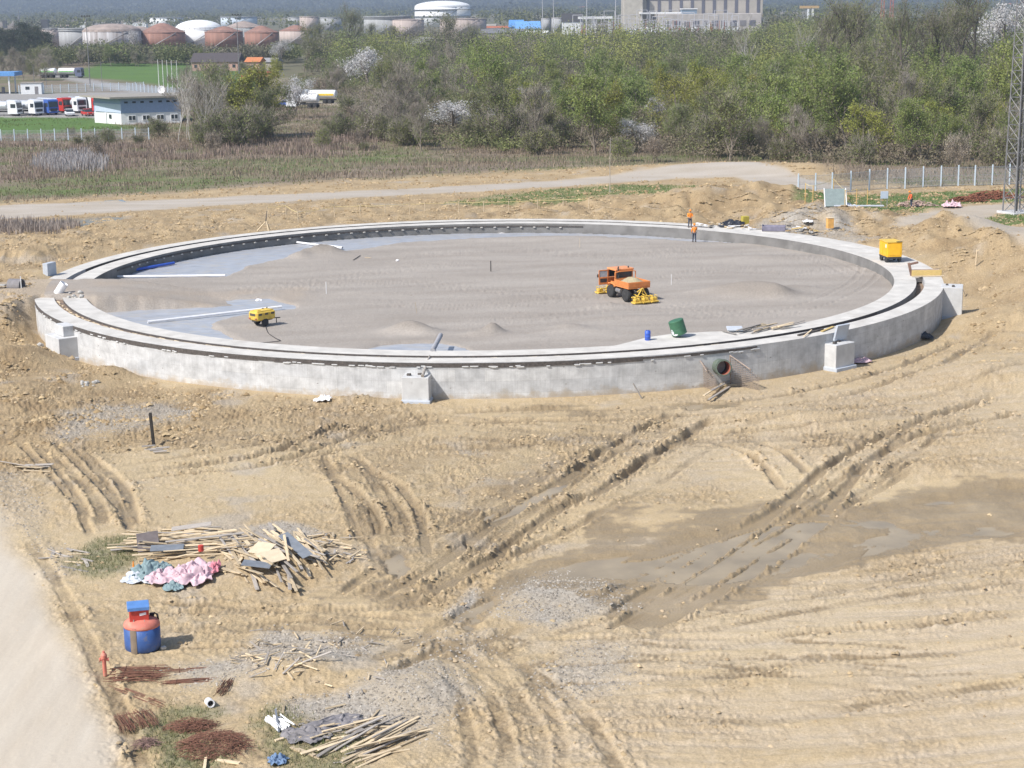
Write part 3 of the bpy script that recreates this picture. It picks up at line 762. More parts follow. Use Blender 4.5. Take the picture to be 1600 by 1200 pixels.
lumps("clods", SPOIL * (1 - _G["field"]) * np.clip(_G["out"], 0, 1) * np.clip(_nz * 2.5 + .5, .02, 3) ** 2, 16000, .05, .26, M_clods, 8, [(.42, .32, .19), (.33, .24, .135), (.38, .29, .18), (.28, .20, .11)])
lumps("gravel", _G['gravel'] * (1 - _G['road']) * (_G['py'] > 600) + .5 * _G['gravel'] * (_G['py'] <= 600), 24000, .018, .07, M_clods, 6, [(.35, .315, .27), (.29, .26, .22), (.23, .205, .175), (.41, .375, .325)])
lumps("clods", (1.0 * _G['inside']) * np.clip(_nz * 2 - .2, .01, 2), 2500, .02, .06, M_clods, 7, [(.37, .32, .28), (.30, .26, .22)])
# ------------------------------------------------------------------ ring foundation
def concrete_panels():
    m = bpy.data.materials.new("cast_concrete_panels"); m.use_nodes = True
    t = m.node_tree; N = t.nodes; L = t.links; b = N['Principled BSDF']
    uv = N.new('ShaderNodeUVMap'); uv.uv_map = 'UVMap'
    br = N.new('ShaderNodeTexBrick'); br.offset = .37; br.inputs['Scale'].default_value = 1; br.inputs['Mortar Size'].default_value = .011
    br.inputs['Brick Width'].default_value = 3.3; br.inputs['Row Height'].default_value = .78; br.inputs['Mortar Smooth'].default_value = .6
    br.inputs['Color1'].default_value = (.57, .575, .58, 1); br.inputs['Color2'].default_value = (.49, .50, .515, 1); br.inputs['Mortar'].default_value = (.41, .41, .415, 1)
    L.new(uv.outputs[0], br.inputs['Vector'])
    n1 = N.new('ShaderNodeTexNoise'); n1.inputs['Scale'].default_value = 1.1; n1.inputs['Detail'].default_value = 7; n1.inputs['Roughness'].default_value = .65
    mp = N.new('ShaderNodeMapping'); mp.inputs['Scale'].default_value = (.8, .9, 1); L.new(uv.outputs[0], mp.inputs[0]); L.new(mp.outputs[0], n1.inputs['Vector'])
    n2 = N.new('ShaderNodeTexNoise'); n2.inputs['Scale'].default_value = 5; n2.inputs['Detail'].default_value = 5
    mp2 = N.new('ShaderNodeMapping'); mp2.inputs['Scale'].default_value = (2.2, .12, 1); L.new(uv.outputs[0], mp2.inputs[0]); L.new(mp2.outputs[0], n2.inputs['Vector'])
    r1 = N.new('ShaderNodeMapRange'); r1.inputs[1].default_value = .3; r1.inputs[2].default_value = .7; r1.inputs[3].default_value = .70; r1.inputs[4].default_value = 1.2; L.new(n1.outputs[0], r1.inputs[0])
    r2 = N.new('ShaderNodeMapRange'); r2.inputs[1].default_value = .35; r2.inputs[2].default_value = .65; r2.inputs[3].default_value = .94; r2.inputs[4].default_value = 1.06; L.new(n2.outputs[0], r2.inputs[0])
    mm = N.new('ShaderNodeMath'); mm.operation = 'MULTIPLY'; L.new(r1.outputs[0], mm.inputs[0]); L.new(r2.outputs[0], mm.inputs[1])
    mx = N.new('ShaderNodeMixRGB'); mx.blend_type = 'MULTIPLY'; mx.inputs[0].default_value = 1; L.new(br.outputs[0], mx.inputs[1]); L.new(mm.outputs[0], mx.inputs[2])
    # tie holes
    vo = N.new('ShaderNodeTexVoronoi'); vo.inputs['Randomness'].default_value = .25; mp3 = N.new('ShaderNodeMapping'); mp3.inputs['Scale'].default_value = (.8, 1.6, 1)
    vo.inputs['Scale'].default_value = 1.0
    L.new(uv.outputs[0], mp3.inputs[0]); L.new(mp3.outputs[0], vo.inputs['Vector'])
    cr = N.new('ShaderNodeMath'); cr.operation = 'LESS_THAN'; cr.inputs[1].default_value = .055; L.new(vo.outputs['Distance'], cr.inputs[0])
    mx2 = N.new('ShaderNodeMixRGB'); L.new(cr.outputs[0], mx2.inputs[0]); L.new(mx.outputs[0], mx2.inputs[1]); mx2.inputs[2].default_value = (.27, .26, .25, 1)
    sx = N.new('ShaderNodeSeparateXYZ'); L.new(uv.outputs[0], sx.inputs[0])
    n4 = N.new('ShaderNodeTexNoise'); n4.inputs['Scale'].default_value = .9; n4.inputs['Detail'].default_value = 8; n4.inputs['Roughness'].default_value = .7; L.new(uv.outputs[0], n4.inputs['Vector'])
    ms = N.new('ShaderNodeMath'); ms.operation = 'MULTIPLY_ADD'; ms.inputs[1].default_value = 2.6; L.new(n4.outputs[0], ms.inputs[0]); L.new(sx.outputs[1], ms.inputs[2])
    mr4 = N.new('ShaderNodeMapRange'); mr4.inputs[1].default_value = 2.95; mr4.inputs[2].default_value = 2.45; mr4.inputs[3].default_value = 0; mr4.inputs[4].default_value = .75; L.new(ms.outputs[0], mr4.inputs[0])
    mx3 = N.new('ShaderNodeMixRGB'); L.new(mr4.outputs[0], mx3.inputs[0]); L.new(mx2.outputs[0], mx3.inputs[1]); mx3.inputs[2].default_value = (.40, .33, .24, 1)
    L.new(mx3.outputs[0], b.inputs['Base Color']); b.inputs['Roughness'].default_value = .85
    bp = N.new('ShaderNodeBump'); bp.inputs['Strength'].default_value = .25; bp.inputs['Distance'].default_value = .03; L.new(n1.outputs[0], bp.inputs['Height']); L.new(bp.outputs[0], b.inputs['Normal'])
    return m
M_wall = concrete_panels()
M_top = mat("trowelled_concrete", (.56, .54, .505), .85, var=.14, scale=.8, spots=(.45, .42, .38), spot_amt=.36, spot_scale=.5, bump=.15, detail=8)
M_conc = mat("fair_faced_concrete", (.53, .535, .54), .85, var=.12, scale=1.5, spots=(.40, .40, .40), spot_amt=.3, spot_scale=2.5, bump=.15, detail=8)
M_bluec = mat("fresh_concrete", (.46, .50, .56), .85, var=.08, scale=2, bump=.1)
M_form = mat("wet_formwork_timber", (.085, .075, .07), .8, var=.35, scale=6, spots=(.22, .16, .11), spot_amt=.3, spot_scale=3)
M_chan = mat("channel_dirt", (.24, .17, .12), .95, var=.3, scale=2, spots=(.16, .13, .11), spot_amt=.45, spot_scale=1.2, bump=.5)
M_wood = mat("sawn_timber", (.57, .46, .31), .85, var=.22, scale=4, stretch=(1, 8, 8), rand=.32, spots=(.36, .29, .21), spot_amt=.3, spot_scale=2)
M_woody = mat("shuttering_board", (.60, .44, .17), .7, var=.12, scale=4, stretch=(1, 6, 6), rand=.1)
M_wgrey = mat("weathered_timber", (.33, .30, .27), .9, var=.25, scale=4, stretch=(1, 8, 8), rand=.25)
def annulus(ra, rb, za, zb, n=360, uvmap=True, a0=0, a1=360):
    """solid ring section ra<rb, za<zb with arc-length uv"""
    full = (a1 - a0) >= 360
    th = np.radians(np.linspace(a0, a1, n + 1))
    vs = []; fs = []; uv = []
    prof = [(rb, za), (rb, zb), (ra, zb), (ra, za)]
    vv = [0, zb - za, zb - za + rb - ra, 2 * (zb - za) + rb - ra]
    for t in th:
        for (r, z) in prof: vs.append((r * math.sin(t), -r * math.cos(t), z))
    for i in range(n):
        for k in range(4):
            k2 = (k + 1) % 4
            fs.append((i * 4 + k, (i + 1) * 4 + k, (i + 1) * 4 + k2, i * 4 + k2))
            v2 = vv[k2] if k2 else vv[3] + rb - ra
            u0, u1 = th[i] * rb, th[i + 1] * rb
            uv += [(u0, vv[k]), (u1, vv[k]), (u1, v2), (u0, v2)]
    if not full:
        fs.append((0, 1, 2, 3)); fs.append((n * 4 + 3, n * 4 + 2, n * 4 + 1, n * 4)); uv += [(0, 0)] * 8
    return vs, fs, uv
def ring_part(name, args, m, parent, label=None, second=None):
    vs, fs, uv = annulus(*args[:4], **(args[4] if len(args) > 4 else {}))
    me = bpy.data.meshes.new(name); me.from_pydata(vs, [], fs); me.materials.append(m)
    if second:
        me.materials.append(second)
        for i, p in enumerate(me.polygons):
            if i % 4 == 1 and i < 4 * 360: p.material_index = 1
    l = me.uv_layers.new(name='UVMap'); l.data.foreach_set('uv', np.array(uv, np.float32).ravel())
    o = bpy.data.objects.new(name, me); COL.objects.link(o); o.parent = parent
    if label: o['label'] = label
    return o
M_inner = mat("dark_concrete", (.19, .185, .18), .9, var=.25, scale=.7, spots=(.35, .34, .32), spot_amt=.33, spot_scale=.4, bump=.2, detail=8)  # inner wall concrete, coloured much darker than the outer wall
ring = thing("ring_foundation", "large circular concrete foundation ring of two strips with buttresses around a sand floor", "foundation", (CX, CY, 0))
ring_part("outer_wall", (R1, RO, -1.2, ZT), M_wall, ring, second=M_top)
ring_part("inner_wall", (R3, R2, -.5, ZT - .004), M_inner, ring, second=M_top)
ring_part("channel_floor", (R2 - .05, R1 + .05, .3, ZT - .6), M_chan, ring)
ring_part("channel_floor", (R2 + .001, R1 - .001, .9, ZT - .15, dict(n=120, a0=-84, a1=22)), M_chan, ring)
def ang_of(px, py, z=ZT):
    x, y = W(px, py, z); return math.degrees(math.atan2(x - CX, -(y - CY)))
# channel cover at the back right (cast flush)
a_c0 = ang_of(1120, 350); a_c1 = ang_of(1470, 432)
a_c0, a_c1 = min(a_c0, a_c1), max(a_c0, a_c1)
ring_part("channel_cover", (R2 + .002, R1 - .002, ZT - .5, ZT - .012, dict(n=90, a0=a_c1 - 2, a1=a_c0)) if a_c1 - 2 < a_c0 else (R2 + .002, R1 - .002, ZT - .5, ZT - .012, dict(n=90, a0=a_c0, a1=a_c1 - 2)), M_top, ring)
# dark shuttering strips left along the edges
def strip(name, r, dr, z0, z1, a0, a1, seg, gap, m, rnd=0.02):
    mb = MB(); a = a0
    while a < a1:
        da = math.degrees(seg * RND.uniform(.7, 1.3) / r)
        if RND.random() > gap:
            b = min(a + da * 1.0, a1)
            vs, fs, uv = annulus(r, r + dr, z0 + RND.uniform(-rnd, rnd), z1, n=4, a0=a, a1=b)
            mb.add(vs, fs)
        a += da
    return mb.build(name, m, ring)
aL0 = ang_of(63, 470); aF = ang_of(1000, 553.7); aP1 = ang_of(1180, 538)
strip("edge_shuttering", RO + .003, .045, ZT - .32, ZT - .04, aL0, aF, 1.6, 0, M_form, .03)
strip("edge_shuttering", RO + .003, .04, ZT - .24, ZT - .07, aF, aP1, 2.0, 0, M_form, .03)
strip("channel_shuttering", R2 + .003, .04, ZT - .34, ZT - .015, aL0 + 1, aP1 + 25, 2.0, 0, M_form)
strip("channel_shuttering", R1 - .045, .04, ZT - .36, ZT - .02, -262, -98, 2.0, 0, M_form)
strip("inner_shuttering", R3 - .06, .05, ZT - .30, ZT - .03, aL0, aF + 4, 2.4, 0, M_form)
drip = MB().box((0, 0, 0), (.34, .11, .08), ch=.03).build("concrete_drip", M_conc, ring)
spacer = MB().box((0, 0, 0), (.6, .13, .06), ch=.01).build("spacer_timber", M_wood, ring)
brk = MB().box((0, 0, 0), (.26, .13, .12), ch=.03).build("form_bracket", mat("pale_mortar", (.5, .48, .45), .9), ring)
def child(o, r, a, z, rz=0.0, sc=(1, 1, 1), first=[set()]):
    c = o if o.name not in first[0] else o.copy()
    if c is not o: COL.objects.link(c)
    first[0].add(o.name)
    c.location = (r * math.sin(a), -r * math.cos(a), z); c.rotation_euler = (0, 0, a + rz); c.scale = sc
for i in range(70):
    a = R_(aL0 + (aP1 - aL0) * RND.random())
    child(drip, RO + .03, a, ZT - .29 + RND.uniform(-.05, .05), 0, (RND.uniform(.5, 1.5), 1, RND.uniform(.7, 1.2)))
for i in range(90):
    a = R_(aL0 + (aP1 - aL0) * (i + RND.random() * .8) / 90)
    child(spacer, (R1 + R2) / 2 + RND.uniform(-.1, .1), a, ZT - .115, RND.uniform(-.2, .2), (RND.uniform(.3, 1.8), RND.uniform(.7, 1.2), 1))
a = -192
while a < -103:     # brackets along the far inner face
    child(brk, R3 - .09, R_(a), ZT - .40); a += 2.35
strip("far_shuttering", R3 - .05, .04, ZT - .36, ZT - .22, -196, -100, 2.2, 0, M_form)
# concrete apron in front right
AP = [(905, 553), (960, 541), (1010, 527), (1052, 521), (1110, 518), (1200, 517), (1290, 505), (1330, 494)]
apw = polyw(AP, ZT - .02)
apa = np.array([math.degrees(math.atan2(p[0] - CX, -(p[1] - CY))) for p in apw]); apr = np.hypot(apw[:, 0] - CX, apw[:, 1] - CY)
o_ = np.argsort(apa); apa = apa[o_]; apr = np.minimum(apr[o_], R3 - .02)
mb = MB(); aa = np.linspace(apa[0], apa[-1], 60); rr_ = np.interp(aa, apa, apr); vs = []; fs = []
for a, r in zip(aa, rr_):
    t = R_(a); s_, c_ = math.sin(t), -math.cos(t)
    vs += [(r * s_, r * c_, .8), (r * s_, r * c_, ZT - .022), ((R3 + .004) * s_, (R3 + .004) * c_, ZT - .022), ((R3 + .004) * s_, (R3 + .004) * c_, .8)]
for i in range(59):
    for k in range(3): fs.append((i * 4 + k, i * 4 + k + 1, i * 4 + k + 5, i * 4 + k + 4))
mb.add(vs, fs); mb.build("concrete_apron", M_top, ring)
# buttresses
def buttress(px, py, kind, w_=1.75, dpt=1.15, top=ZT - .75):
    a = R_(ang_of(px, py)); M = Matrix.Rotation(a, 4, 'Z')
    mb = MB()
    def bx(cx, cr, cz, sx, sr, sz, mbx=mb, ch=.03):
        p = M @ Vector((cx, -cr, cz)); mbx.box(p, (sx, sr, sz), rz=a, ch=ch)
    bx(0, RO + dpt / 2 - .1, (top - .6) / 2, w_, dpt + .2, top + .6)
    o = mb.build("buttress", M_conc, ring)
    f = MB(); bx(0, RO + dpt / 2 + .02, -.16, w_ + .16, dpt + .28, .62, f, .03)
    f.build("buttress_footing", M_bluec if kind != 'x' else M_conc, o)
    t = MB(); bx(-w_ * .28, RO + dpt * .5, top + .07, .28, .22, .14, t); bx(w_ * .1, RO + .25, top + .05, .3, .2, .10, t)
    t.build("anchor_block", M_form, o)
    if kind == 'slant':
        s = MB(); M2 = Matrix.Translation(M @ Vector((w_ * .22, -(RO + .22), top + .62))) @ M @ Matrix.Rotation(R_(14), 4, 'X')
        for k in range(6):
            s.box(M2 @ Vector((0, 0, -.44 + k * .185)), (1.3, .16, .225), rot=M2, ch=.015)
        s.build("anchor_shutter", M_bluec, o)
    if kind == 'tall':
        s = MB(); bx(0, RO + .35, (top + ZT) / 2 + .012, w_ * .62, .95, ZT - top, s)
        s.build("anchor_head", M_conc, o)
    return a
buttress(118, 505, 'tall', 2.6, 1.4)
buttress(652, 567, 'plain')
buttress(1296, 518, 'slant', 2.0, 1.0, ZT - .65)
buttress(1476, 447, 'side', 2.0, 1.5, ZT + .05)
# plate standing at the left behind the ramp
a = R_(ang_of(90, 430)); mb = MB(); rr = RO + .45
mb.box((rr * math.sin(a), -rr * math.cos(a), ZT + .2), (1.3, .5, 1.8), rz=a - .3, ch=.02)
mb.build("buttress", M_bluec, ring)
# plastic membrane on the floor
def membrane(pts, name, z, label):
    P = polyw(pts, z); lo = P.min(0) - 1; hi = P.max(0) + 1
    st = .35
    gx, gy = np.meshgrid(np.arange(lo[0], hi[0], st), np.arange(lo[1], hi[1], st), indexing='ij')
    r = np.hypot(gx - CX, gy - CY)
    zz = z + .035 * np.abs(fbm(gx / 3, gy / .9, 3, 201)) + .02 * noise(gx / .9, gy / .5, 203)
    ok = (sd_poly(gx, gy, P) < .8) & (r < R3 + .2)
    nr, nc = gx.shape; idx = np.arange(nr * nc).reshape(nr, nc)
    f = np.stack([idx[:-1, :-1], idx[1:, :-1], idx[1:, 1:], idx[:-1, 1:]], -1).reshape(-1, 4)
    f = f[ok.ravel()[f].all(1)]
    used = np.unique(f); remap = -np.ones(nr * nc, int); remap[used] = np.arange(len(used))
    v = np.stack([gx, gy, zz], -1).reshape(-1, 3)[used]
    o = np_mesh(name, v, remap[f], M_film, smooth_=True)
    return tag(o, label, "plastic sheet")
M_film = mat("blue_grey_film", (.36, .38, .42), .42, var=.16, scale=.9, stretch=(1, 2.5, 1), spots=(.42, .40, .37), spot_amt=.42, spot_scale=.6, bump=.3, detail=8)
membrane([(150, 446), (345, 440), (430, 412), (620, 382), (860, 370), (1000, 378), (1195, 386), (1195, 350), (700, 320), (300, 340), (100, 420)], "plastic_sheet", ZIN, "long blue-grey plastic sheet exposed along the far inner wall of the ring")
membrane([(150, 470), (412, 464), (460, 481), (370, 498), (340, 506), (330, 515), (360, 535), (420, 560), (250, 570), (100, 500)], "plastic_sheet", ZIN, "blue-grey plastic sheet exposed beside the yellow compressor")
membrane([(560, 552), (605, 536), (690, 536), (726, 550), (730, 580), (560, 580)], "plastic_sheet", ZIN, "small patch of grey plastic sheet at the inner wall behind the leaning pole")
# ------------------------------------------------------------------ materials for things
M_orange = mat("orange_paint", (.66, .235, .07), .6, var=.16, spots=(.42, .24, .13), spot_amt=.34, spot_scale=3)
M_yellow = mat("yellow_paint", (.68, .47, .08), .55, var=.14, spots=(.42, .31, .12), spot_amt=.33, spot_scale=4)
M_yellow2 = mat("golden_yellow_paint", (.85, .46, .02), .45, var=.08, spots=(.55, .35, .06), spot_amt=.2, spot_scale=3)
M_black = mat("black_rubber", (.035, .035, .037), .85, var=.25, spots=(.16, .14, .12), spot_amt=.3, spot_scale=4)
M_dark = mat("dark_steel", (.06, .058, .06), .6, .3, var=.25, spots=(.15, .12, .1), spot_amt=.3)
M_steel = mat("bare_steel", (.42, .42, .43), .45, .7, var=.12)
M_glass = mat("window_glass", (.04, .05, .06), .12, var=.1)
M_rust = mat("rusty_steel", (.19, .09, .06), .9, var=.3, scale=12, spots=(.11, .055, .04), spot_amt=.4, spot_scale=9)
M_rustp = mat("rusty_mesh", (.30, .24, .20), .9, var=.3, scale=10)
M_white = mat("white_plastic", (.78, .78, .80), .5, var=.06, spots=(.6, .57, .52), spot_amt=.2)
M_whitep = mat("white_paint", (.74, .75, .76), .4, var=.06, spots=(.55, .53, .5), spot_amt=.2)
M_blueP = mat("blue_plastic", (.04, .11, .52), .4, var=.12)
M_tankblue = mat("blue_tank_paint", (.04, .10, .30), .5, var=.22, scale=2, spots=(.16, .15, .16), spot_amt=.36, spot_scale=2.2)
M_lidblue = mat("faded_blue_paint", (.10, .23, .52), .5, var=.12, spots=(.3, .35, .42), spot_amt=.2)
M_red = mat("red_paint", (.50, .055, .04), .55, var=.2, spots=(.30, .14, .10), spot_amt=.33)
M_redf = mat("faded_red_paint", (.60, .19, .14), .65, var=.18, spots=(.42, .27, .19), spot_amt=.4, spot_scale=3)
M_rustband = mat("oil_stain", (.19, .15, .115), .7, var=.25)
M_green = mat("green_paint", (.045, .14, .075), .5, var=.15, spots=(.14, .17, .13), spot_amt=.2)
M_sandload = mat("moist_sand", (.36, .31, .20), .95, var=.15, scale=8, bump=.4)
M_pink = mat("pink_cloth", (.60, .43, .48), .8, var=.12, scale=2, spots=(.66, .55, .58), spot_amt=.35)
M_teal = mat("teal_cloth", (.20, .28, .30), .8, var=.15, scale=2, spots=(.3, .36, .38), spot_amt=.3)
M_blackp = mat("black_plastic_sheet", (.03, .033, .045), .4, var=.3)
M_greyp = mat("grey_sheeting", (.20, .19, .20), .7, var=.2, spots=(.28, .25, .22), spot_amt=.3)
M_ply = mat("pale_plywood", (.60, .50, .36), .8, var=.1, spots=(.45, .37, .27), spot_amt=.25)
M_dply = mat("dark_plywood", (.13, .11, .11), .75, var=.2, spots=(.2, .18, .17), spot_amt=.3)
M_bgply = mat("blue_grey_board", (.18, .20, .23), .6, var=.15)
M_stone = mat("grey_rubble", (.40, .39, .37), .95, var=.2, bump=.5)
M_hivis = mat("hi_vis_orange_cloth", (.85, .27, .03), .8, var=.08)
M_trous = mat("dark_blue_trousers", (.045, .06, .10), .9, var=.2)
M_skin = mat("skin", (.45, .27, .19), .6, var=.05)
M_pipeg = mat("green_pipe_coating", (.12, .15, .12), .6, var=.2)
M_redin = mat("red_lead_lining", (.34, .11, .07), .8, var=.2)
M_offwhite = mat("off_white_sticker", (.75, .74, .78), .5, var=.03)

def wheel(parent, pos, r, wd, n=22):
    o = MB().lathe([(r * .55, -wd / 2), (r * .9, -wd / 2), (r, -wd * .32), (r, wd * .32), (r * .9, wd / 2), (r * .55, wd / 2)], n, axis=Matrix.Rotation(R_(90), 4, 'X')).build("wheel", M_black, parent, pos, True)
    MB().lathe([(0, -wd * .36), (r * .2, -wd * .40), (r * .3, -wd * .25), (r * .56, -wd * .40), (r * .56, wd * .40), (r * .3, wd * .25), (r * .2, wd * .40), (0, wd * .36)], n, axis=Matrix.Rotation(R_(90), 4, 'X')).build("rim", M_whitep, o)
    return o
def ledge(mb, x0, x1, y, z0, z1, n, t=.03):
    for k in range(n):
        z = z0 + (z1 - z0) * (k + .5) / n
        mb.box(((x0 + x1) / 2, y, z), (x1 - x0, t, (z1 - z0) / n * .45), ch=.008)

# ------------------------------------------------------------------ orange works truck with plate compactors
def works_truck():
    hd = math.radians(116.6); p = at(993, 470) + Vector((math.cos(hd), math.sin(hd), 0)) * 1.2
    t = thing("works_truck", "small orange flatbed works truck loaded with sand, its cab door open", "truck", p, hd)
    for x in (1.2, -1.2):
        for y in (.8, -.8): wheel(t, (x, y, .52), .52, .40)
    ch = MB()
    for y in (.36, -.36): ch.box((0, y, .78), (3.9, .12, .18))
    for x in (1.2, -1.2): ch.box((x, 0, .55), (.16, 1.5, .18))
    ch.box((0, 0, .62), (.5, .5, .3)); ch.build("chassis", M_dark, t)
    MB().lathe([(.0, -.38), (.2, -.36), (.2, .36), (0, .38)], 14, (.1, .72, .72), Matrix.Rotation(R_(90), 4, 'Y')).build("fuel_tank", M_steel, t, smooth_=False)
    # cab shell: lower body + posts + roof
    cb = MB()
    cb.box((1.22, -.78, 1.28), (1.25, .07, .68)); cb.box((.62, 0, 1.28), (.07, 1.6, .68)); cb.box((1.22, 0, .96), (1.25, 1.6, .1))
    cb.box((1.86, 0, 1.24), (.12, 1.62, .62))
    for (x, y) in ((.62, .77), (.62, -.77), (1.78, .77), (1.78, -.77)): cb.box((x, y, 1.92), (.09, .09, .66))
    cb.box((.62, 0, 2.20), (.08, 1.6, .12)); cb.box((.62, 0, 1.62), (.08, 1.6, .06)); cb.box((1.0, .78, 1.28), (.75, .06, .12))
    cb.build("cab", M_orange, t)
    rf = MB().box((1.2, 0, 2.30), (1.42, 1.72, .16), ch=.07).build("cab_roof", mat("sunbleached_orange_paint", (.75, .30, .12), .45, var=.1), t)
    MB().lathe([(.06, 0), (.06, .06), (.05, .13), (0, .15)], 10, (.8, -.5, 2.38)).build("beacon", M_dark, rf)
    g = MB(); g.box((1.79, 0, 1.9), (.025, 1.45, .58), ch=.005); g.box((.62, 0, 1.9), (.02, 1.45, .5), ch=.005); g.box((1.2, -.78, 1.9), (1.08, .02, .58), ch=.005)
    g.build("cab_window", M_glass, t)
    s = MB(); s.box((1.0, .38, 1.25), (.5, .5, .14)); s.box((.8, .38, 1.55), (.14, .5, .6)); s.box((1.0, -.38, 1.25), (.5, .5, .14)); s.box((.8, -.38, 1.55), (.14, .5, .6)); s.build("seat", M_dark, t)
    hb = MB().box((2.2, 0, 1.25), (.62, 1.3, .55), ch=.08).build("bonnet", M_orange, t)
    MB().box((2.52, 0, 1.2), (.03, .9, .36)).build("grille", M_dark, hb)
    for y in (.5, -.5): MB().lathe([(.1, -.03), (.1, .03), (.06, .05), (0, .05)], 12, (2.52, y, 1.0), Matrix.Rotation(R_(90), 4, 'Y')).build("headlight", M_whitep, t)
    for y in (.8, -.8):
        f = MB(); f.tube([(.62, y, .98), (.72, y, 1.10), (1.2, y, 1.18), (1.68, y, 1.10), (1.78, y, .98)], .09, 6); f.build("mudguard", M_orange, t)
    # open door, hinged at the front post, swung out square
    d = MB(); d.box((1.72, 1.28, 1.32), (.06, .86, .62)); 
    for z, sz in ((2.17, .08),): d.box((1.72, 1.28, z), (.06, .86, sz))
    for y in (.88, 1.68): d.box((1.72, y, 1.88), (.06, .07, .56))
    dr = d.build("cab_door", M_orange, t)
    MB().box((1.685, 1.28, 1.36), (.012, .62, .3)).build("door_lining", M_dark, dr)
    MB().box((1.72, 1.28, 1.88), (.015, .74, .5), ch=.004).build("door_window", mat("dusty_glass", (.42, .46, .5), .2, var=.15, scale=6), dr)
    MB().box((1.79, 1.74, 1.75), (.06, .16, .26)).build("door_mirror", M_dark, dr)
    ex = MB(); ex.tube([(.50, .62, .8), (.50, .62, 1.2), (.50, .62, 2.45), (.44, .62, 2.58)], .06, 10); ex.tube([(.50, .62, 1.15), (.50, .62, 2.0)], .095, 10); ex.build("exhaust_stack", M_dark, t, smooth_=True)
    # bed
    b = MB(); b.box((-.68, 0, 1.13), (2.2, 2.02, .12)); bd = b.build("load_bed", M_orange, t)
    for y in (1.0, -1.0):
        q = MB(); q.box((-.68, y, 1.40), (2.16, .05, .40)); ledge(q, -1.74, .38, y + .03 * (1 if y > 0 else -1), 1.24, 1.58, 4, .025); q.build("dropside", M_orange, bd)
    for x in (-1.76, .41):
        q = MB(); q.box((x, 0, 1.40), (.05, 2.0, .42))
        for k in range(4): q.box((x + (-.03 if x < 0 else .03), 0, 1.26 + k * .09), (.025, 1.9, .045), ch=.008)
        q.build("tailboard", M_orange, bd)
    hr = MB(); hr.tube([(.42, .95, 1.6), (.42, .95, 2.12), (.42, .6, 2.18), (.42, -.6, 2.18), (.42, -.95, 2.12), (.42, -.95, 1.6)], .045, 6); hr.build("headboard_frame", M_orange, bd)
    # sand load
    gx, gy = np.meshgrid(np.linspace(-1.72, .36, 26), np.linspace(-.96, .96, 24), indexing='ij')
    zz = 1.36 + .42 * np.exp(-((gx + .95) / .62) ** 2 - ((gy + .15) / .6) ** 2) + .34 * np.exp(-((gx + .2) / .5) ** 2 - ((gy - .1) / .6) ** 2) + .03 * noise(gx * 5, gy * 5, 5)
    idx = np.arange(gx.size).reshape(gx.shape); f = np.stack([idx[:-1, :-1], idx[1:, :-1], idx[1:, 1:], idx[:-1, 1:]], -1).reshape(-1, 4)
    sl = np_mesh("sand_load", np.stack([gx, gy, zz], -1).reshape(-1, 3), f, M_sandload, smooth_=True)
    sl.location = p; sl.rotation_euler = (0, 0, hd); tag(sl, "heap of damp beige sand in the bed of the orange truck", "sand")
    return t, p, hd
truck, tp, thd = works_truck()
def plate_rig(parent, name, x0, sgn, label):
    fr = MB()
    fr.box((x0, 0, .5), (.1, 2.0, .1)); fr.tube([(x0 + .45 * -sgn, .3, .75), (x0, .1, 1.12), (x0 + .05 * sgn, 0, 1.16), (x0, -.1, 1.12), (x0 + .45 * -sgn, -.3, .75)], .05, 6)
    fr.tube([(x0, .45, .5), (x0, .05, 1.12)], .05, 6); fr.tube([(x0, -.45, .5), (x0, -.05, 1.12)], .05, 6)
    for y in (.35, -.35): fr.tube([(x0, y, .5), (x0 - .7 * sgn, y, .62)], .045, 6)
    rig = fr.build(name, M_yellow, parent, label=label)
    for y in (-.78, 0, .78):
        q = MB(); x = x0 + .42 * sgn
        M = Matrix.Translation((x, y, 0))
        q.extrude([(-.36, .18), (-.26, .07), (.26, .07), (.36, .18), (.30, .20), (-.30, .20)], .62, M)
        q.box((x, y, .34), (.36, .40, .24), ch=.05); q.tube([(x, y - .22, .36), (x, y + .22, .36)], .13, 10)
        q.tube([(x - .2, y - .2, .22), (x - .2, y - .2, .62), (x + .2, y - .2, .62), (x + .2, y - .2, .22)], .025, 5); q.tube([(x - .2, y + .2, .22), (x - .2, y + .2, .62), (x + .2, y + .2, .62), (x + .2, y + .2, .22)], .025, 5)
        q.tube([(x0, y, .5), (x - .05 * sgn, y, .45)], .04, 6)
        q.build("vibrating_plate", M_yellow, rig)
plate_rig(truck, "rear_compactor", -2.25, -1, "yellow compactor frame with vibrating plates at the tail")
plate_rig(truck, "front_compactor", 2.75, 1, "yellow compactor frame with vibrating plates at the nose")

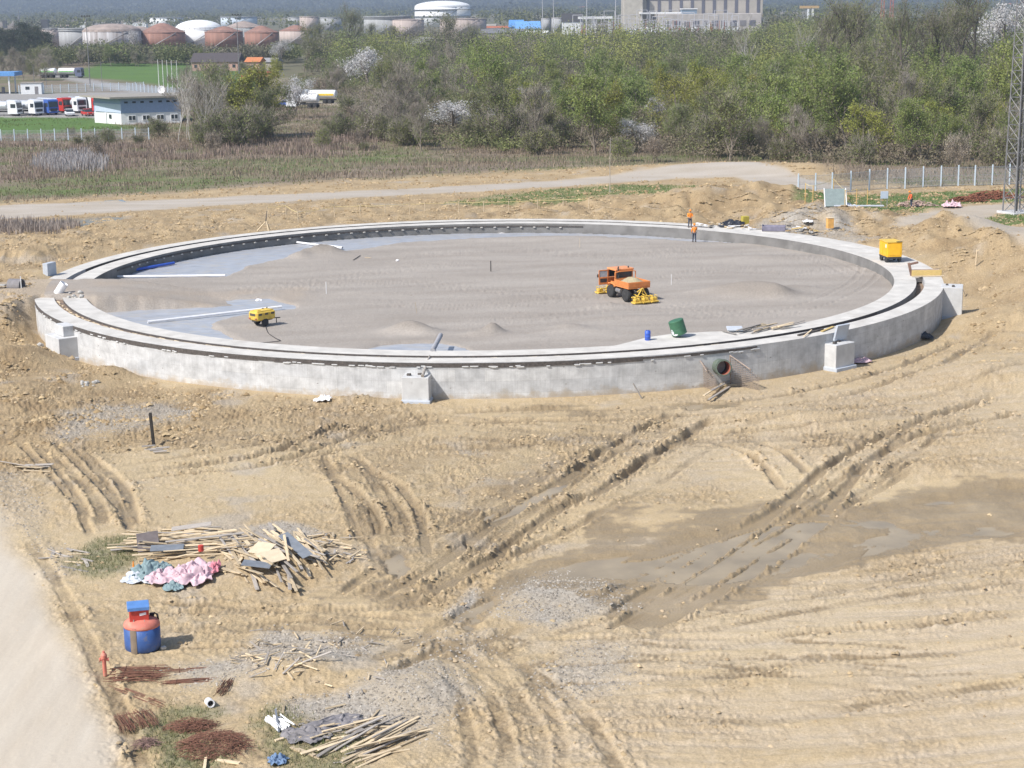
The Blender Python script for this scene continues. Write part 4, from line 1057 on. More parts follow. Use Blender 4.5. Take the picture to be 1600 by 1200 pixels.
# ------------------------------------------------------------------ compressor
def compressor():
    p = at(410, 508); hd = R_(47)
    t = thing("air_compressor", "long yellow towable air compressor standing on the sand inside the ring", "compressor", p, hd)
    b = MB(); b.box((0, 0, .78), (1.75, 1.05, .66), ch=.09); b.box((0, 0, 1.13), (1.5, .86, .08), ch=.03); b.box((-.45, 0, 1.19), (.35, .5, .06)); b.build("housing", M_yellow, t)
    q = MB(); q.box((-.88, 0, .90), (.03, .62, .18)); q.build("radiator_grille", M_form, t)
    q = MB()
    for y in (-.36, .36): q.box((-.885, y, .60), (.03, .22, .12))
    q.build("tail_light", M_redin, t)
    for k in range(3):
        MB().box((-.58 + k * .58, -.53, .80), (.46, .03, .46), ch=.012).build("side_panel", M_yellow, t)
    q = MB()
    for k in range(3): q.box((-.58 + k * .58, -.55, .92), (.3, .02, .14), ch=.005)
    q.build("vent", M_form, t)
    for y in (.45, -.45): wheel(t, (-.1, y, .3), .3, .18)
    q = MB(); q.box((0, 0, .4), (1.6, .5, .1)); q.tube([(.8, 0, .42), (1.5, 0, .36), (1.72, 0, .34)], .045, 6); q.tube([(1.35, 0, .38), (1.35, 0, .02)], .035, 6); q.build("drawbar", M_dark, t)
    q = MB(); q.tube([(.55, .1, 1.14), (.55, .1, 1.24), (.62, .1, 1.27)], .04, 8); q.tube([(.3, .25, 1.15), (.3, .25, 1.22)], .07, 8); q.build("exhaust_pipe", M_dark, t)
    hp = []
    for (px, py) in ((415, 508), (416, 514), (420, 522), (432, 530), (438, 533), (425, 535), (400, 537), (380, 538)):
        v = at(px, py); hp.append(v + Vector((0, 0, .04)))
    pts = spline([tuple(v) for v in hp], 6)
    pts[:, 2] = np.maximum(pts[:, 2], hz(pts[:, 0], pts[:, 1]) + .03); pts[0, 2] += .35
    tag(MB().tube(pts, .025, 6).build("air_hose", M_dark, smooth_=True), "thin dark hose trailing over the sand from the yellow compressor", "hose")
compressor()
# ------------------------------------------------------------------ generator on the ring
def generator():
    x, y = W(1391, 408, ZT); hd = R_(98)
    t = thing("generator_trailer", "tall box-shaped bright yellow generator trailer parked on the concrete ring", "generator", (x, y, ZT), hd)
    b = MB(); b.box((0, 0, 1.12), (2.0, 1.35, 1.28), ch=.05); b.build("housing", M_yellow2, t)
    MB().box((0, 0, 1.79), (2.08, 1.43, .07), ch=.02).build("roof_lid", M_yellow, t)
    q = MB(); q.box((0, 0, .42), (2.1, 1.3, .14)); q.build("frame", M_dark, t)
    for s in (-1, 1):
        MB().box((s * .5, .69, 1.12), (.8, .025, 1.0), ch=.01).build("side_door", M_yellow2, t)
    MB().box((-1.012, .0, 1.15), (.025, 1.05, .95), ch=.01).build("end_door", M_yellow2, t)
    MB().box((-.75, .712, 1.45), (.22, .02, .3)).build("control_window", M_offwhite, t)
    MB().box((-.98, -.4, 1.835), (.2, .5, .03)).build("exhaust_flap", M_dark, t)
    for x_ in (-.6, .6):
        for y_ in (.58, -.58): wheel(t, (x_, y_, .28), .28, .2)
    q = MB(); q.tube([(1.0, .3, .4), (1.7, 0, .36)], .04, 6); q.tube([(1.0, -.3, .4), (1.7, 0, .36)], .04, 6); q.tube([(1.7, 0, .36), (2.0, 0, .34)], .05, 6); q.build("drawbar", M_dark, t)
generator()

# ------------------------------------------------------------------ fuel tank with box
def fuel_tank():
    p = at(220, 1019); t = thing("fuel_tank", "stout blue and red fuel tank with a red pump box on its top", "fuel tank", p + Vector((0, .45, -.04)), R_(14))
    MB().lathe([(0, .0), (.62, .02), (.70, .10), (.71, .3), (.71, 1.02)], 40).build("tank_body", M_tankblue, t, smooth_=True)
    MB().lathe([(.715, 1.0), (.715, 1.06), (.68, 1.16), (.55, 1.26), (.3, 1.32), (0, 1.33)], 40).build("tank_shoulder", M_redf, t, smooth_=True)
    # stain band and base rim
    vs = []; fs = []
    for i, z in enumerate(np.linspace(.06, 1.10, 8)):
        for k in range(5):
            a = R_(-132 + k * 5.5); r = .722 if z < 1.04 else .705
            vs.append((r * math.cos(a), r * math.sin(a), z))
    for i in range(7):
        for k in range(4): fs.append((i * 5 + k, i * 5 + k + 1, i * 5 + k + 6, i * 5 + k + 5))
    MB().add(vs, fs).build("oil_stain", M_rustband, t)
    MB().lathe([(.66, -.08), (.66, .06), (.60, .06), (.60, -.08)], 32).build("base_rim", M_dark, t)
    b = MB(); b.box((-.08, .02, 1.52), (.76, .62, .52), ch=.02); bx = b.build("pump_box", M_red, t)
    l = MB(); l.box((-.10, .0, 1.86), (.86, .72, .06), rot=Matrix.Rotation(R_(5), 4, 'X'), ch=.012); l.box((-.10, -.36, 1.80), (.84, .03, .14), ch=.01); l.build("lid", M_lidblue, bx)
    MB().box((.06, -.296, 1.56), (.26, .012, .10), rot=Matrix.Rotation(R_(-10), 4, 'Y'), ch=.004).build("sticker", M_offwhite, bx)
    q = MB(); q.tube([(.45, .15, 1.26), (.52, .15, 1.42), (.62, .1, 1.36), (.66, .05, 1.15)], .04, 8); q.lathe([(.09, 0), (.09, .1), (0, .12)], 12, (.42, .28, 1.27)); q.build("pipe_fitting", M_dark, t, smooth_=True)
    q = MB(); q.tube([(-.3, -.3, 1.36), (-.32, -.38, 1.2), (-.30, -.5, 1.22)], .018, 6); q.tube([(.1, -.34, 1.34), (.12, -.56, 1.18), (.13, -.7, .86)], .012, 5); q.build("strap", M_wgrey, t)
    MB().box((.78, -.35, .10), (.22, .16, .14), ch=.04, rz=.4).build("chock_stone", M_stone, t)
fuel_tank()
# ------------------------------------------------------------------ drums, pipes
x, y = W(1012, 531, ZT)
t = thing("blue_drum", "small upright blue plastic drum on the concrete apron beside the green tank", "drum", (x, y, ZT - .02)); t.scale = (.76,) * 3
MB().lathe([(0, 0), (.24, 0), (.26, .04), (.26, .3), (.275, .32), (.26, .34), (.26, .6), (.275, .62), (.26, .64), (.25, .84), (.2, .88), (0, .88)], 24).build("drum_body", M_blueP, t, smooth_=True)
for a in (-.1, .1): MB().lathe([(.035, 0), (.035, .04), (0, .045)], 10, (a, 0, .88)).build("bung", M_dark, t)
x, y = W(1060, 526, ZT)
t = thing("green_tank", "tilted dark green cylindrical tank with a pale end on the concrete apron", "tank", (x, y, ZT - .02), R_(0)); t.scale = (.88,) * 3
Mt = Matrix.Rotation(R_(-17), 4, 'Y')
t2 = MB().lathe([(0, 0), (.58, .0), (.60, .03), (.60, .42), (.615, .45), (.60, .48), (.60, 1.12), (.55, 1.16), (0, 1.18)], 30, (.1, 0, .22), Mt); t2.build("shell", M_green, t, smooth_=False)
q = MB()
for (a, z, w_, h) in ((-2.6, .35, .25, .5), (-2.2, .12, .35, .14)):
    v = []
    for i in range(5):
        for k in range(2): aa = a + w_ * (i / 4 - .5) / .6 * 1.2; v.append(Vector((.1, 0, .22)) + Mt.to_3x3() @ Vector((.604 * math.cos(aa), .604 * math.sin(aa), z + (k - .5) * h * (1 - .3 * abs(i - 2)) )))
    q.add(v, [(2 * i, 2 * i + 2, 2 * i + 3, 2 * i + 1) for i in range(4)])
q.build("mortar_splash", M_offwhite, t)
def pipe(name, a, b, r, m, label, cat, za=None, zb=None, n=14, wallr=.82):
    pa = Vector((*W(*a, za), za)) if za is not None else at(*a); pb = Vector((*W(*b, zb), zb)) if zb is not None else at(*b)
    pa.z += r; pb.z += r
    d = (pb - pa); L = d.length; M = d.to_track_quat('Z', 'Y').to_matrix().to_4x4()
    o = MB().lathe([(r * wallr, 0), (r, 0), (r, L), (r * wallr, L), (r * wallr, 0)], n, (0, 0, 0), M).build(name, m, smooth_=False); o.location = pa
    return tag(o, label, cat)
zs = ZIN + .05
pipe("white_pipe", (176, 434), (352, 432), .10, M_white, "long white pipe lying along the ramp across the plastic sheet", "pipe", zs, zs)
pipe("white_pipe", (231, 505), (440, 481), .10, M_white, "long white pipe lying aslant behind the yellow compressor", "pipe", zs, zs + .12)
pipe("white_pipe", (456, 379), (503, 385), .10, M_white, "short white pipe by the far inner wall, sloping to the sand", "pipe", zs, zs)
pipe("white_pipe", (505, 385), (535, 389), .12, M_white, "white pipe stub with its end buried in the sand by the far wall", "pipe", zs, zs + .05)
pipe("blue_pipe", (210, 424), (272, 413), .13, M_blueP, "dark blue pipe lying on the plastic sheet inside the ring", "pipe", zs, zs)
# leaning long post over the near wall
mb = MB(); pa = Vector((*W(660, 584, 1.9), 1.75)); pb = Vector((*W(671, 552, ZT + .3), ZT + .15))
x, y = W(689, 540, 1.6); pc = Vector((x, y, 2.35)); x, y = W(676, 549, ZT); pd_ = Vector((x, y, ZT + .05))
tag(MB().tube([pa, pb], .11, 8, r2=.05).build("leaning_post", M_wgrey), "tapering grey timber post leaning on the buttress against the front wall", "post")
tag(MB().tube([pd_, pc], .16, 14).build("pipe_stub", mat("weathered_grey_pipe", (.34, .34, .36), .7, var=.2)), "short grey pipe sticking up past the inner wall behind the leaning post", "pipe")
# white cylinder at the ring end
x, y = W(95, 462, ZT); M = Matrix.Rotation(R_(35), 4, 'Y')
t = MB().lathe([(.0, 0), (.34, 0), (.34, 1.05), (.30, 1.05), (.30, .9), (0, .9)], 24, (0, 0, 0), M).build("white_cylinder", M_white); t.location = (x - .25, y, ZT + .15)
tag(t, "leaning white cylinder on the cut end of the concrete ring by the ramp", "cylinder")
# culvert at far left
p = at(12, 449)
t = thing("culvert_pipe", "dark concrete culvert pipe poking out of the earth beside the ramp", "culvert", p, R_(-12))
q = MB().lathe([(.48, -.5), (.58, -.5), (.58, .6), (.48, .6), (.48, -.5)], 24, (.6, .2, .12), Matrix.Rotation(R_(90), 4, 'Y')); q.build("pipe_wall", M_greyp, t, smooth_=False)
MB().tube([(1.4, -.35, -.2), (1.4, -.35, 1.0)], .04, 6).build("marker_rod", M_whitep, t)
MB().box((-1.1, -.2, .2), (2.0, .5, .1), rz=.1).build("apron_slab", M_stone, t)

# big pipe through the front wall, with mesh cages
p = at(1122, 590); a = R_(ang_of(1122, 545)); x0, y0 = CX + RO * math.sin(a), CY - RO * math.cos(a)
t = thing("sleeve_pipe", "large pipe with a red-brown lining sticking out through the front wall", "pipe", (x0, y0, 1.25), a)
dirv = Vector((-.30, -1.0, .12)).normalized(); M = dirv.to_track_quat('Z', 'Y').to_matrix().to_4x4()
MB().lathe([(.46, -.5), (.52, -.5), (.52, 1.25), (.455, 1.25), (.455, -.5)], 30, (0, 0, 0), M).build("pipe_shell", M_pipeg, t)
MB().lathe([(.45, 1.24), (.45, .25)], 30, (0, 0, 0), M, caps=False).build("pipe_lining", M_redin, t)
MB().lathe([(.448, .25), (.448, -.4), (0, -.41)], 30, (0, 0, 0), M, caps=False).build("pipe_inside", M_dark, t)
MB().lathe([(.525, 1.1), (.56, 1.1), (.56, 1.2), (.525, 1.2), (.525, 1.1)], 30, (0, 0, 0), M).build("flange", M_pipeg, t)
def rebar_mat(px, py, pw, h, yaw, label):
    p = at(px, py); mb = MB(); r = .016
    n1 = int(pw / .13)
    for i in range(n1 + 1):
        xx = i * pw / n1; top = h * (1 - .55 * xx / pw) 
        mb.tube([(xx, 0, -.15), (xx + .02, .03, top)], r, 4, False)
    for k in range(int(h / .13)):
        z = .08 + k * .13; xe = pw * min(1, (1 - z / h) / .55) if z > h * .45 else pw
        mb.tube([(-.02, .02, z), (xe, .02, z)], r, 4, False)
    mb.tube([(0, 0, h), (pw * .9, -.5, h * .72)], .05, 6); mb.tube([(0, 0, h), (0, 0, -.1)], .05, 6)
    o = mb.build("rebar_mat", M_rustp); o.location = p; o.rotation_euler = (R_(4), 0, R_(yaw)); return tag(o, label, "reinforcement")
rebar_mat(1093, 603, 1.9, 1.95, -62, "slanting steel mesh panel on the darker side of the big wall pipe")
rebar_mat(1142, 602, 2.3, 2.05, -45, "slanting steel mesh panel with a rusty bar bundle, past the big wall pipe")
# ------------------------------------------------------------------ timber
def plank(a, b, wd, th, m, label, group=None, name="plank", roll=0.0, cat="plank"):
    a = Vector(a); b = Vector(b); d = b - a; L = d.length
    o = MB().box((0, 0, 0), (L, wd, th), ch=.006).build(name, m)
    o.location = (a + b) / 2
    o.rotation_mode = 'QUATERNION'; o.rotation_quaternion = d.to_track_quat('X', 'Z') @ Quaternion((1, 0, 0), roll)
    return tag(o, label, cat, group)
def gz(x, y): return float(hz(np.array([x]), np.array([y]))[0])
def heap(n, x0, x1, y0, y1, ang, dang, l0, l1, hgt, label, group, mats, w0=.08, w1=.18, zoff=.03, tilt=.06, name="plank", ell=True):
    k = 0
    while k < n:
        u, v = RND.uniform(-1, 1), RND.uniform(-1, 1)
        if ell and u * u + v * v > 1: continue
        px = (x0 + x1) / 2 + u * (x1 - x0) / 2; py = (y0 + y1) / 2 + v * (y1 - y0) / 2
        x, y = W(px, py, 0); q = 1 - (u * u + v * v) * (.8 if ell else .4)
        L = RND.uniform(l0, l1); a = R_(ang + RND.gauss(0, dang)); ti = RND.gauss(0, tilt)
        z = gz(x, y) + zoff + RND.random() * hgt * max(.1, q)
        d = Vector((math.cos(a), math.sin(a), math.sin(ti))) * L / 2
        c = Vector((x, y, z + abs(d.z) * .5))
        lo = min(gz(x - d.x, y - d.y), gz(x + d.x, y + d.y))
        plank(c - d, c + d, RND.uniform(w0, w1), RND.uniform(.025, .05), RND.choice(mats), label, group, name, RND.gauss(0, .15))
        k += 1
g1 = "planks in the large timber heap"
heap(96, 200, 405, 836, 884, 4, 9, 1.3, 3.8, .6, "loose sawn plank lying crosswise in the large timber heap behind the pink and teal cloth", g1, [M_wood, M_wood, M_wood, M_wgrey])
heap(92, 350, 515, 838, 918, -62, 11, 1.6, 3.6, .55, "sawn plank pointing towards the viewer in the slanting half of the large timber heap", "slanting planks of the large timber heap", [M_wood, M_wood, M_wgrey])
heap(64, 450, 570, 835, 890, 20, 60, .4, 1.3, .22, "short offcut of timber scattered at the gravel end of the large heap", "offcuts at the end of the large heap", [M_wood, M_wood, M_wgrey], .05, .12, name="offcut")
heap(14, 325, 420, 880, 905, -55, 20, .9, 2.0, .18, "pale plank beside the pink cloth at the front edge of the large heap", "planks at the front edge of the large heap", [M_wood])
heap(12, 200, 350, 826, 842, 8, 12, 1.2, 2.2, .12, "grey-brown plank along the weedy back edge of the large heap", "planks at the back edge of the large heap", [M_wgrey, M_wood])
heap(46, 352, 505, 1005, 1072, 35, 55, .35, 1.3, .22, "splintered stick in the low rubble mound behind the rusty bars", "sticks in the rubble mound", [M_wood, M_wgrey, M_wood], .035, .09, name="stick", tilt=.25)
heap(30, 505, 645, 1128, 1192, 44, 9, 1.6, 3.2, .22, "long pale plank in the fanned stack at the bottom edge of the gravel", "planks in the fanned stack by the gravel", [M_wood, M_wood, M_wgrey], .07, .14)
heap(14, 490, 600, 1122, 1165, 5, 18, .7, 1.8, .16, "short plank behind the fanned stack by the gravel", "short planks behind the fanned stack", [M_wood, M_wgrey])
heap(14, 70, 142, 862, 895, -40, 30, .6, 1.6, .2, "grey broken board in the small heap next to the gravel road", "boards in the small heap by the road", [M_wgrey, M_wood])
heap(5, 8, 66, 723, 745, -22, 5, 1.6, 2.4, .08, "weathered board in the loose row on the road verge", "boards in the loose row on the verge", [M_wgrey, M_wood], .12, .2)
heap(24, 400, 650, 960, 1090, 20, 70, .25, .8, .03, "small splinter of wood lying on the grey gravel", "splinters on the gravel", [M_wood, M_wgrey], .03, .06, name="splinter", ell=False)
heap(14, 420, 560, 1085, 1195, 20, 60, .3, 1.0, .04, "small scrap of wood lying in the weeds near the fanned stack", "scraps in the weeds", [M_wood, M_wgrey], .04, .1, name="wood_scrap", ell=False)
for (a, b, wd, lab) in (((430, 1160), (478, 1146), .14, "pale plank lying in the weeds below the dark folded sheet"), ((455, 1170), (492, 1184), .18, "short thick beam lying in the weeds"), ((338, 1190), (375, 1196), .16, "pale board end at the bottom edge beside the rusty wire tangle"),
                     ((322, 1186), (318, 1215), .1, "upright-looking board stub below the rusty wire tangle"), ((460, 990), (466, 1000), .05, "white splinter on top of the grey gravel strip")):
    pa, pb = at(*a), at(*b); pa.z += .06; pb.z += .08; plank(pa, pb, wd, .06, M_wood, lab)
# scattered boards on the ring
def ringplank(a, b, wd, m, lab, z=.04, th=.05, g=None):
    pa = Vector((*W(*a, ZT), ZT + z)); pb = Vector((*W(*b, ZT), ZT + z + RND.uniform(0, .05))); return plank(pa, pb, wd, th, m, lab, g)
gb = "boards stacked on the apron"
for i in range(16):
    x = RND.uniform(1150, 1225); y = 521 - (x - 1150) * .09 + RND.uniform(-3, 3); L = RND.uniform(14, 36)
    ringplank((x, y), (x + L, y - L * .22 + RND.uniform(-2, 2)), RND.uniform(.1, .2), RND.choice([M_wood, M_wood, M_wgrey]), "sawn board in the low pile on the concrete apron", RND.uniform(.03, .28), .05, gb)
ringplank((1247, 525), (1286, 516), .16, M_form, "dark brown beam lying on the ring next to the stepped blue shutter", .05, .12)
ringplank((1256, 528), (1268, 519), .1, M_wood, "short board propped across the dark beam on the ring", .12)
ringplank((1284, 519), (1302, 512), .2, M_woody, "yellow board beside the stepped blue shutter on the ring", .06)
ringplank((1128, 518), (1150, 524), .12, M_wgrey, "grey board edge beside the folded grey sheet on the apron", .06)
x, y = W(1148, 518, ZT); t = MB().box((0, 0, 0), (1.1, .8, .10), rot=Matrix.Rotation(R_(8), 4, 'X'), ch=.03).build("panel_stack", M_bluec); t.location = (x, y, ZT + .22); tag(t, "pale blue-grey panel lying on boards on the concrete apron", "panel")
# formwork box near the right buttress
x, y = W(1446, 430, ZT)
t = thing("formwork_box", "yellow timber formwork trough across the ring beside the right-hand buttress", "formwork", (x, y, ZT), R_(2))
MB().box((.0, -.35, .26), (2.5, .06, .46)).build("side_board", M_woody, t); MB().box((.1, .55, .22), (2.4, .06, .42)).build("side_board", mat("grey_pink_board", (.42, .34, .31), .8), t)
MB().box((1.22, .1, .2), (.06, .84, .36)).build("end_board", M_wood, t); MB().box((0.0, -.75, .045), (2.7, .3, .05)).build("base_board", M_wood, t)
q = MB(); q.box((-1.35, -.2, .55), (.2, .2, 1.1), rot=Matrix.Rotation(R_(-14), 4, 'Y')); q.box((-1.05, -.2, 1.05), (.7, .2, .16), rot=Matrix.Rotation(R_(-12), 4, 'Y')); q.build("prop_beam", mat("brown_painted_steel", (.20, .12, .09), .8, var=.25), t)
x, y = at(1523, 445).xy; plank((x, y, gz(x, y) - .05), (x + .05, y, gz(x, y) + 1.3), .12, .04, M_wood, "pale board stuck upright in the earth bank past the right-hand buttress")
x, y = at(1508, 462).xy; plank((x, y, gz(x, y)), (x - .4, y + .3, gz(x, y) + 1.0), .25, .05, M_wood, "pale board leaning on the bank right next to the buttress")
# boards under the big pipe
for (a, b, z, g) in (((1100, 590), (1128, 604), .35, M_wood), ((1112, 583), (1143, 599), .45, M_wgrey), ((1128, 604), (1165, 603), .12, M_wood), ((1108, 597), (1140, 606), .18, M_wgrey)):
    pa, pb = at(*a), at(*b); pa.z += z; pb.z += z * .5; plank(pa, pb, .16, .06, g, "board laid below the mouth of the big wall pipe", "boards below the big wall pipe")
p = at(1003, 609); plank(p, p + Vector((-.55, .25, .95)), .09, .06, M_wgrey, "short grey bar leaning against the front wall")
# stakes
def stake(px, py, h, r, m, label, lean=(0, 0), name="stake", group=None):
    p = at(px, py); o = MB().tube([(0, 0, -.2), (lean[0], lean[1], h)], r, 6).build(name, m); o.location = p; return tag(o, label, "stake", group)
M_burnt = mat("burnt_timber", (.035, .032, .03), .9, var=.3)
p = at(239, 696); o = MB().box((0, 0, .9), (.17, .15, 2.1), rot=Matrix.Rotation(R_(-3), 4, 'Y')).build("timber_post", M_burnt); o.location = p; tag(o, "tall black charred post standing alone in the clay", "post")
for i, (dx, dy) in enumerate(((-6, 4), (2, 6), (8, 9), (12, 4), (-10, 2))):
    q = at(242 + dx, 700 + dy); plank(q + Vector((-.35, -.1, .08 + .03 * i)), q + Vector((.4, .05, .1 + .03 * i)), .2, .05, M_wgrey, "grey board lying at the foot of the black charred post", "boards at the foot of the charred post")
stake(767, 424, .95, .05, M_dark, "short dark iron stake standing alone in the middle of the sand floor")
stake(1049, 445, .9, .025, M_whitep, "thin white peg in the sand past the orange truck", name="peg")
stake(510, 459, 1.0, .03, M_whitep, "thin white peg in the sand between the ramp and the middle", name="peg")
stake(652, 490, .9, .018, M_wood, "thin wooden peg leaning in the sand near the front mounds", (-.15, 0), "peg")
stake(906, 386, .9, .018, M_wood, "thin wooden peg near the far inner wall", name="peg")
# sticks on sand
for (a, b, lab, m) in (((552, 407), (563, 400), "short dark stick lying on the sand near the far pile", M_dark), ((570, 403), (580, 404), "pale splinter lying on the sand beside the dark stick", M_wood)):
    pa, pb = at(*a), at(*b); pa.z += .05; pb.z += .06; plank(pa, pb, .06, .05, m, lab)
def rock(px, py, s, m, label, cat="stone", group=None, name="stone", z=0.3, flat=.7, seed=1):
    p = at(px, py); mb = MB()
    import bmesh
    bm = bmesh.new(); bmesh.ops.create_icosphere(bm, subdivisions=2, radius=s)
    vs = np.array([v.co[:] for v in bm.verts]); n = noise(vs[:, 0] * 1.6 / s + seed, vs[:, 1] * 1.6 / s + vs[:, 2] * 1.1 / s, seed); vs *= (1 + .35 * n)[:, None]; vs[:, 2] *= flat
    mb.add(vs, [tuple(v.index for v in f.verts) for f in bm.faces]); bm.free()
    o = mb.build(name, m); o.location = p + Vector((0, 0, s * z)); o.rotation_euler = (0, 0, seed); return tag(o, label, cat, group)
rock(621, 408, .17, M_white, "small white lump on the sand in the far half of the ring", "lump", name="lump")
rock(783, 367, .45, M_white, "crumpled white scrap lying on the sand by the far inner wall", "scrap", name="scrap", flat=.3)
rock(404, 471, .3, M_white, "crumpled white plastic scrap on the sand behind the compressor", "scrap", name="scrap", flat=.5, seed=3)
rs = random.Random(5)
for i in range(14): rock(72 + rs.uniform(-10, 22), 541 + rs.uniform(-6, 8), rs.uniform(.14, .3), M_stone, "grey broken concrete lump in the pile at the foot of the left buttress", "stone", "lumps at the left buttress", seed=i)
for i in range(10): rock(140 + rs.uniform(-12, 12), 600 + rs.uniform(-5, 5), rs.uniform(.1, .22), M_stone, "grey stone in the loose group on the clay below the left wall", "stone", "stones below the left wall", seed=20 + i)
for i in range(12): rock(117 + rs.uniform(-12, 12), 462 + rs.uniform(-4, 4), rs.uniform(.1, .25), M_stone, "pale rubble lump at the cut ring end behind the white cylinder", "stone", "rubble at the cut ring end", seed=40 + i)
# many clods
M_clod = mat("clay_clod", (.38, .275, .155), .95, var=.25, scale=5, bump=.5, rand=.25)
# ------------------------------------------------------------------ cloths and sheets
def cloth(name, px, py, sx, sy, m, label, cat, h=.25, seed=1, rz=0, zoff=.05, loc=None, n=44):
    p = loc if loc is not None else at(px, py)
    u, v = np.meshgrid(np.linspace(-1, 1, n), np.linspace(-1, 1, n), indexing='ij')
    rad = 1 + .30 * fbm(np.arctan2(v, u) * 1.1, u * 0, 3, seed)
    x = u * sx / 2 * rad + .10 * sx * noise(u * 1.5, v * 2.2, seed + 2); y = v * sy / 2 * rad + .12 * sy * noise(u * 2.2 + 7, v * 2.2, seed + 4)
    fold = np.abs(fbm(u * 1.5 + .9 * v, v * 2.6 - .4 * u, 3, seed + 6)) * 2.4
    z = .72 * h * np.clip(1.05 - (u * u + v * v) * .55, 0.05, 1) * (.35 + fold) 
    idx = np.arange(u.size).reshape(u.shape); f = np.stack([idx[:-1, :-1], idx[1:, :-1], idx[1:, 1:], idx[:-1, 1:]], -1).reshape(-1, 4)
    keep = ((u * u + v * v) < 1.25).ravel()[f].all(1)
    c, s_ = math.cos(rz), math.sin(rz); xx = c * x - s_ * y; yy = s_ * x + c * y
    z = z + hz(xx + p.x, yy + p.y) - p.z if loc is None else z
    o = np_mesh(name, np.stack([xx, yy, z + zoff], -1).reshape(-1, 3), f[keep], m, smooth_=True); o.location = p
    md = o.modifiers.new("thickness", 'SOLIDIFY'); md.thickness = .012
    return tag(o, label, cat)
cloth("tarp", 222, 905, 1.6, 1.5, mat("pale_blue_cloth", (.52, .56, .62), .8, var=.1), "pale bluish cloth at the road end of the pink and teal cloth pile", "cloth", .25, 3)
cloth("tarp", 237, 898, 1.7, 1.8, M_teal, "crumpled teal cloth between the pale blue and the pink one", "cloth", .5, 7)
cloth("tarp", 263, 908, 1.9, 1.6, M_pink, "crumpled pink cloth thrown over the teal one in front of the timber heap", "cloth", .42, 11, zoff=.12)
cloth("tarp", 302, 903, 1.9, 2.2, M_pink, "smoother pink cloth trailing over planks at the front of the timber heap", "cloth", .5, 17, zoff=.1)
cloth("tarp", 272, 919, .9, 1.1, M_teal, "teal cloth corner hanging out below the two pink cloths", "cloth", .25, 23)
cloth("tarp", 335, 896, .5, .9, mat("deep_pink_cloth", (.62, .24, .30), .8), "deep pink rag on planks at the edge of the pink cloth", "cloth", .3, 29, zoff=.2)
cloth("sheet", 480, 1152, 1.7, 1.3, M_greyp, "folded dark grey sheeting lying beside the white tube bundle", "sheet", .22, 31)
cloth("sheet", 525, 1132, 2.0, 1.0, M_greyp, "dark grey sheeting half buried in gravel behind the fanned planks", "sheet", .16, 37, rz=.5)
cloth("rag", 434, 1192, .7, .7, mat("blue_rag_cloth", (.14, .22, .36), .8, var=.2), "crumpled blue rag lying in the weeds at the bottom edge", "rag", .25, 41)
cloth("black_sheeting", 1436, 530, 2.0, 1.3, M_blackp, "crumpled black plastic sheeting at the foot of the shaded wall", "sheet", .6, 43)
cloth("pink_sheet", 1340, 567, 1.8, .9, M_pink, "crumpled pink cloth at the foot of the wall beside the stepped buttress", "cloth", .35, 47)
cloth("white_rag", 505, 626, 1.2, .9, M_white, "white rag on the earth heap at the foot of the front wall", "rag", .3, 53)
cloth("pink_sheet", 1487, 324, 2.2, 2.2, M_pink, "pink sheet heaped beside the dirt lane near the lattice mast", "cloth", .6, 59)
cloth("white_sheet", 1322, 322, 2.4, 2.0, M_white, "white sheet lying on the grass by the leaning panel", "sheet", .35, 61)
cloth("black_sheeting", 1150, 349, 2.4, 1.6, M_blackp, "crumpled black sheeting on debris beyond the two workers", "sheet", .5, 67, loc=Vector((*W(1145, 352, ZT), ZT)))
cloth("black_sheeting", 1137, 352, 1.6, .8, M_blackp, "flat strip of black sheeting on the ring near the workers", "sheet", .25, 71, loc=Vector((*W(1134, 355, ZT), ZT)))
cloth("white_rag", 1280, 235, 1, 1, M_white, "white sheet scrap on the pale gravel heap behind the ring", "rag", .3, 73, loc=at(1262, 338))
for k, (px, py, sx, sy, rz, m, lab, ti) in enumerate(((232, 862, 1.0, 1.2, .2, M_dply, "dark brown sheet of formwork ply propped on the timber heap above the teal cloth", .5), (262, 872, 1.5, .6, .1, M_bgply, "grey board lying flat above the teal cloth on the heap", .15),
                      (462, 868, 2.9, .5, -1.05, M_bgply, "long blue-grey board sloping down the slanting half of the heap", .25), (425, 886, 1.1, 1.0, .5, M_ply, "pale square of plywood in the middle of the timber heap", .25), (410, 873, 1.0, .9, -.5, M_ply, "smaller pale plywood square behind the larger one on the heap", .3),
                      (402, 898, 1.3, .6, -.1, M_bgply, "slate-blue board in front of the pale plywood on the heap", .1), (300, 838, 1.9, .5, .1, M_wgrey, "grey plank board along the back of the heap", .1))):
    p = at(px, py); o = MB().box((0, 0, 0), (sx, sy, .035), ch=.006).build("board", m); o.location = p + Vector((0, 0, .5)); o.rotation_euler = (ti, .1 * ((k % 3) - 1), rz); tag(o, lab, "board")
t = MB().lathe([(0, 0), (.11, 0), (.13, .03), (.13, .28), (.1, .3), (0, .3)], 14).build("bucket", M_red); t.location = at(315, 878) + Vector((0, 0, .5)); tag(t, "small red bucket on the timber heap behind the pink cloth", "bucket")
t = MB().lathe([(.14, 0), (.14, .03), (.06, .05), (.02, .45), (0, .45)], 14).build("traffic_cone", M_hivis); t.location = at(209, 892); tag(t, "small orange cone beside the pale bluish cloth", "cone")
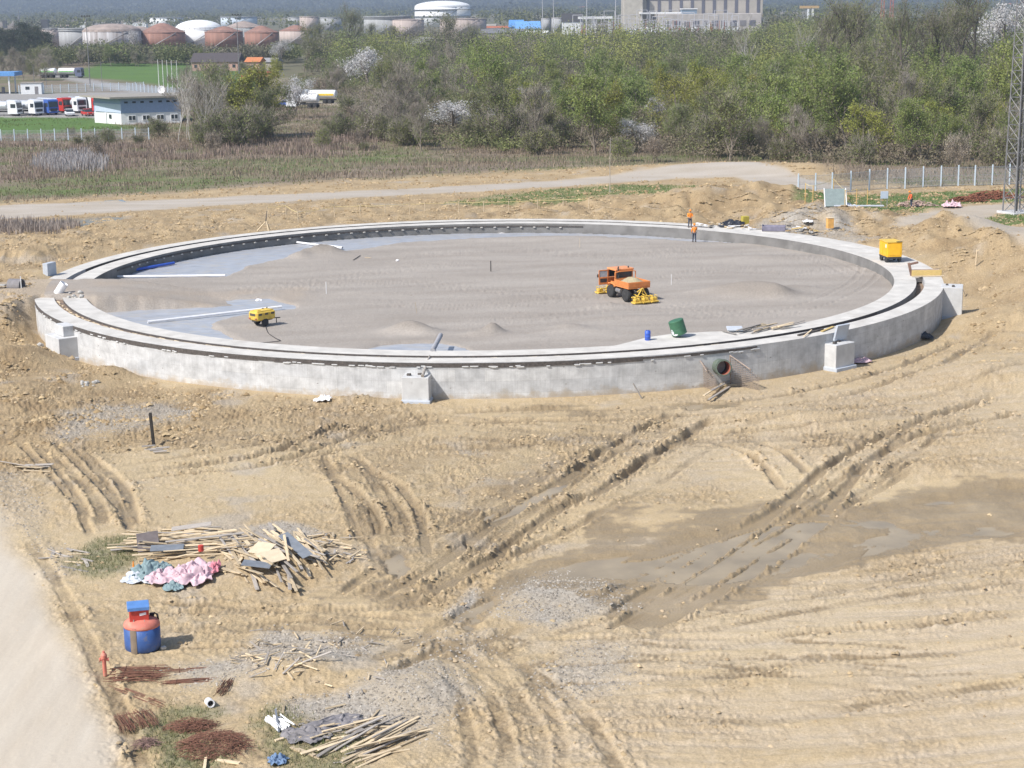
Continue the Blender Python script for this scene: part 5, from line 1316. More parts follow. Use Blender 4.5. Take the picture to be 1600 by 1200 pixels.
# ------------------------------------------------------------------ steel
def bundle(name, px, py, L, wd, n, rz, m, label, r=.010, hgt=.16, jit=.05, cat="reinforcement", uneven=.2):
    p = at(px, py); mb = MB(); rg = random.Random(int(px))
    for i in range(n):
        y = rg.uniform(-wd / 2, wd / 2); z = rg.uniform(.02, hgt); o1, o2 = rg.gauss(0, uneven), rg.gauss(0, uneven); a = rg.gauss(0, jit)
        mb.tube([(-L / 2 + o1, y - a, z), (o1 * .3, y + rg.gauss(0, .02), z + .02), (L / 2 + o2, y + a, z + rg.gauss(0, .02))], r, 4, False)
    for x in (-L * .3, L * .3): mb.tube([(x, -wd / 2 - .03, .01), (x, -wd / 2, hgt), (x, wd / 2, hgt), (x, wd / 2 + .03, .01)], .012, 4)
    o = mb.build(name, m); o.location = p; o.rotation_euler = (0, 0, rz); return tag(o, label, cat)
bundle("rebar_bundle", 217, 1056, 1.85, 1.35, 70, R_(4), M_rust, "rusty reinforcement bundle lying right below the blue and red tank", uneven=.16, jit=.09)
bundle("rebar_bundle", 213, 1128, 1.5, 1.35, 60, R_(-64), M_rust, "rusty reinforcement bundle on the road verge above the wire tangle", uneven=.1)
bundle("rebar_bundle", 300, 1066, 2.0, .35, 16, R_(7), M_rust, "thin strand of rusty bars on the gravel beside the red-brown bundle", hgt=.07)
bundle("rebar_bundle", 352, 1075, 1.3, .4, 24, R_(82), M_rust, "short upright-looking bundle of rusty bars at the rubble mound", hgt=.12)
bundle("rebar_bundle", 215, 1088, 2.6, .35, 8, R_(-40), M_rust, "loose pair of long thin bars beside the road verge", hgt=.04, r=.011)
bundle("rebar_bundle", 310, 1045, 2.4, .5, 7, R_(10), M_rust, "few thin bars lying on the pale gravel strip", hgt=.03, r=.009)
bundle("tube_bundle", 437, 1133, 1.15, .62, 26, R_(-58), M_whitep, "bundle of short white tubes lying beside the dark sheeting", r=.035, hgt=.16, jit=.03, cat="tubes", uneven=.05)
plank(at(431, 1119) + Vector((0, 0, .26)), at(436, 1148) + Vector((0, 0, .1)), .07, .06, M_bgply, "dark grey bar lying across the white tube bundle")
def tangle(name, px, py, sx, sy, h, n, m, label, r=.009):
    p = at(px, py); mb = MB(); rg = random.Random(int(px) + 3)
    for i in range(n):
        a = rg.uniform(0, 6.28); q = math.sqrt(rg.random()); cx, cy = q * math.cos(a) * sx / 2, q * math.sin(a) * sy / 2
        d = rg.gauss(R_(25), .7); L = rg.uniform(.25, .9); zc = rg.uniform(0, h) * (1.05 - q * q); bow = rg.uniform(-.15, .15)
        ux, uy = math.cos(d), math.sin(d)
        mb.tube([(cx - ux * L / 2, cy - uy * L / 2, zc + rg.uniform(-.06, .06)), (cx - uy * bow, cy + ux * bow, zc + rg.uniform(0, .12)), (cx + ux * L / 2, cy + uy * L / 2, zc + rg.uniform(-.06, .06))], r, 3, False)
    o = mb.build(name, m); o.location = p; return tag(o, label, "wire")
tangle("wire_tangle", 335, 1168, 2.3, 2.2, .5, 460, M_rust, "large tangled heap of rusty wire in the weeds at the bottom edge")
tangle("wire_tangle", 300, 1137, 1.6, .8, .3, 200, M_rust, "smaller rusty wire tangle behind the large one")
tangle("wire_tangle", 228, 1163, .6, .5, .2, 70, mat("brown_wire", (.22, .14, .12), .9), "little coil of brown wire on the road verge")
tangle("rebar_heap", 1552, 310, 7.0, 2.4, .9, 380, mat("red_rust", (.25, .10, .06), .9, var=.25), "long heap of red rusty steel on the grass beside the lattice mast", r=.05)
tangle("rebar_heap", 1512, 314, 4.5, 2.0, .6, 160, mat("brown_rust", (.22, .085, .05), .9, var=.25), "low heap of rusty steel on the grass next to the longer heap", r=.045)
tangle("rebar_heap", 1430, 322, 4.5, 1.4, .6, 110, mat("mixed_scrap", (.45, .33, .29), .9, var=.35), "flat heap of pale scrap beside the person in orange on the grass", r=.05)
# red hydrant
t = thing("hydrant", "red standpipe hydrant beside the rusty bars on the road verge", "hydrant", at(164, 1052), R_(10))
MB().tube([(0, 0, -.1), (0, 0, .62)], .075, 12).build("standpipe", M_redf, t); MB().lathe([(.09, .6), (.12, .62), (.12, .74), (.09, .80), (.05, .84), (.05, .90), (0, .90)], 14).build("bonnet", M_redf, t)
for s in (-1, 1): MB().lathe([(.06, 0), (.06, .14), (.08, .14), (.08, .18), (0, .18)], 12, (0, 0, .56), Matrix.Rotation(R_(90 * s), 4, 'Y')).build("outlet", M_redf, t)
t = thing("white_pipe_end", "short white pipe end with a dark mouth in the ochre puddle", "pipe", at(328, 1102), R_(-70))
MB().lathe([(.11, -.3), (.15, -.3), (.15, .22), (.11, .22), (.11, -.3)], 20, (0, 0, .1), Matrix.Rotation(R_(78), 4, 'Y')).build("pipe_wall", M_white, t)
MB().lathe([(0, .0), (.112, .0)], 20, (0, 0, .1), Matrix.Rotation(R_(78), 4, 'Y')).build("dark_mouth", M_dark, t)
# trough on the far ring
x, y = W(1209, 361, ZT); t = thing("mixing_trough", "grey steel trough on the ring in front of the pale gravel heap", "trough", (x, y, ZT), R_(-12))
q = MB(); q.box((0, -.5, .3), (2.2, .05, .5), rot=Matrix.Rotation(R_(14), 4, 'X')); q.box((0, .5, .3), (2.2, .05, .5), rot=Matrix.Rotation(R_(-14), 4, 'X')); q.box((-1.12, 0, .34), (.05, 1.1, .6)); q.box((1.12, 0, .3), (.05, 1.1, .5)); q.box((0, 0, .05), (2.2, .85, .06)); q.build("trough_body", mat("violet_grey_paint", (.22, .21, .28), .6), t)
rs = random.Random(9)
for i in range(26):
    px, py = rs.uniform(1095, 1185), rs.uniform(349, 362); py = 350 + (px - 1095) * .075 + rs.uniform(-3, 4); x, y = W(px, py, ZT); o = MB().box((0, 0, 0), (rs.uniform(.3, 1.3), rs.uniform(.1, .3), .08), ch=.01).build("debris_piece", rs.choice([M_wood, M_white, M_wgrey, M_stone])); o.location = (x, y, ZT + rs.uniform(.05, .2)); o.rotation_euler = (rs.uniform(-.2, .2), rs.uniform(-.2, .2), rs.uniform(0, 3)); tag(o, "scrap of board in the litter on the ring beside the two workers", "debris", "litter on the ring beyond the workers")
for i in range(16):
    px = rs.uniform(1225, 1275); py = 357 + (px - 1225) * .16 + rs.uniform(-3, 3); x, y = W(px, py, ZT); o = MB().box((0, 0, 0), (rs.uniform(.3, 1.4), rs.uniform(.1, .25), .1), ch=.01).build("debris_piece", rs.choice([M_woody, M_white, M_stone, M_dark])); o.location = (x, y, ZT + rs.uniform(.05, .3)); o.rotation_euler = (0, rs.uniform(-.2, .2), rs.uniform(0, 3)); tag(o, "scrap in the litter on the ring between the trough and the gravel heap", "debris", "litter on the ring behind the trough")
o = MB().box((0, 0, .35), (.7, .6, .8), rz=.3).build("yellow_box", mat("olive_yellow_paint", (.42, .36, .06), .7)); o.location = at(1164, 349); tag(o, "small olive-yellow box at the foot of the clay mound beyond the workers", "box")
t = thing("orange_box", "upright orange crate standing on the pale gravel heap", "crate", at(1297, 341), .2); MB().box((0, 0, .55), (.65, .5, 1.0)).build("crate_body", mat("pale_orange_paint", (.72, .40, .12), .7), t); MB().box((0, 0, 1.09), (.72, .56, .06)).build("crate_lid", M_wood, t)
# signs and panels
def sign(px, py, h, w_, hh, m, label, rz=0):
    t = thing("sign_board", label, "sign", at(px, py), rz)
    for s in (-1, 1): MB().tube([(s * w_ * .4, 0, -.2), (s * w_ * .4, 0, h)], .04, 6).build("leg", M_steel, t)
    MB().box((0, -.05, h - hh / 2), (w_, .05, hh), ch=.01).build("panel", m, t); return t
M_sgn = mat("light_blue_sign", (.50, .58, .70), .5, var=.05)
sg = sign(1381, 326, 1.9, .85, .8, M_sgn, "pale blue sign board on two legs standing on the grass", R_(5))
sg = sign(1181, 305, .9, .95, .62, mat("blue_rimmed_sign", (.34, .42, .62), .5), "small blue-rimmed board on the clay mound behind the ring")
MB().box((0, -.09, .59), (.7, .03, .4)).build("sign_face", M_sgn, sg)
t = thing("glazed_frame", "grey translucent panel in a white frame leaning on the grass", "panel", at(1306, 325), R_(-4))
q = MB(); Mx = Matrix.Rotation(R_(-38), 4, 'X')
q.box(Mx @ Vector((0, 0, 1.1)), (2.2, .05, 2.2), rot=Mx); q.build("panel_sheet", mat("grey_green_sheet", (.20, .25, .25), .5, var=.1), t)
for s in (-1, 1): MB().box(Mx @ Vector((s * 1.14, 0, 1.1)), (.1, .09, 2.4), rot=Mx).build("frame_bar", M_whitep, t)
MB().box((2.4, -.3, .1), (5.2, .5, .12), rz=-.03).build("base_slab", M_bluec, t)
# picket tape fences
M_picket = mat("pale_picket", (.55, .46, .33), .8); M_or = mat("orange_picket", (.62, .42, .16), .8); M_tape = mat("yellow_tape", (.62, .52, .25), .7)
def tape_fence(pts, label, m, h=1.1, tape=True):
    P = [at(*p) for p in pts]; t = thing("tape_fence", label, "fence", P[0])
    for p in P: MB().tube([(0, 0, -.2), (0, 0, h)], .045, 6).build("picket", m, t, p - P[0])
    if tape:
        mb = MB()
        for a, b in zip(P[:-1], P[1:]): mb.tube([a - P[0] + Vector((0, 0, h - .08)), (a + b) / 2 - P[0] + Vector((0, 0, h - .16)), b - P[0] + Vector((0, 0, h - .08))], .025, 4, False)
        mb.build("tape", M_tape, t)
tape_fence([(418, 338), (447, 336), (466, 347), (523, 337), (563, 336), (602, 335), (640, 333), (664, 332), (717, 330), (756, 330), (795, 329), (840, 327), (880, 326), (920, 325)], "long line of thin pickets with yellow tape on the clay behind the ring", M_picket)
tape_fence([(1258, 315), (1270, 318), (1302, 305), (1320, 326), (1338, 324), (1355, 322)], "short row of orange pickets around the leaning panel on the grass", M_or, 2.0)
t = thing("tripod", "small wooden tripod of crossed sticks on the far left stretch of the ring", "tripod", Vector((*W(416, 360, ZT), ZT)))
for (dx, dy) in ((-.9, -.2), (.35, .3), (.3, -.5)): MB().tube([(dx, dy, 0), (.05, 0, 1.0)], .07, 5, r2=.04).build("leg", M_wood, t)
MB().tube([(.0, 0, .9), (.12, 0, 2.0)], .07, 5, r2=.03).build("upright", M_form, t)
o = MB().tube([(0, 0, -.3), (0, 0, 3.0), (.05, 0, 6.6)], .06, 6, r2=.035).build("thin_pole", M_wgrey); o.location = at(953, 299); tag(o, "tall thin bare pole standing in the green patch behind the ring", "pole")

# ------------------------------------------------------------------ people
def person(loc, rz, label, pose, shirt=M_hivis, legs=M_trous, helmet=M_hivis):
    t = thing("person", label, "person", loc, rz)
    V = []; E = []; R = []
    def node(p, r, parent=None):
        V.append(p); R.append(r)
        if parent is not None: E.append((parent, len(V) - 1))
        return len(V) - 1
    pel = node((0, 0, .95), .135); ab = node((0.01, 0, 1.12), .125, pel); chst = node((pose.get('lean', 0) * .5, 0, 1.33), .145, ab)
    nk = node((pose.get('lean', 0) * .8, 0, 1.50), .06, chst); hd_ = node((pose.get('lean', 0) + .02, 0, 1.60), .088, nk); hd2 = node((pose.get('lean', 0) + .02, 0, 1.70), .09, hd_)
    nose = node((pose.get('lean', 0) + .12, 0, 1.62), .016, hd_)
    lean = pose.get('lean', 0)
    for s in (1, -1):
        ear = node((lean + .01, s * .093, 1.63), .02, hd_)
        sh = node((lean * .5, s * .19, 1.42), .065, chst)
        el = pose['elbow'][0 if s > 0 else 1]; hn = pose['hand'][0 if s > 0 else 1]
        e = node(el, .047, sh); w_ = node(hn, .033, e)
        d = (Vector(hn) - Vector(el)).normalized(); pm = Vector(hn) + d * .07; pa = node(tuple(pm), .034, w_)
        side = d.cross(Vector((1, 0, 0))).normalized() if abs(d.x) < .9 else Vector((0, 1, 0)); curl = d.cross(side)
        for k, fl in enumerate((.062, .075, .07, .055)):
            b = pm + side * (.028 * (k - 1.5)) ; f1 = node(tuple(b + d * fl * .6), .010, pa); node(tuple(b + d * fl + curl * .02), .009, f1)
        th = node(tuple(Vector(hn) + d * .04 + curl * .04), .011, w_); node(tuple(Vector(hn) + d * .08 + curl * .06), .010, th)
        hp = node((0, s * .10, .90), .095, pel); fx = pose['foot'][0 if s > 0 else 1]
        kn = node((fx * .5 + .04, s * .11, .50), .062, hp); an = node((fx, s * .12, .10), .045, kn); node((fx + .17, s * .13, .045), .042, an)
    def skin(name, V, E, R, m, parent, sub=1, off=0):
        me = bpy.data.meshes.new(name); me.from_pydata(V, E, []); me.materials.append(m)
        o = bpy.data.objects.new(name, me); COL.objects.link(o); o.parent = parent
        o.modifiers.new("skin", 'SKIN').use_smooth_shade = True
        sv = me.skin_vertices.new(name="") if not me.skin_vertices else me.skin_vertices[0]
        for i, d in enumerate(sv.data): d.radius = (R[i] + off, R[i] + off); d.use_root = (i == 0)
        s = o.modifiers.new("sub", 'SUBSURF'); s.levels = sub; s.render_levels = sub
        return o
    try:
        skin("body", V, E, R, M_skin, t)
    except Exception as ex:
        print("skin failed", ex)
    l = lean
    skin("jacket", [(0, 0, .92), (0.01, 0, 1.12), (l * .5, 0, 1.33), (l * .7, 0, 1.45), (l * .5, .19, 1.42), pose['elbow'][0], tuple(Vector(pose['elbow'][0]) * .2 + Vector(pose['hand'][0]) * .8), (l * .5, -.19, 1.42), pose['elbow'][1], tuple(Vector(pose['elbow'][1]) * .2 + Vector(pose['hand'][1]) * .8)],
         [(0, 1), (1, 2), (2, 3), (2, 4), (4, 5), (5, 6), (2, 7), (7, 8), (8, 9)], [.155, .15, .17, .10, .085, .065, .05, .085, .065, .05], shirt, t)
    f0, f1 = pose['foot']
    skin("trousers", [(0, 0, .98), (0, .10, .88), (f0 * .5 + .04, .11, .50), (f0, .12, .10), (0, -.10, .88), (f1 * .5 + .04, -.11, .50), (f1, -.12, .10)], [(0, 1), (1, 2), (2, 3), (0, 4), (4, 5), (5, 6)], [.145, .11, .08, .065, .11, .08, .065], legs, t)
    MB().lathe([(.15, 0), (.135, .015), (.125, .05), (.10, .10), (.05, .135), (0, .145)], 18, (l + .03, 0, 1.70)).build("helmet", helmet, t, smooth_=True)
    for s in (1, -1):
        MB().box((pose['foot'][0 if s > 0 else 1] + .06, s * .125, .05), (.3, .11, .11), ch=.035).build("boot", M_dark, t)
        MB().box((l + .105, s * .035, 1.645), (.012, .025, .012), ch=.003).build("eye", M_dark, t)
    MB().box((l + .108, 0, 1.572), (.012, .05, .01), ch=.003).build("mouth", mat("lips", (.35, .15, .12), .6), t)
    return t
x, y = W(1078, 355.5, ZT)
person((x, y, ZT), R_(-80), "person in orange hi-vis jacket and helmet standing on the concrete ring", dict(elbow=[(.10, .26, 1.18), (.08, -.27, 1.16)], hand=[(.30, .14, 1.12), (.28, -.16, 1.08)], foot=[.05, -.08], lean=.05))
pp = at(1085, 367.5)
person(pp, R_(95), "person in orange hi-vis vest standing on the sand against the far inner wall", dict(elbow=[(.04, .27, 1.14), (.12, -.26, 1.18)], hand=[(.14, .26, .90), (.30, -.18, 1.25)], foot=[.08, -.06], lean=.06))
pp = at(1424, 324)
person(pp, R_(200), "person in orange-red jacket bending over scrap on the grass by the sign", dict(elbow=[(.28, .22, 1.05), (.26, -.22, 1.02)], hand=[(.42, .15, .80), (.40, -.15, .78)], foot=[.06, -.08], lean=.26), shirt=mat("orange_red_cloth", (.75, .15, .05), .8))
# ------------------------------------------------------------------ lattice mast
M_galv = mat("galvanised_steel", (.22, .22, .23), .6, .3, var=.2)
M_post = mat("pale_blue_post", (.52, .62, .72), .6, var=.08)
M_postg = mat("grey_green_post", (.33, .38, .38), .7, var=.1)
def far_at(px, py, z=1.9):
    x, y = W(px, py, z); return Vector((x, y, z))
def lattice_mast():
    p = at(1589, 333); t = thing("lattice_mast", "tall grey steel lattice mast standing at the fence by the dirt lane", "mast", p, R_(20))
    H = 44; b = 1.05; leg = MB()
    def hw(z): return b * (1 - .55 * z / H)
    for sx in (-1, 1):
        for sy in (-1, 1):
            MB().tube([(sx * hw(-.5), sy * hw(-.5), -.5), (sx * hw(H), sy * hw(H), H)], .085, 6, r2=.05).build("leg", M_galv, t)
    br = MB(); z = 0; k = 0
    while z < H - 1:
        s = hw(z) * 1.55; z2 = min(z + s, H)
        for (ax, ay, bx, by) in ((-1, -1, 1, -1), (1, -1, 1, 1), (1, 1, -1, 1), (-1, 1, -1, -1)):
            h1, h2 = hw(z), hw(z2)
            br.tube([(ax * h1, ay * h1, z), (bx * h2, by * h2, z2)], .032, 4, False); br.tube([(bx * h1, by * h1, z), (ax * h2, ay * h2, z2)], .032, 4, False)
            br.tube([(ax * h2, ay * h2, z2), (bx * h2, by * h2, z2)], .03, 4, False)
        z = z2
    br.build("bracing", M_galv, t)
    q = MB()
    for k in range(60): q.box((0, -hw(k * .7) * .8, k * .7 + .3), (.4, .03, .03), ch=.005)
    for s in (-.2, .2): q.tube([(s, -b * .8, 0), (s, -hw(42) * .8, 42)], .02, 4)
    q.build("ladder", M_galv, t)
    MB().tube([(0, .1, 0), (0, .1, H)], .11, 8).build("cable_duct", M_dark, t)
    MB().box((0, 0, -.05), (3.0, 3.0, .5)).build("plinth", M_conc, t)
lattice_mast()
# ------------------------------------------------------------------ fences
def post_fence(pts, label, h=2.3, m=M_post, wid=.16, mesh_=True, rails=True, wire=None):
    P = [at(*p) if p[1] > 230 else far_at(*p) for p in pts]; t = thing("post_fence", label, "fence", P[0])
    pm = None
    for p in P:
        if pm is None: pm = MB().box((0, 0, h / 2), (wid, wid * .8, h + .3), ch=.02).build("post", m, t)
        else: pm = pm.copy(); COL.objects.link(pm)
        pm.location = p - P[0]
    if mesh_:
        mb = MB()
        for a, b in zip(P[:-1], P[1:]):
            a0 = a - P[0]; b0 = b - P[0]; n = max(6, int((b - a).length / .16))
            for i in range(n + 1):
                q = a0 + (b0 - a0) * i / n; mb.tube([q + Vector((0, 0, .05)), q + Vector((0, 0, h - .1))], .02, 3, False)
            for zz in (.1, .7, 1.3, h - .12): mb.tube([a0 + Vector((0, 0, zz)), b0 + Vector((0, 0, zz))], .02, 3, False)
        mb.build("wire_mesh", wire or M_galv, t)
    return t
M_wire = mat("galvanised_wire", (.36, .39, .42), .6, .2)
post_fence([(1247, 304 - 3 + 4), (1274, 304), (1300, 303), (1329, 300), (1358, 297), (1386, 295), (1414, 294), (1442, 292), (1470, 291), (1497, 290), (1523, 290), (1550, 289), (1577, 288), (1605, 287), (1632, 286)], "wire mesh fence on pale blue posts along the grass beside the lattice mast", 2.4, wire=M_wire)
post_fence([(x, 221 - .012 * x) for x in range(-40, 240, 21)], "pale post and wire fence in the brown scrub below the depot bank", 2.0, wire=M_wire)
post_fence([(x, 147.5 - .03 * x) for x in range(30, 232, 13)], "pale blue fence along the back of the depot yard", 2.2, wire=M_post)
post_fence([(202 + i * 6, 141.5 + i * .62) for i in range(26)], "pale blue picket fence between the green field and the depot road", 2.0, wire=M_wire)
# ------------------------------------------------------------------ light poles, flag poles
def light_pole(px, py, h, label, r=.16, lamps=True):
    t = thing("light_pole", label, "light pole", far_at(px, py)); MB().tube([(0, 0, 0), (0, 0, h)], r, 8, r2=r * .6).build("pole", M_galv, t)
    if lamps:
        q = MB(); q.box((0, 0, h), (2.6, .2, .12)); q.build("crossarm", M_galv, t)
        for x in (-1.1, -.4, .4, 1.1): MB().box((x, -.15, h + .15), (.4, .3, .34), ch=.05).build("floodlight", M_dark, t)
light_pole(141, 137, 20.5, "tall floodlight pole by the depot entrance road")
light_pole(375, 141, 20.5, "tall floodlight pole in front of the brick house with the dark roof")
light_pole(213 / 4 + .5, 133, 6, "slim lamp post behind the white kiosk", .1, False)
light_pole(73, 138, 5, "slim lamp post beside the depot back fence", .1, False)
light_pole(160, 140, 8, "slim pole at the depot road near the tall floodlight pole", .1, False)
for i, x in enumerate((249, 256, 263, 270, 278)): 
    o = MB().tube([(0, 0, 0), (0, 0, 8.6)], .11, 6, r2=.06).build("flag_pole", M_whitep); o.location = far_at(x, 142 + i * .4); tag(o, "thin bare flag pole in the row behind the depot building", "flag pole", "flag poles behind the depot building")
# ------------------------------------------------------------------ depot building
M_bwall = mat("pale_blue_render", (.46, .54, .68), .85, var=.06); M_wwall = mat("white_render", (.72, .74, .76), .85, var=.05); M_blues = mat("blue_cladding", (.25, .34, .52), .6, var=.08)
M_roofg = mat("grey_flat_roof", (.30, .28, .25), .9, var=.15)
def depot():
    p = far_at(190, 195); t = thing("depot_building", "two-tone pale blue and white depot building with a wide flat roof and a satellite dish", "building", p, 0)
    c = far_at(190, 195); a = far_at(161, 192.5); b = far_at(276, 192)
    ux = (b - c); ux.z = 0; Lx = ux.length + 1; ux.normalize(); uy = (a - c); uy.z = 0; Ly = max(uy.length, 9.5); uy = Vector((-ux.y, ux.x, 0)) if True else uy
    M = Matrix((ux, uy, Vector((0, 0, 1)))).transposed().to_4x4()
    sk = Vector((-4.0 / 9.5, 1, 0)).normalized()
    H = 5.2
    poly = [(0, 0), (Lx, 0), (Lx - 4, 10), (-4, 10)]
    pr = [tuple((M @ Vector((x, y, 0))).xy) for x, y in poly]
    w1 = MB().prism(pr, -.2, 2.25).build("wall", M_wwall, t)
    w2 = MB().prism([tuple((M @ Vector((x, y, 0))).xy) for x, y in [(-.02, -.03), (Lx + .02, -.03), (Lx - 4 + .02, 10.02), (-4.03, 10.02)]], 2.25, H).build("upper_wall", M_blues, t)
    MB().prism([tuple((M @ Vector((x, y, 0))).xy) for x, y in [(-2.2, -1.0), (Lx + 3, -1.0), (Lx + 1, 12), (-6.6, 12)]], H, H + .35).build("roof", M_roofg, t)
    for i in range(4):
        x = Lx * (.10 + i * .235) + .4; f = MB()
        f.box(M @ Vector((x + .55, -.05, 1.3)), (1.55, .10, 1.15), rz=math.atan2(ux.y, ux.x), ch=.02); fo = f.build("window", M_whitep, t)
        g = MB()
        for k in (-.36, .36): g.box(M @ Vector((x + .55 + k, -.11, 1.3)), (.55, .03, .8), rz=math.atan2(ux.y, ux.x), ch=.005)
        g.build("pane", M_glass, fo)
    for x in (.6, 2.2, 3.8, 5.6, 7.4, 9, 10.4):
        MB().box(M @ Vector((x + .5, -.08, 4.4)), (.7, .06, .35), rz=math.atan2(ux.y, ux.x), ch=.01).build("upper_window", M_glass, t)
    wv = MB(); q = M @ (sk * 4 + Vector((-.06, 0, 3.4)))
    az = math.atan2((M @ sk).y, (M @ sk).x)
    MB().box(M @ (sk * 5) + Vector((0, 0, 3.2)), (10.2, .1, 1.7), rz=az, ch=.01).build("end_cladding", M_bwall, t)
    MB().box(M @ (sk * 6.2) + Vector((0, 0, 1.05)), (1.0, .16, 2.1), rz=az, ch=.02).build("door", M_whitep, t)
    MB().box(M @ (sk * 4.2) + Vector((0, 0, 1.5)), (.8, .16, .8), rz=az, ch=.02).build("end_window", M_glass, t)
    d = MB(); d.lathe([(0, .12), (.4, .16), (.75, .34), (.8, .36), (.75, .30), (.4, .08), (0, .04)], 20, M @ Vector((9.0, 4, H + 1.25)), Matrix.Rotation(R_(70), 4, 'X')); dd = d.build("satellite_dish", M_white, t)
    MB().tube([M @ Vector((9.0, 4.1, H + .3)), M @ Vector((9.0, 4.1, H + 1.2))], .05, 6).build("mast", M_galv, dd)
depot()
t = thing("kiosk", "small white kiosk at the depot back fence", "kiosk", far_at(51, 147), R_(4)); MB().box((0, 0, 1.5), (5.6, 3, 3.0)).build("wall", M_wwall, t); MB().box((0, 0, 3.07), (6, 3.4, .14)).build("roof", M_roofg, t)
MB().box((-1.0, -1.53, 1.7), (1.1, .06, .8)).build("window", M_glass, t); MB().box((1.4, -1.53, 1.1), (.9, .06, 2.0)).build("door", M_greyp, t)
t = thing("canopy", "blue filling-station canopy at the left end of the depot yard", "canopy", far_at(0, 146), 0)
MB().box((-2.5, 0, 5.4), (16, 8, 1.1)).build("roof", mat("bright_blue_fascia", (.12, .30, .62), .5), t)
for x in (-8, 3.6):
    for y in (-3, 3): MB().box((x, y, 2.4), (.35, .35, 4.9)).build("column", M_wwall, t)
for x in (-3, 1): MB().box((x, 0, .9), (.8, .5, 1.8)).build("fuel_pump", M_greyp, t)
# ------------------------------------------------------------------ lorries
def lorry(px, py, hd, cabm, tankm, label, kind="tank", group=None, L=8.5, stripe=None, z=1.9, trailer=False):
    p = far_at(px, py, z); t = thing("lorry", label, "lorry", p, R_(hd), group)
    q = MB(); q.box((-L / 2 + .5, 0, .95), (L + 1, .9, .3)); q.build("chassis", M_dark, t)
    c = MB(); c.extrude([(0, .5), (2.2, .5), (2.28, 1.5), (2.1, 3.1), (1.8, 3.35), (0, 3.35)], 2.45, Matrix.Identity(4)); cb = c.build("cab", cabm, t)
    MB().extrude([(2.262, 1.75), (2.30, 1.75), (2.16, 2.85), (2.12, 2.85)], 2.1, Matrix.Identity(4)).build("windscreen", M_glass, cb)
    for s in (-1, 1):
        MB().box((1.35, s * 1.235, 2.2), (1.2, .03, .85), ch=.01).build("side_window", M_glass, cb)
        MB().box((2.28, s * .85, .85), (.06, .4, .25)).build("headlight", M_offwhite, cb)
    MB().box((2.31, 0, 1.15), (.06, 1.7, .55)).build("grille", M_dark, cb); MB().box((2.25, 0, .62), (.25, 2.4, .32)).build("bumper", cabm, cb)
    for x in (1.3, -L * .62, -L * .62 - 1.3):
        for s in (-1, 1): wheel(t, (x, s * 1.0, .5), .5, .32, 14)
    def tank(x0, x1):
        n = 20; v = []; f = []
        for i, (x, k) in enumerate(((x0, .0), (x0, .85), (x0 - .12, .97), (x0 - .3, 1), (x1 + .3, 1), (x1 + .12, .97), (x1, .85), (x1, 0))):
            for a in range(n): v.append((x, 1.22 * k * math.cos(a * 6.2832 / n), 2.25 + .98 * k * math.sin(a * 6.2832 / n)))
        for i in range(7):
            for a in range(n): f.append((i * n + a, i * n + (a + 1) % n, (i + 1) * n + (a + 1) % n, (i + 1) * n + a))
        o = MB().add(v, f).build("tank", tankm, t)
        if stripe:
            for s in (-1, 1): MB().box(((x0 + x1) / 2, s * 1.235, 2.2), (abs(x1 - x0) * .9, .03, .5), ch=.01).build("side_stripe", stripe, o)
        MB().box(((x0 + x1) / 2, 0, 3.27), (abs(x1 - x0) * .8, .5, .1)).build("walkway", M_steel, o)
    if kind == "tank": tank(-.3, -L)
    if trailer:
        tank(-L - 1.2, -2 * L - .4)
        for x in (-L - 2.4, -2 * L + .6, -2 * L + 1.8):
            for s in (-1, 1): wheel(t, (x, s * 1.0, .5), .5, .32, 14)
        q = MB(); q.box((-1.5 * L, 0, .95), (L * 1.1, .9, .3)); q.build("trailer_frame", M_dark, t)
    if kind == "box":
        MB().box((-L / 2 - .1, 0, 2.2), (L - .4, 2.45, 2.3)).build("load_box", tankm, t)
    return t
M_lred = mat("lorry_red", (.50, .04, .03), .4, var=.06); M_lblue = mat("lorry_blue", (.05, .12, .42), .4, var=.06); M_lwhite = mat("lorry_white", (.75, .77, .80), .4, var=.04); M_lblack = mat("lorry_black", (.02, .02, .03), .35); M_lsil = mat("silver_tank", (.62, .64, .68), .35, .3, var=.05)
lorry(17, 181, -14, M_lwhite, M_lsil, "white lorry cab with a silver tank parked first in the depot row by the canopy")
lorry(52, 180, -38, M_lwhite, M_lsil, "white lorry with a round silver tank parked next to the blue cab")
lorry(77, 179, -48, M_lblue, M_lsil, "blue lorry cab parked between silver tank and red lorry")
lorry(97, 176, -40, M_lred, M_lsil, "red tank lorry parked beside the blue cab in the depot row")
lorry(121, 176, -46, M_lwhite, M_lsil, "white lorry cab parked between red and black lorries")
lorry(137, 175, -50, M_lblack, M_lsil, "black lorry cab parked between white and red lorries")
lorry(152, 176, -52, M_lred, M_lwhite, "red lorry with a white box body parked against the depot building", "box")
lorry(120, 121.5, -10, mat("dark_blue_cab", (.12, .14, .22), .4), M_lwhite, "tank lorry with a white and green striped tank and trailer on the depot road", L=6.2, trailer=True, stripe=mat("green_stripe", (.25, .5, .22), .5))
lorry(482, 162, 168, M_lwhite, M_lwhite, "white tank lorry with a yellow side on the dirt track", stripe=mat("yellow_stripe", (.75, .52, .06), .5), L=7)
lorry(465, 169, 170, M_lwhite, M_lwhite, "white lorry half hidden by bushes below the yellow-sided tanker", L=5)
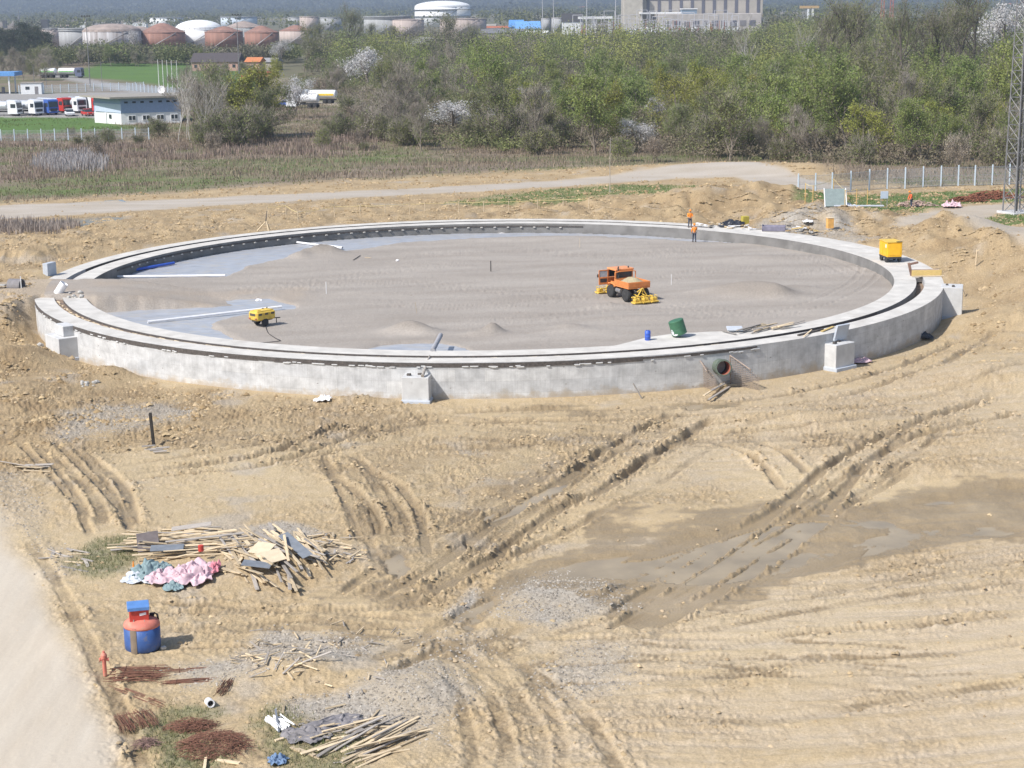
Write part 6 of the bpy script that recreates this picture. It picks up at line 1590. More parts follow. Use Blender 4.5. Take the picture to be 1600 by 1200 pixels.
def car(px, py, hd, m, label):
    t = thing("car", label, "car", far_at(px, py), R_(hd))
    MB().extrude([(-2.1, .35), (2.1, .35), (2.15, .7), (1.95, .88), (-2.05, .95), (-2.12, .6)], 1.7, Matrix.Identity(4)).build("body", m, t)
    c = MB().extrude([(-1.6, .93), (1.15, .90), (.5, 1.42), (-1.2, 1.45)], 1.5, Matrix.Identity(4)).build("cabin", M_glass, t)
    MB().box((-.35, 0, 1.46), (1.6, 1.46, .06), ch=.02).build("roof", m, c)
    for x in (1.3, -1.3):
        for s in (-1, 1): wheel(t, (x, s * .78, .32), .32, .2, 12)
    for s in (-1, 1): MB().box((2.13, s * .6, .68), (.05, .3, .14)).build("headlight", M_offwhite, t)
car(109, 181, -70, M_lwhite, "white car parked nose out in front of the red lorry"); car(137, 181, -60, M_lred, "red car parked in front of the black lorry"); car(157, 181.5, -60, mat("grey_car", (.2, .2, .23), .4), "dark grey car parked by the corner of the depot building")
car(447, 166, 160, M_lblue, "dark blue car behind the bushes by the dirt track")
# ------------------------------------------------------------------ houses by the field
def house(px, py, wd, dp, h, rz, wallm, roofm, label, roofh=2.2, win=3, z=1.9, group=None, nowin=False, flat=False):
    t = thing("house", label, "house", far_at(px, py, z), R_(rz), group); MB().box((0, dp / 2, h / 2), (wd, dp, h), ch=.02).build("wall", wallm, t)
    if flat: MB().box((0, dp / 2, h + .15), (wd + .6, dp + .6, .3)).build("roof", roofm, t)
    else:
        e = .5; v = [(-wd / 2 - e, -e, h), (wd / 2 + e, -e, h), (wd / 2 + e, dp + e, h), (-wd / 2 - e, dp + e, h), (-wd / 2 - e, dp / 2, h + roofh), (wd / 2 + e, dp / 2, h + roofh)]
        MB().add(v, [(0, 1, 5, 4), (2, 3, 4, 5), (1, 2, 5), (3, 0, 4), (3, 2, 1, 0)]).build("roof", roofm, t)
    if not nowin:
        for i in range(win): MB().box((-wd / 2 + wd * (i + .5) / win, -.03, h * .55), (min(1.1, wd / win * .5), .08, 1.1), ch=.01).build("window", M_glass, t)
    return t
M_brick = mat("pink_brick", (.46, .30, .25), .9, var=.2, scale=5); M_droof = mat("dark_tile_roof", (.075, .065, .07), .9, var=.2); M_rroof = mat("red_tile_roof", (.38, .13, .07), .9, var=.2)
house(336, 111, 17, 9, 3.2, -6, M_brick, M_droof, "long pink brick house with a dark roof at the edge of the field", 3.2, 6)
house(395, 113, 5, 6, 3.6, -12, M_brick, mat("orange_tile_roof", (.5, .19, .08), .9), "small shed with an orange tile roof beside the brick house", 1.6, 1)
house(411, 110, 9, 7, 3.0, -20, M_wgrey, mat("grey_asbestos_roof", (.27, .27, .28), .9), "low grey-roofed barn among blossom trees beside the brick house", 1.4, 1)
o = MB(); o.box((0, 0, .9), (9, 3.2, 1.3)); o.box((0, 0, 1.6), (8.6, .2, .6)); t = thing("farm_trailer", "long rust-red farm trailer parked by the bend of the dirt track", "trailer", far_at(412, 121), R_(-2)); o.build("trailer_bed", mat("rust_red_paint", (.40, .10, .06), .8, var=.2), t)
for x in (-3, 3): 
    for s in (-1.2, 1.2): wheel(t, (x, s, .45), .45, .3, 12)
o = MB(); o.box((0, 0, .7), (6, 2, 1.0)); t = thing("farm_trailer", "short orange-red trailer near the floodlight pole by the track bend", "trailer", far_at(392, 123.5), R_(12)); o.build("trailer_bed", mat("orange_red_paint", (.52, .14, .06), .8, var=.2), t)
for x in (-2, 2):
    for s in (-.8, .8): wheel(t, (x, s, .4), .4, .25, 12)
# ------------------------------------------------------------------ tank farm
def px_at_y(d_py, px): return far_at(px, d_py)
def tank(x0, x1, yt, yb, apex, m, roofm, label, cat="storage tank", rim=False, streak=None, kind="cone", stairs=True, bands=0):
    """x0,x1 photo px of the silhouette, yt wall top, yb ground, apex roof top (px)"""
    cxp = (x0 + x1) / 2; p = far_at(cxp, yb); s = FPX / (p.y * math.cos(PIT)); rad = (x1 - x0) / 2 / s; h = (yb - yt) / s; ra = max(.3, (yt - apex) / s)
    p.y += rad
    t = thing("storage_tank", label, cat, p)
    MB().lathe([(rad, 0), (rad, h)], 56).build("shell", m, t, smooth_=True)
    if kind == "cone": prof = [(rad * 1.01, h), (rad * 1.01, h + .25), (rad * .6, h + ra * .5), (rad * .25, h + ra * .9), (rad * .06, h + ra), (0, h + ra)]
    elif kind == "dome": prof = [(rad * 1.01, h)] + [(rad * math.cos(a), h + ra * math.sin(a)) for a in np.linspace(.05, 1.5, 9)] + [(0, h + ra)]
    else: prof = [(rad * 1.03, h - .1), (rad * 1.03, h + .5), (rad * .99, h + .5), (rad * .98, h - .3), (0, h - .2)]
    MB().lathe(prof, 56).build("roof", roofm, t)
    if kind != "flat":
        q = MB()
        for k in range(28):
            a = k * 6.2832 / 28; a2 = (k + 1) * 6.2832 / 28; r_ = rad * 1.0
            q.tube([(r_ * math.cos(a), r_ * math.sin(a), h + 1.1), (r_ * math.cos(a2), r_ * math.sin(a2), h + 1.1)], .05, 4); q.tube([(r_ * math.cos(a), r_ * math.sin(a), h), (r_ * math.cos(a), r_ * math.sin(a), h + 1.1)], .05, 4)
        q.build("handrail", M_galv, t)
    if rim:
        MB().lathe([(rad * 1.005, h - 1.0), (rad * 1.04, h - 1.0), (rad * 1.04, h - .7), (rad * 1.005, h - .7)], 56).build("wind_girder", m if rim is True else rim, t)
    for k in range(bands):
        z = h * (k + 1) / (bands + 1) + h * .18; MB().lathe([(rad * 1.004, z), (rad * 1.05, z), (rad * 1.05, z + .45), (rad * 1.004, z + .45)], 56).build("wind_girder", M_galv, t)
    if stairs:
        pts = []
        for k in range(16):
            a = R_(-120 + k * 5); pts.append(((rad + .5) * math.cos(a), (rad + .5) * math.sin(a), h * k / 15))
        MB().tube(pts, .28, 5).build("stair", M_galv, t)
    return t
def tmat(name, c, v=.12, sp=None, amt=.35): return mat(name, c, .75, var=v, scale=.6, stretch=(1.2, 1.2, .08), spots=sp, spot_amt=amt, spot_scale=.35, detail=6)
TG = tmat("weathered_grey_tank", (.46, .45, .46), .25, (.22, .19, .18), .45); TB = tmat("shaded_tank", (.14, .17, .21), .15, (.22, .20, .19)); TR = tmat("rust_tank", (.27, .14, .105), .25, (.19, .13, .115)); TW = tmat("white_tank", (.78, .80, .82), .04)  # TB: dark blue-grey with the shade on that tank put into its colour
TRR = mat("rust_roof", (.28, .155, .12), .85, var=.2, scale=.4); TGR = mat("grey_brown_roof", (.33, .27, .24), .85, var=.2, scale=.3); TP = tmat("pinkish_tank", (.43, .36, .33), .15, (.3, .25, .23)); TDG = tmat("dim_grey_tank", (.34, .35, .36), .15, (.26, .25, .25)); TLB = tmat("pale_blue_tank", (.50, .57, .66), .06)
tank(178, 245, 49, 78, 42, TB, TGR, "shade-darkened storage tank half hidden behind the streaked grey one")
tank(120, 212, 50, 80, 38, TG, TGR, "big streaked pale grey storage tank with a brownish domed roof", kind="dome")
tank(86, 150, 46, 78, 45, TDG, TDG, "flat-topped grey storage tank left of the streaked domed one", kind="flat", rim=True)
tank(52, 92, 46, 74, 45, TP, TDG, "dull flat-topped tank partly behind the dark conifers", kind="flat")
tank(212, 284, 52, 78, 37, TR, TRR, "rust-streaked tank with a wide rust-brown roof beside the white dome")
tank(268, 343, 47, 76, 32, TW, TW, "bright white domed storage tank between rusty tanks", kind="dome")
tank(345, 410, 44, 72, 34, TDG, TGR, "grey-roofed tank behind the two rust-red ones")
tank(316, 376, 51, 77, 42, TR, TRR, "rust-red tank just beside the white dome")
tank(379, 433, 52, 78, 41, TR, TRR, "rust-red tank behind the floodlight pole")
tank(434, 486, 49, 72, 40, TP, TRR, "pinkish tank with a rust roof and a grey patch")
tank(229, 282, 28, 42, 27, TW, TDG, "distant white flat tank with a dark rim behind the rust roof", kind="flat", stairs=True)
tank(341, 398, 27, 44, 26, TLB, TDG, "distant pale blue flat tank behind the grey-roofed one", kind="flat")
tank(449, 472, 28, 46, 27, TDG, TDG, "small distant grey flat tank", kind="flat")
tank(467, 497, 27, 50, 26, TP, TP, "narrow tall beige tank near the bare trees", kind="flat")
tank(499, 535, 28, 48, 27, TDG, TDG, "distant grey flat tank behind the tall bare trees", kind="flat")
tank(566, 640, 27, 58, 26, TDG, TDG, "wide grey flat-topped tank beside the big white dome", kind="flat", rim=True)
tank(612, 662, 32, 58, 30, TP, TGR, "pale grey tank in front of the wide flat-topped one", kind="cone")
tank(646, 735, 11, 42, 2, TW, TW, "huge white domed tank with two dark girders, highest of the tank farm", kind="dome", bands=2)
tank(686, 760, 31, 56, 29, TP, TGR, "pinkish-beige tank with a slanting stair in front of the huge white dome", kind="cone")
tank(862, 883, 29, 50, 28, TDG, TG, "narrow silvery tank among the pipework beside the blue hall", kind="flat")
tank(846, 861, 30, 50, 29, TDG, TG, "thin grey column tank next to the silvery one", kind="flat")
house(167, 42, 30, 12, 5, 0, mat("grey_hall_wall", (.3, .3, .31), .8), mat("pale_hall_roof", (.52, .50, .48), .7), "distant grey hall with a pale flat roof behind the streaked tank", win=4, flat=True)
house(211, 43, 26, 10, 5, 0, M_wwall, M_wwall, "distant white low hall behind the tanks", win=6, flat=True)
for k, (px, py, wd, h) in enumerate(((8, 44, 5, 9), (30, 46, 3, 14), (71, 46, 8, 11), (100, 46, 14, 5), (122, 45, 10, 5), (132, 45, 5, 7))):
    t = thing("process_unit", ["squat grey process tower far left in the plant", "thin grey process column beside the squat tower", "dark blocky process tower above the dark conifers", "low pinkish plant block behind the flat grey tank", "long pale plant block behind the streaked tank", "short pale vessel on the plant block"][k], "plant unit", far_at(px, py))
    MB().box((0, 0, h / 2), (wd, wd * .7, h), ch=.2).build("block", [M_dark, M_galv, M_dark, mat("pinkish_plant", (.45, .36, .34), .8), M_wwall, M_wwall][k], t); MB().tube([(wd * .2, 0, h), (wd * .2, 0, h * 1.5)], .4, 6).build("vent_pipe", M_galv, t)
# ------------------------------------------------------------------ power station
def power_station():
    p0 = far_at(976, 52); p1 = far_at(1188, 46); Lg = (p1 - p0).length; ang = math.atan2(p1.y - p0.y, p1.x - p0.x); ang = 0
    s = FPX / p0.y; L = 212 / s; H = 62 / s; z1 = (52 - 28) / s; z2 = (52 - 4) / s
    t = thing("power_station", "long beige power station hall with rows of tall dark windows", "power station", p0, ang)
    mw = mat("beige_panels", (.40, .37, .33), .85, var=.08, scale=.2); dk = mat("dim_glazing", (.13, .13, .16), .3, var=.1)
    MB().box((L / 2, 22, H / 2), (L, 40, H), ch=.3).build("wall", mw, t)
    MB().box((6, -2.5, H / 2), (14, 5, H + 2), ch=.3).build("stair_tower", mat("cream_render", (.46, .43, .38), .85, var=.15, scale=.3), t)
    MB().box((L * .55, 1.2, H + .3), (L * .88, 4, .8), ch=.2).build("cornice", mw, t)
    xs = np.linspace(L * .17, L * .965, 11)
    for i, x in enumerate(xs):
        w = MB().box((x, 1.85, (z1 + z2) / 2), (L * .022, .4, z2 - z1), ch=.05).build("window", dk, t)
    for z in (z1 - .6, z2 + .9):
        MB().box((L * .57, 1.9, z), (L * .83, .35, 1.4), ch=.05).build("window_band", dk, t)
    for i in range(11): MB().box((xs[i], 1.7, z2 + 4.5), (L * .022, .5, 4), ch=.05).build("upper_window", dk, t)
    MB().box((L * .60, -6, 6.8), (L * .74, 14, 13.2), ch=.3).build("annex", mat("pale_annex", (.43, .40, .38), .85, var=.15, scale=.3), t)
    for i in range(10): MB().box((L * .3 + i * L * .067, -13.1, 6.5), (4.5, .4, 4), ch=.05).build("annex_door", dk if i % 2 else M_greyp, t)
    MB().box((L * .28, -5, 14.2), (L * .36, 8, 1.2), ch=.1).build("conveyor_roof", M_whitep, t)
    o = MB().box((L * .455, -6, 14.4), (11, 10, 4.5)).build("control_cabin", mat("slate_blue", (.2, .27, .36), .6), t)
    MB().box((L * .455, -6, 17.0), (12, 11, .7)).build("roof", M_whitep, o)
    return p0, s
psp, pss = power_station()
M_sw = mat("switchgear_grey", (.50, .50, .54), .6, var=.2)
rs = random.Random(21)
for i in range(26):     # switchyard portals
    px = 905 + i * 9.6 + rs.uniform(-3, 3); p = far_at(px, 57 + rs.uniform(-3, 1) - i * .12); h = rs.uniform(9, 17); wd = rs.uniform(5, 9)
    t = thing("switchyard_portal", "pale steel portal in the switchyard in front of the power station", "switchgear", p, R_(rs.uniform(-15, 15)), "portals in the switchyard")
    q = MB()
    for s in (-1, 1): q.tube([(s * wd / 2, 0, 0), (s * wd / 2, 0, h)], .22, 5)
    q.tube([(-wd / 2, 0, h), (wd / 2, 0, h)], .2, 5); q.tube([(-wd / 2, 0, h * .6), (wd / 2, 0, h * .62)], .14, 5); q.build("portal_frame", M_sw, t)
    for k in range(4): 
        x = -wd / 2 + wd * (k + .5) / 4; q = MB(); q.box((x, 0, rs.uniform(2, 4)), (1.2, 1.2, rs.uniform(2, 4)), ch=.2); q.tube([(x, 0, 4), (x, 0, h * .6)], .16, 5); q.build("insulator", rs.choice([M_sw, M_galv, M_redin, M_wwall]), t)
for k, (px, h, lab) in enumerate(((917, 46, "tall slim lightning mast near the pale pipe bridge"), (962, 46, "tall slim lightning mast beside the stair tower"), (865, 34, "slim mast beside the silvery tank"), (848, 30, "slim mast at the thin column tank"))):
    o = MB().tube([(0, 0, 0), (0, 0, h)], .35, 6, r2=.15).build("lightning_mast", M_sw); o.location = far_at(px, 57); tag(o, lab, "mast")
t = thing("pipe_bridge", "pale pipe bridge between silvery tank and power station", "pipe bridge", far_at(930, 55)); MB().box((0, 0, 12), (24, 3, 1.6)).build("deck", M_whitep, t)
for x in (-10, 0, 10): MB().box((x, 0, 5.6), (.7, .7, 11.4)).build("leg", M_sw, t)
house(894, 54, 14, 10, 9, 0, M_wwall, M_dark, "small white gabled transformer house beside the silvery tank", 6, 2)
house(826, 56, 17, 16, 5, 4, mat("sky_blue_wall", (.20, .36, .62), .6), mat("sky_blue_roof", (.16, .36, .72), .5), "large sky-blue hall at the edge of the plant", 5, 4)
house(808, 54, 10, 14, 5.5, 4, mat("sky_blue_wall_two", (.13, .29, .60), .6), mat("deep_blue_roof", (.11, .30, .66), .5), "smaller blue hall joined behind the sky-blue one", 5, 3)
for k, (px, py, wd, m) in enumerate(((776, 52, 26, M_wwall), (790, 58, 34, M_roofg), (770, 62, 30, M_roofg), (756, 48, 20, M_wwall), (838, 62, 14, M_wwall))):
    house(px, py, wd, 8, 4, -8, m, [M_rroof, M_galv, M_galv, M_roofg, M_wwall][k], ["low white hall with a red roof beside the pinkish tank", "long grey pipe rack shed beside the blue hall", "long grey shed below the pinkish tank", "white office behind the pinkish tank", "small cream cabin in front of the blue hall"][k], 1.5, 4)
# ------------------------------------------------------------------ distant town and gantry
rs = random.Random(4)
for i in range(34):
    px, py = (rs.uniform(1395, 1600), rs.uniform(7, 13)) if i < 18 else ((rs.uniform(1205, 1390), rs.uniform(8, 16)) if i < 22 else ((rs.uniform(230, 420), rs.uniform(18, 26)) if i < 29 else rs.choice([(rs.uniform(60, 220), rs.uniform(24, 28)), (rs.uniform(820, 960), rs.uniform(12, 18))])))
    z = 1.9; house(px, max(py, 8.5 + (px < 800) * 10), rs.uniform(10, 22), 10, rs.uniform(5, 8), rs.uniform(-30, 30), rs.choice([M_wwall, M_wwall, mat("cream_house", (.6, .55, .45), .8)]), rs.choice([M_rroof, M_rroof, M_droof]), "far-off pale house with a tiled roof in the hazy plain", 4, 2, group="far-off houses in the plain")
t = thing("gantry", "orange gantry beam on legs above the wood left of the lake", "gantry", far_at(1264, 40)); MB().box((0, 0, 16), (17, 2, 2.2)).build("beam", mat("orange_gantry", (.50, .34, .16), .6), t)
for x in (-1, 3): MB().box((x, 0, 7.2), (1.6, 1.6, 14.4)).build("leg", M_wwall, t)
for px in (1378, 1392):
    t = thing("red_mast", "thin red lattice mast in front of the lake, %s" % ("the one nearer the gantry" if px == 1378 else "the one nearer the lattice mast"), "mast", far_at(px, 52))
    q = MB()
    for s in (-1, 1): q.tube([(s * 1.2, 0, 0), (s * .5, 0, 52)], .25, 4)
    for k in range(16): q.tube([((-1) ** k * 1.1, 0, k * 3.2), (-(-1) ** k * 1.1, 0, k * 3.2 + 3.2)], .15, 4)
    q.build("lattice", mat("red_mast_paint", (.45, .16, .12), .7), t); MB().tube([(0, 0, 52), (0, 0, 58)], .15, 5).build("antenna", M_galv, t)
lk = polyw([(1345, 44), (1352, 30), (1420, 26), (1560, 28), (1590, 36), (1540, 52), (1460, 52), (1385, 48)], 2.15)
o = MB().add([(p[0], p[1], 2.15) for p in lk], [tuple(range(len(lk)))]).build("lake", mat("lake_water", (.16, .20, .26), .12, ior=1.33)); struct(o)
# ------------------------------------------------------------------ vegetation
def leaf_mat(name, c1, c2, trans=.35, rand=.18, scale=.5):
    m = bpy.data.materials.new(name); m.use_nodes = True; t = m.node_tree; N = t.nodes; L = t.links
    b = N['Principled BSDF']; b.inputs['Roughness'].default_value = .7; b.inputs['Specular IOR Level'].default_value = .25
    n1 = N.new('ShaderNodeTexNoise'); n1.inputs['Scale'].default_value = scale; n1.inputs['Detail'].default_value = 5
    g = N.new('ShaderNodeNewGeometry'); L.new(g.outputs['Position'], n1.inputs['Vector'])
    r = N.new('ShaderNodeValToRGB'); r.color_ramp.elements[0].position = .35; r.color_ramp.elements[1].position = .65
    r.color_ramp.elements[0].color = list(c1) + [1]; r.color_ramp.elements[1].color = list(c2) + [1]; L.new(n1.outputs[0], r.inputs[0])
    oi = N.new('ShaderNodeObjectInfo'); hs = N.new('ShaderNodeHueSaturation'); mr = N.new('ShaderNodeMapRange'); mr.inputs[3].default_value = 1 - rand; mr.inputs[4].default_value = 1 + rand
    L.new(oi.outputs['Random'], mr.inputs[0]); L.new(mr.outputs[0], hs.inputs['Value'])
    mr2 = N.new('ShaderNodeMapRange'); mr2.inputs[3].default_value = .488; mr2.inputs[4].default_value = .512; ad = N.new('ShaderNodeMath'); ad.operation = 'FRACT'; mu = N.new('ShaderNodeMath'); mu.operation = 'MULTIPLY'; mu.inputs[1].default_value = 7.31
    L.new(oi.outputs['Random'], mu.inputs[0]); L.new(mu.outputs[0], ad.inputs[0]); L.new(ad.outputs[0], mr2.inputs[0]); L.new(mr2.outputs[0], hs.inputs['Hue'])
    L.new(r.outputs[0], hs.inputs['Color']); L.new(hs.outputs[0], b.inputs['Base Color'])
    if trans:
        tr = N.new('ShaderNodeBsdfTranslucent'); L.new(hs.outputs[0], tr.inputs[0]); mx = N.new('ShaderNodeMixShader'); mx.inputs[0].default_value = trans
        L.new(b.outputs[0], mx.inputs[1]); L.new(tr.outputs[0], mx.inputs[2]); L.new(mx.outputs[0], N['Material Output'].inputs[0])
    return m
M_bark = mat("grey_brown_bark", (.20, .17, .14), .95, var=.25); M_barkd = mat("dark_bark", (.10, .085, .07), .95, var=.25); M_birch = mat("pale_birch_bark", (.55, .53, .50), .9, var=.2)
L_yel = leaf_mat("young_yellow_green_leaves", (.25, .27, .065), (.34, .35, .09)); L_grn = leaf_mat("fresh_green_leaves", (.195, .25, .08), (.285, .325, .105)); L_oli = leaf_mat("olive_leaves", (.165, .19, .08), (.235, .255, .10))
L_twig = leaf_mat("bare_twigs", (.215, .19, .16), (.31, .28, .24), .0); L_blos = leaf_mat("white_blossom", (.50, .50, .50), (.70, .69, .70), .3, .1); L_dark = leaf_mat("evergreen_needles", (.025, .04, .02), (.045, .06, .03), .1)
L_dry = leaf_mat("dry_brown_stems", (.26, .21, .16), (.34, .28, .21), .1); L_grass = leaf_mat("field_grass", (.075, .11, .03), (.13, .15, .05), .2); L_reed = leaf_mat("pale_reeds", (.27, .235, .215), (.36, .32, .29), .1)

def grow(rng, H, trunk, nb, spread, up, depth=3, r0=.16, bend=.12):
    """returns branch polylines [(pts, r0, r1, level)] and twig ends"""
    br = []; tips = []
    def rec(p, d, L, r, lv):
        n = 4 if lv == 0 else 3; pts = [p]; q = p
        for i in range(n):
            d = (d + Vector((rng.gauss(0, bend), rng.gauss(0, bend), rng.gauss(0, bend * .5) + up * .12 * lv))).normalized(); q = q + d * (L / n); pts.append(q)
        br.append((pts, r, r * .45, lv))
        if lv >= depth: tips.append((q, d, lv)); tips.append((pts[1], d, lv)); return
        k = nb[min(lv, len(nb) - 1)]
        for i in range(k):
            f = (trunk + (1 - trunk) * (i + rng.random()) / k) if lv == 0 else .3 + .7 * (i + rng.random()) / k
            f = min(f, .99); j = min(int(f * n), n - 1); base = pts[j].lerp(pts[j + 1], f * n - j)
            a = rng.random() * 6.283; ax = Vector((math.cos(a), math.sin(a), 0)); ax = (ax - d * ax.dot(d)).normalized() if abs(d.z) < .99 else ax
            nd = (d * (1 - spread) + ax * spread + Vector((0, 0, up * .35))).normalized()
            rec(base, nd, L * rng.uniform(.42, .62) * (1.0 if lv else (1.15 - .6 * (f - trunk))), r * .5 * (1 - .3 * f), lv + 1)
        if lv > 0: tips.append((q, d, lv))
    rec(Vector((0, 0, 0)), Vector((rng.gauss(0, .05), rng.gauss(0, .05), 1)).normalized(), H * .78, r0, 0)
    return br, tips
def leaves_np(rg, cen, n, spread, s0, s1, squash=.85):
    c = cen[rg.randint(len(cen), size=n)] + rg.normal(0, 1, (n, 3)) * spread * np.array([1, 1, squash])
    a = rg.normal(0, 1, (n, 3)); a /= np.linalg.norm(a, axis=1)[:, None]; b = np.cross(a, rg.normal(0, 1, (n, 3))); b /= np.linalg.norm(b, axis=1)[:, None] + 1e-9
    s = rg.uniform(s0, s1, (n, 1)); e = s * rg.uniform(.45, .8, (n, 1))
    v = np.stack([c - a * s, c + b * e, c + a * s, c - b * e], 1).reshape(-1, 3)
    v[:, 2] = np.maximum(v[:, 2], .03)
    return v, np.arange(4 * n).reshape(-1, 4)
def twigs_np(rg, cen, dirs, n, L0, L1, r, up=.5):
    k = rg.randint(len(cen), size=n); p = cen[k] + rg.normal(0, .18, (n, 3)); d = dirs[k] * .6 + rg.normal(0, .5, (n, 3)) + np.array([0, 0, up]); d /= np.linalg.norm(d, axis=1)[:, None]
    L = rg.uniform(L0, L1, (n, 1)); w = np.cross(d, rg.normal(0, 1, (n, 3))); w /= np.linalg.norm(w, axis=1)[:, None] + 1e-9; w *= r
    q = p + d * L; q[:, 2] = np.maximum(q[:, 2], .05)
    v = np.stack([p - w, p + w, q + w * .3, q - w * .3], 1).reshape(-1, 3); return v, np.arange(4 * n).reshape(-1, 4)
def make_tree(seed, H, trunk, nb, spread, up, leafm, barkm, nleaf, ls, s0, s1, ntw=0, twr=.018, twL=(.4, 1.0), depth=3, r0=.16, name="tree", bushy=False, stems=1, squash=.85, min_r=.012):
    rng = random.Random(seed); rg = np.random.RandomState(seed)
    tb = MB(); cen = []; dirs = []
    for s in range(stems):
        br, tips = grow(rng, H * rng.uniform(.8, 1.0) if stems > 1 else H, trunk, nb, spread, up, depth, r0)
        lean = Matrix.Rotation(rng.gauss(0, .28) if stems > 1 else 0, 3, 'X') @ Matrix.Rotation(rng.gauss(0, .28) if stems > 1 else 0, 3, 'Y'); off = Vector((rng.gauss(0, .35), rng.gauss(0, .35), 0)) if stems > 1 else Vector()
        for pts, a, b, lv in br:
            tb.tube([lean @ p + off for p in pts], max(a, min_r), 6 if lv == 0 else 4 if lv == 1 else 3, False, r2=max(b, min_r * .8))
        for p, d, lv in tips: cen.append(lean @ p + off); dirs.append(lean @ d)
    cen = np.array([c[:] for c in cen]); dirs = np.array([c[:] for c in dirs])
    root = bpy.data.objects.new(name, None); root.empty_display_size = .3
    COL.objects.link(root)
    tb.build("trunk", barkm, root)
    if ntw:
        v, f = twigs_np(rg, cen, dirs, ntw, *twL, twr); np_mesh("twig_foliage", v, f, L_twig if leafm is not L_blos else L_twig, parent=root)  # bare twigs only, this mesh holds no leaves
    if nleaf:
        v, f = leaves_np(rg, cen, int(nleaf * 1.6), ls, s0 * .72, s1 * .72, squash); np_mesh("crown", v, f, leafm, parent=root)
    return root
KIND = {}
def proto(kind, *a, **k): KIND.setdefault(kind, []).append(make_tree(*a, **k))
for s in range(3): proto("yellow", 100 + s, 8.5 + s, .07, (9, 5, 3), .62, .55, L_yel, M_bark, 2600, .40, .10, .24, 500)
for s in range(3): proto("green", 110 + s, 8.5 + s, .06, (10, 5, 3), .60, .6, L_grn, M_bark, 2600, .42, .10, .25, 500)
for s in range(3): proto("olive", 120 + s, 9 + s, .08, (10, 5, 3), .6, .6, L_oli, M_bark, 1800, .45, .10, .23, 1100)
for s in range(3): proto("bare", 130 + s, 8 + s, .06, (10, 6, 3), .55, .7, L_oli, M_bark, 260, .5, .08, .18, 2600, .016)
for s in range(3): proto("tall", 140 + s, 19 + s, .22, (11, 6, 4), .55, .75, L_oli, M_barkd, 2900, .8, .11, .24, 1900, .022, (.6, 1.6), r0=.42)
for s in range(2): proto("blossom", 150 + s, 5.2 + s, .15, (9, 5, 3), .65, .5, L_blos, M_bark, 2400, .32, .07, .16, 300)
for s in range(2): proto("birch", 160 + s, 9.5 + s, .3, (12, 4, 2), .45, .7, L_oli, M_birch, 120, .4, .06, .14, 900, .013, (.3, .8), depth=2, r0=.065)
for s in range(2): proto("evergreen", 170 + s, 15 + s * 2, .08, (22, 6, 3), .8, -.1, L_dark, M_barkd, 4200, .5, .16, .36, 200, r0=.25)
for s in range(4): proto("bush", 180 + s, 3.2 + .4 * s, .05, (6, 4, 2), .6, .6, [L_oli, L_grn, L_dry, L_twig][s], M_bark, [900, 1100, 700, 500][s], .28, .07, .17, 900, .014, (.3, .9), depth=2, r0=.05, stems=4)
for s in range(2): proto("dkbush", 190 + s, 4.2 + .5 * s, .05, (7, 4, 2), .6, .6, L_oli, M_bark, 1500, .36, .08, .19, 1500, .016, (.4, 1.1), depth=2, r0=.06, stems=5)
LBL = {"yellow": ("yellow-green tree in young leaf standing in the wood behind the site", "yellow-green trees of the wood"), "green": ("fresh green leafing tree standing in the wood behind the site", "fresh green trees of the wood"),
       "olive": ("dull olive half-leafed tree standing in the wood behind the site", "olive trees of the wood"), "bare": ("grey-brown bare twiggy tree standing in the wood behind the site", "bare twiggy trees of the wood"),
       "tall": ("tall dark-stemmed tree with a sparse crown towering over the wood", "tall dark trees over the wood"), "blossom": ("small tree in white blossom among the green trees", "blossoming trees of the wood"), "birch": ("slim pale-stemmed birch, nearly leafless, among bushes", "birches by the depot and wood"),
       "evergreen": ("dark evergreen tree in the clump at the tank farm", "dark evergreens at the tank farm"), "bush": ("low scrubby bush at the edge of the wood", "bushes along the wood edge"), "dkbush": ("dense dark olive bush at the edge of the field", "dark bushes along the field")}
USED = set(); NT = [0]
CATN = {"bush": "bush", "dkbush": "bush"}
NAME = {"bush": "bush", "dkbush": "bush", "birch": "birch_tree", "evergreen": "evergreen_tree", "blossom": "blossom_tree"}
def plant(kind, x, y, sc=1.0, label=None, group=True, var=None, z=None, sz=None):
    pr = KIND[kind]; i = var if var is not None else RND.randrange(len(pr)); root = pr[i]
    if (kind, i) in USED: o = dup(root)
    else: o = root; USED.add((kind, i))
    o.name = NAME.get(kind, "leafy_tree")
    o.location = (x, y, gz(x, y) - .05 if z is None else z); o.rotation_euler = (0, 0, RND.random() * 6.28); s = sc * RND.uniform(.92, 1.08); o.scale = (s, s, s * (sz or RND.uniform(.92, 1.1)))
    tag(o, label or LBL[kind][0], CATN.get(kind, "tree"))
    if label is None: o['group'] = LBL[kind][1]
    elif 'group' in o.keys(): del o['group']
    NT[0] += 1
    return o
def plant_px(kind, px, py, sc=1.0, label=None, **k):
    p = far_at(px, py); return plant(kind, p.x, p.y, sc, label, **k)
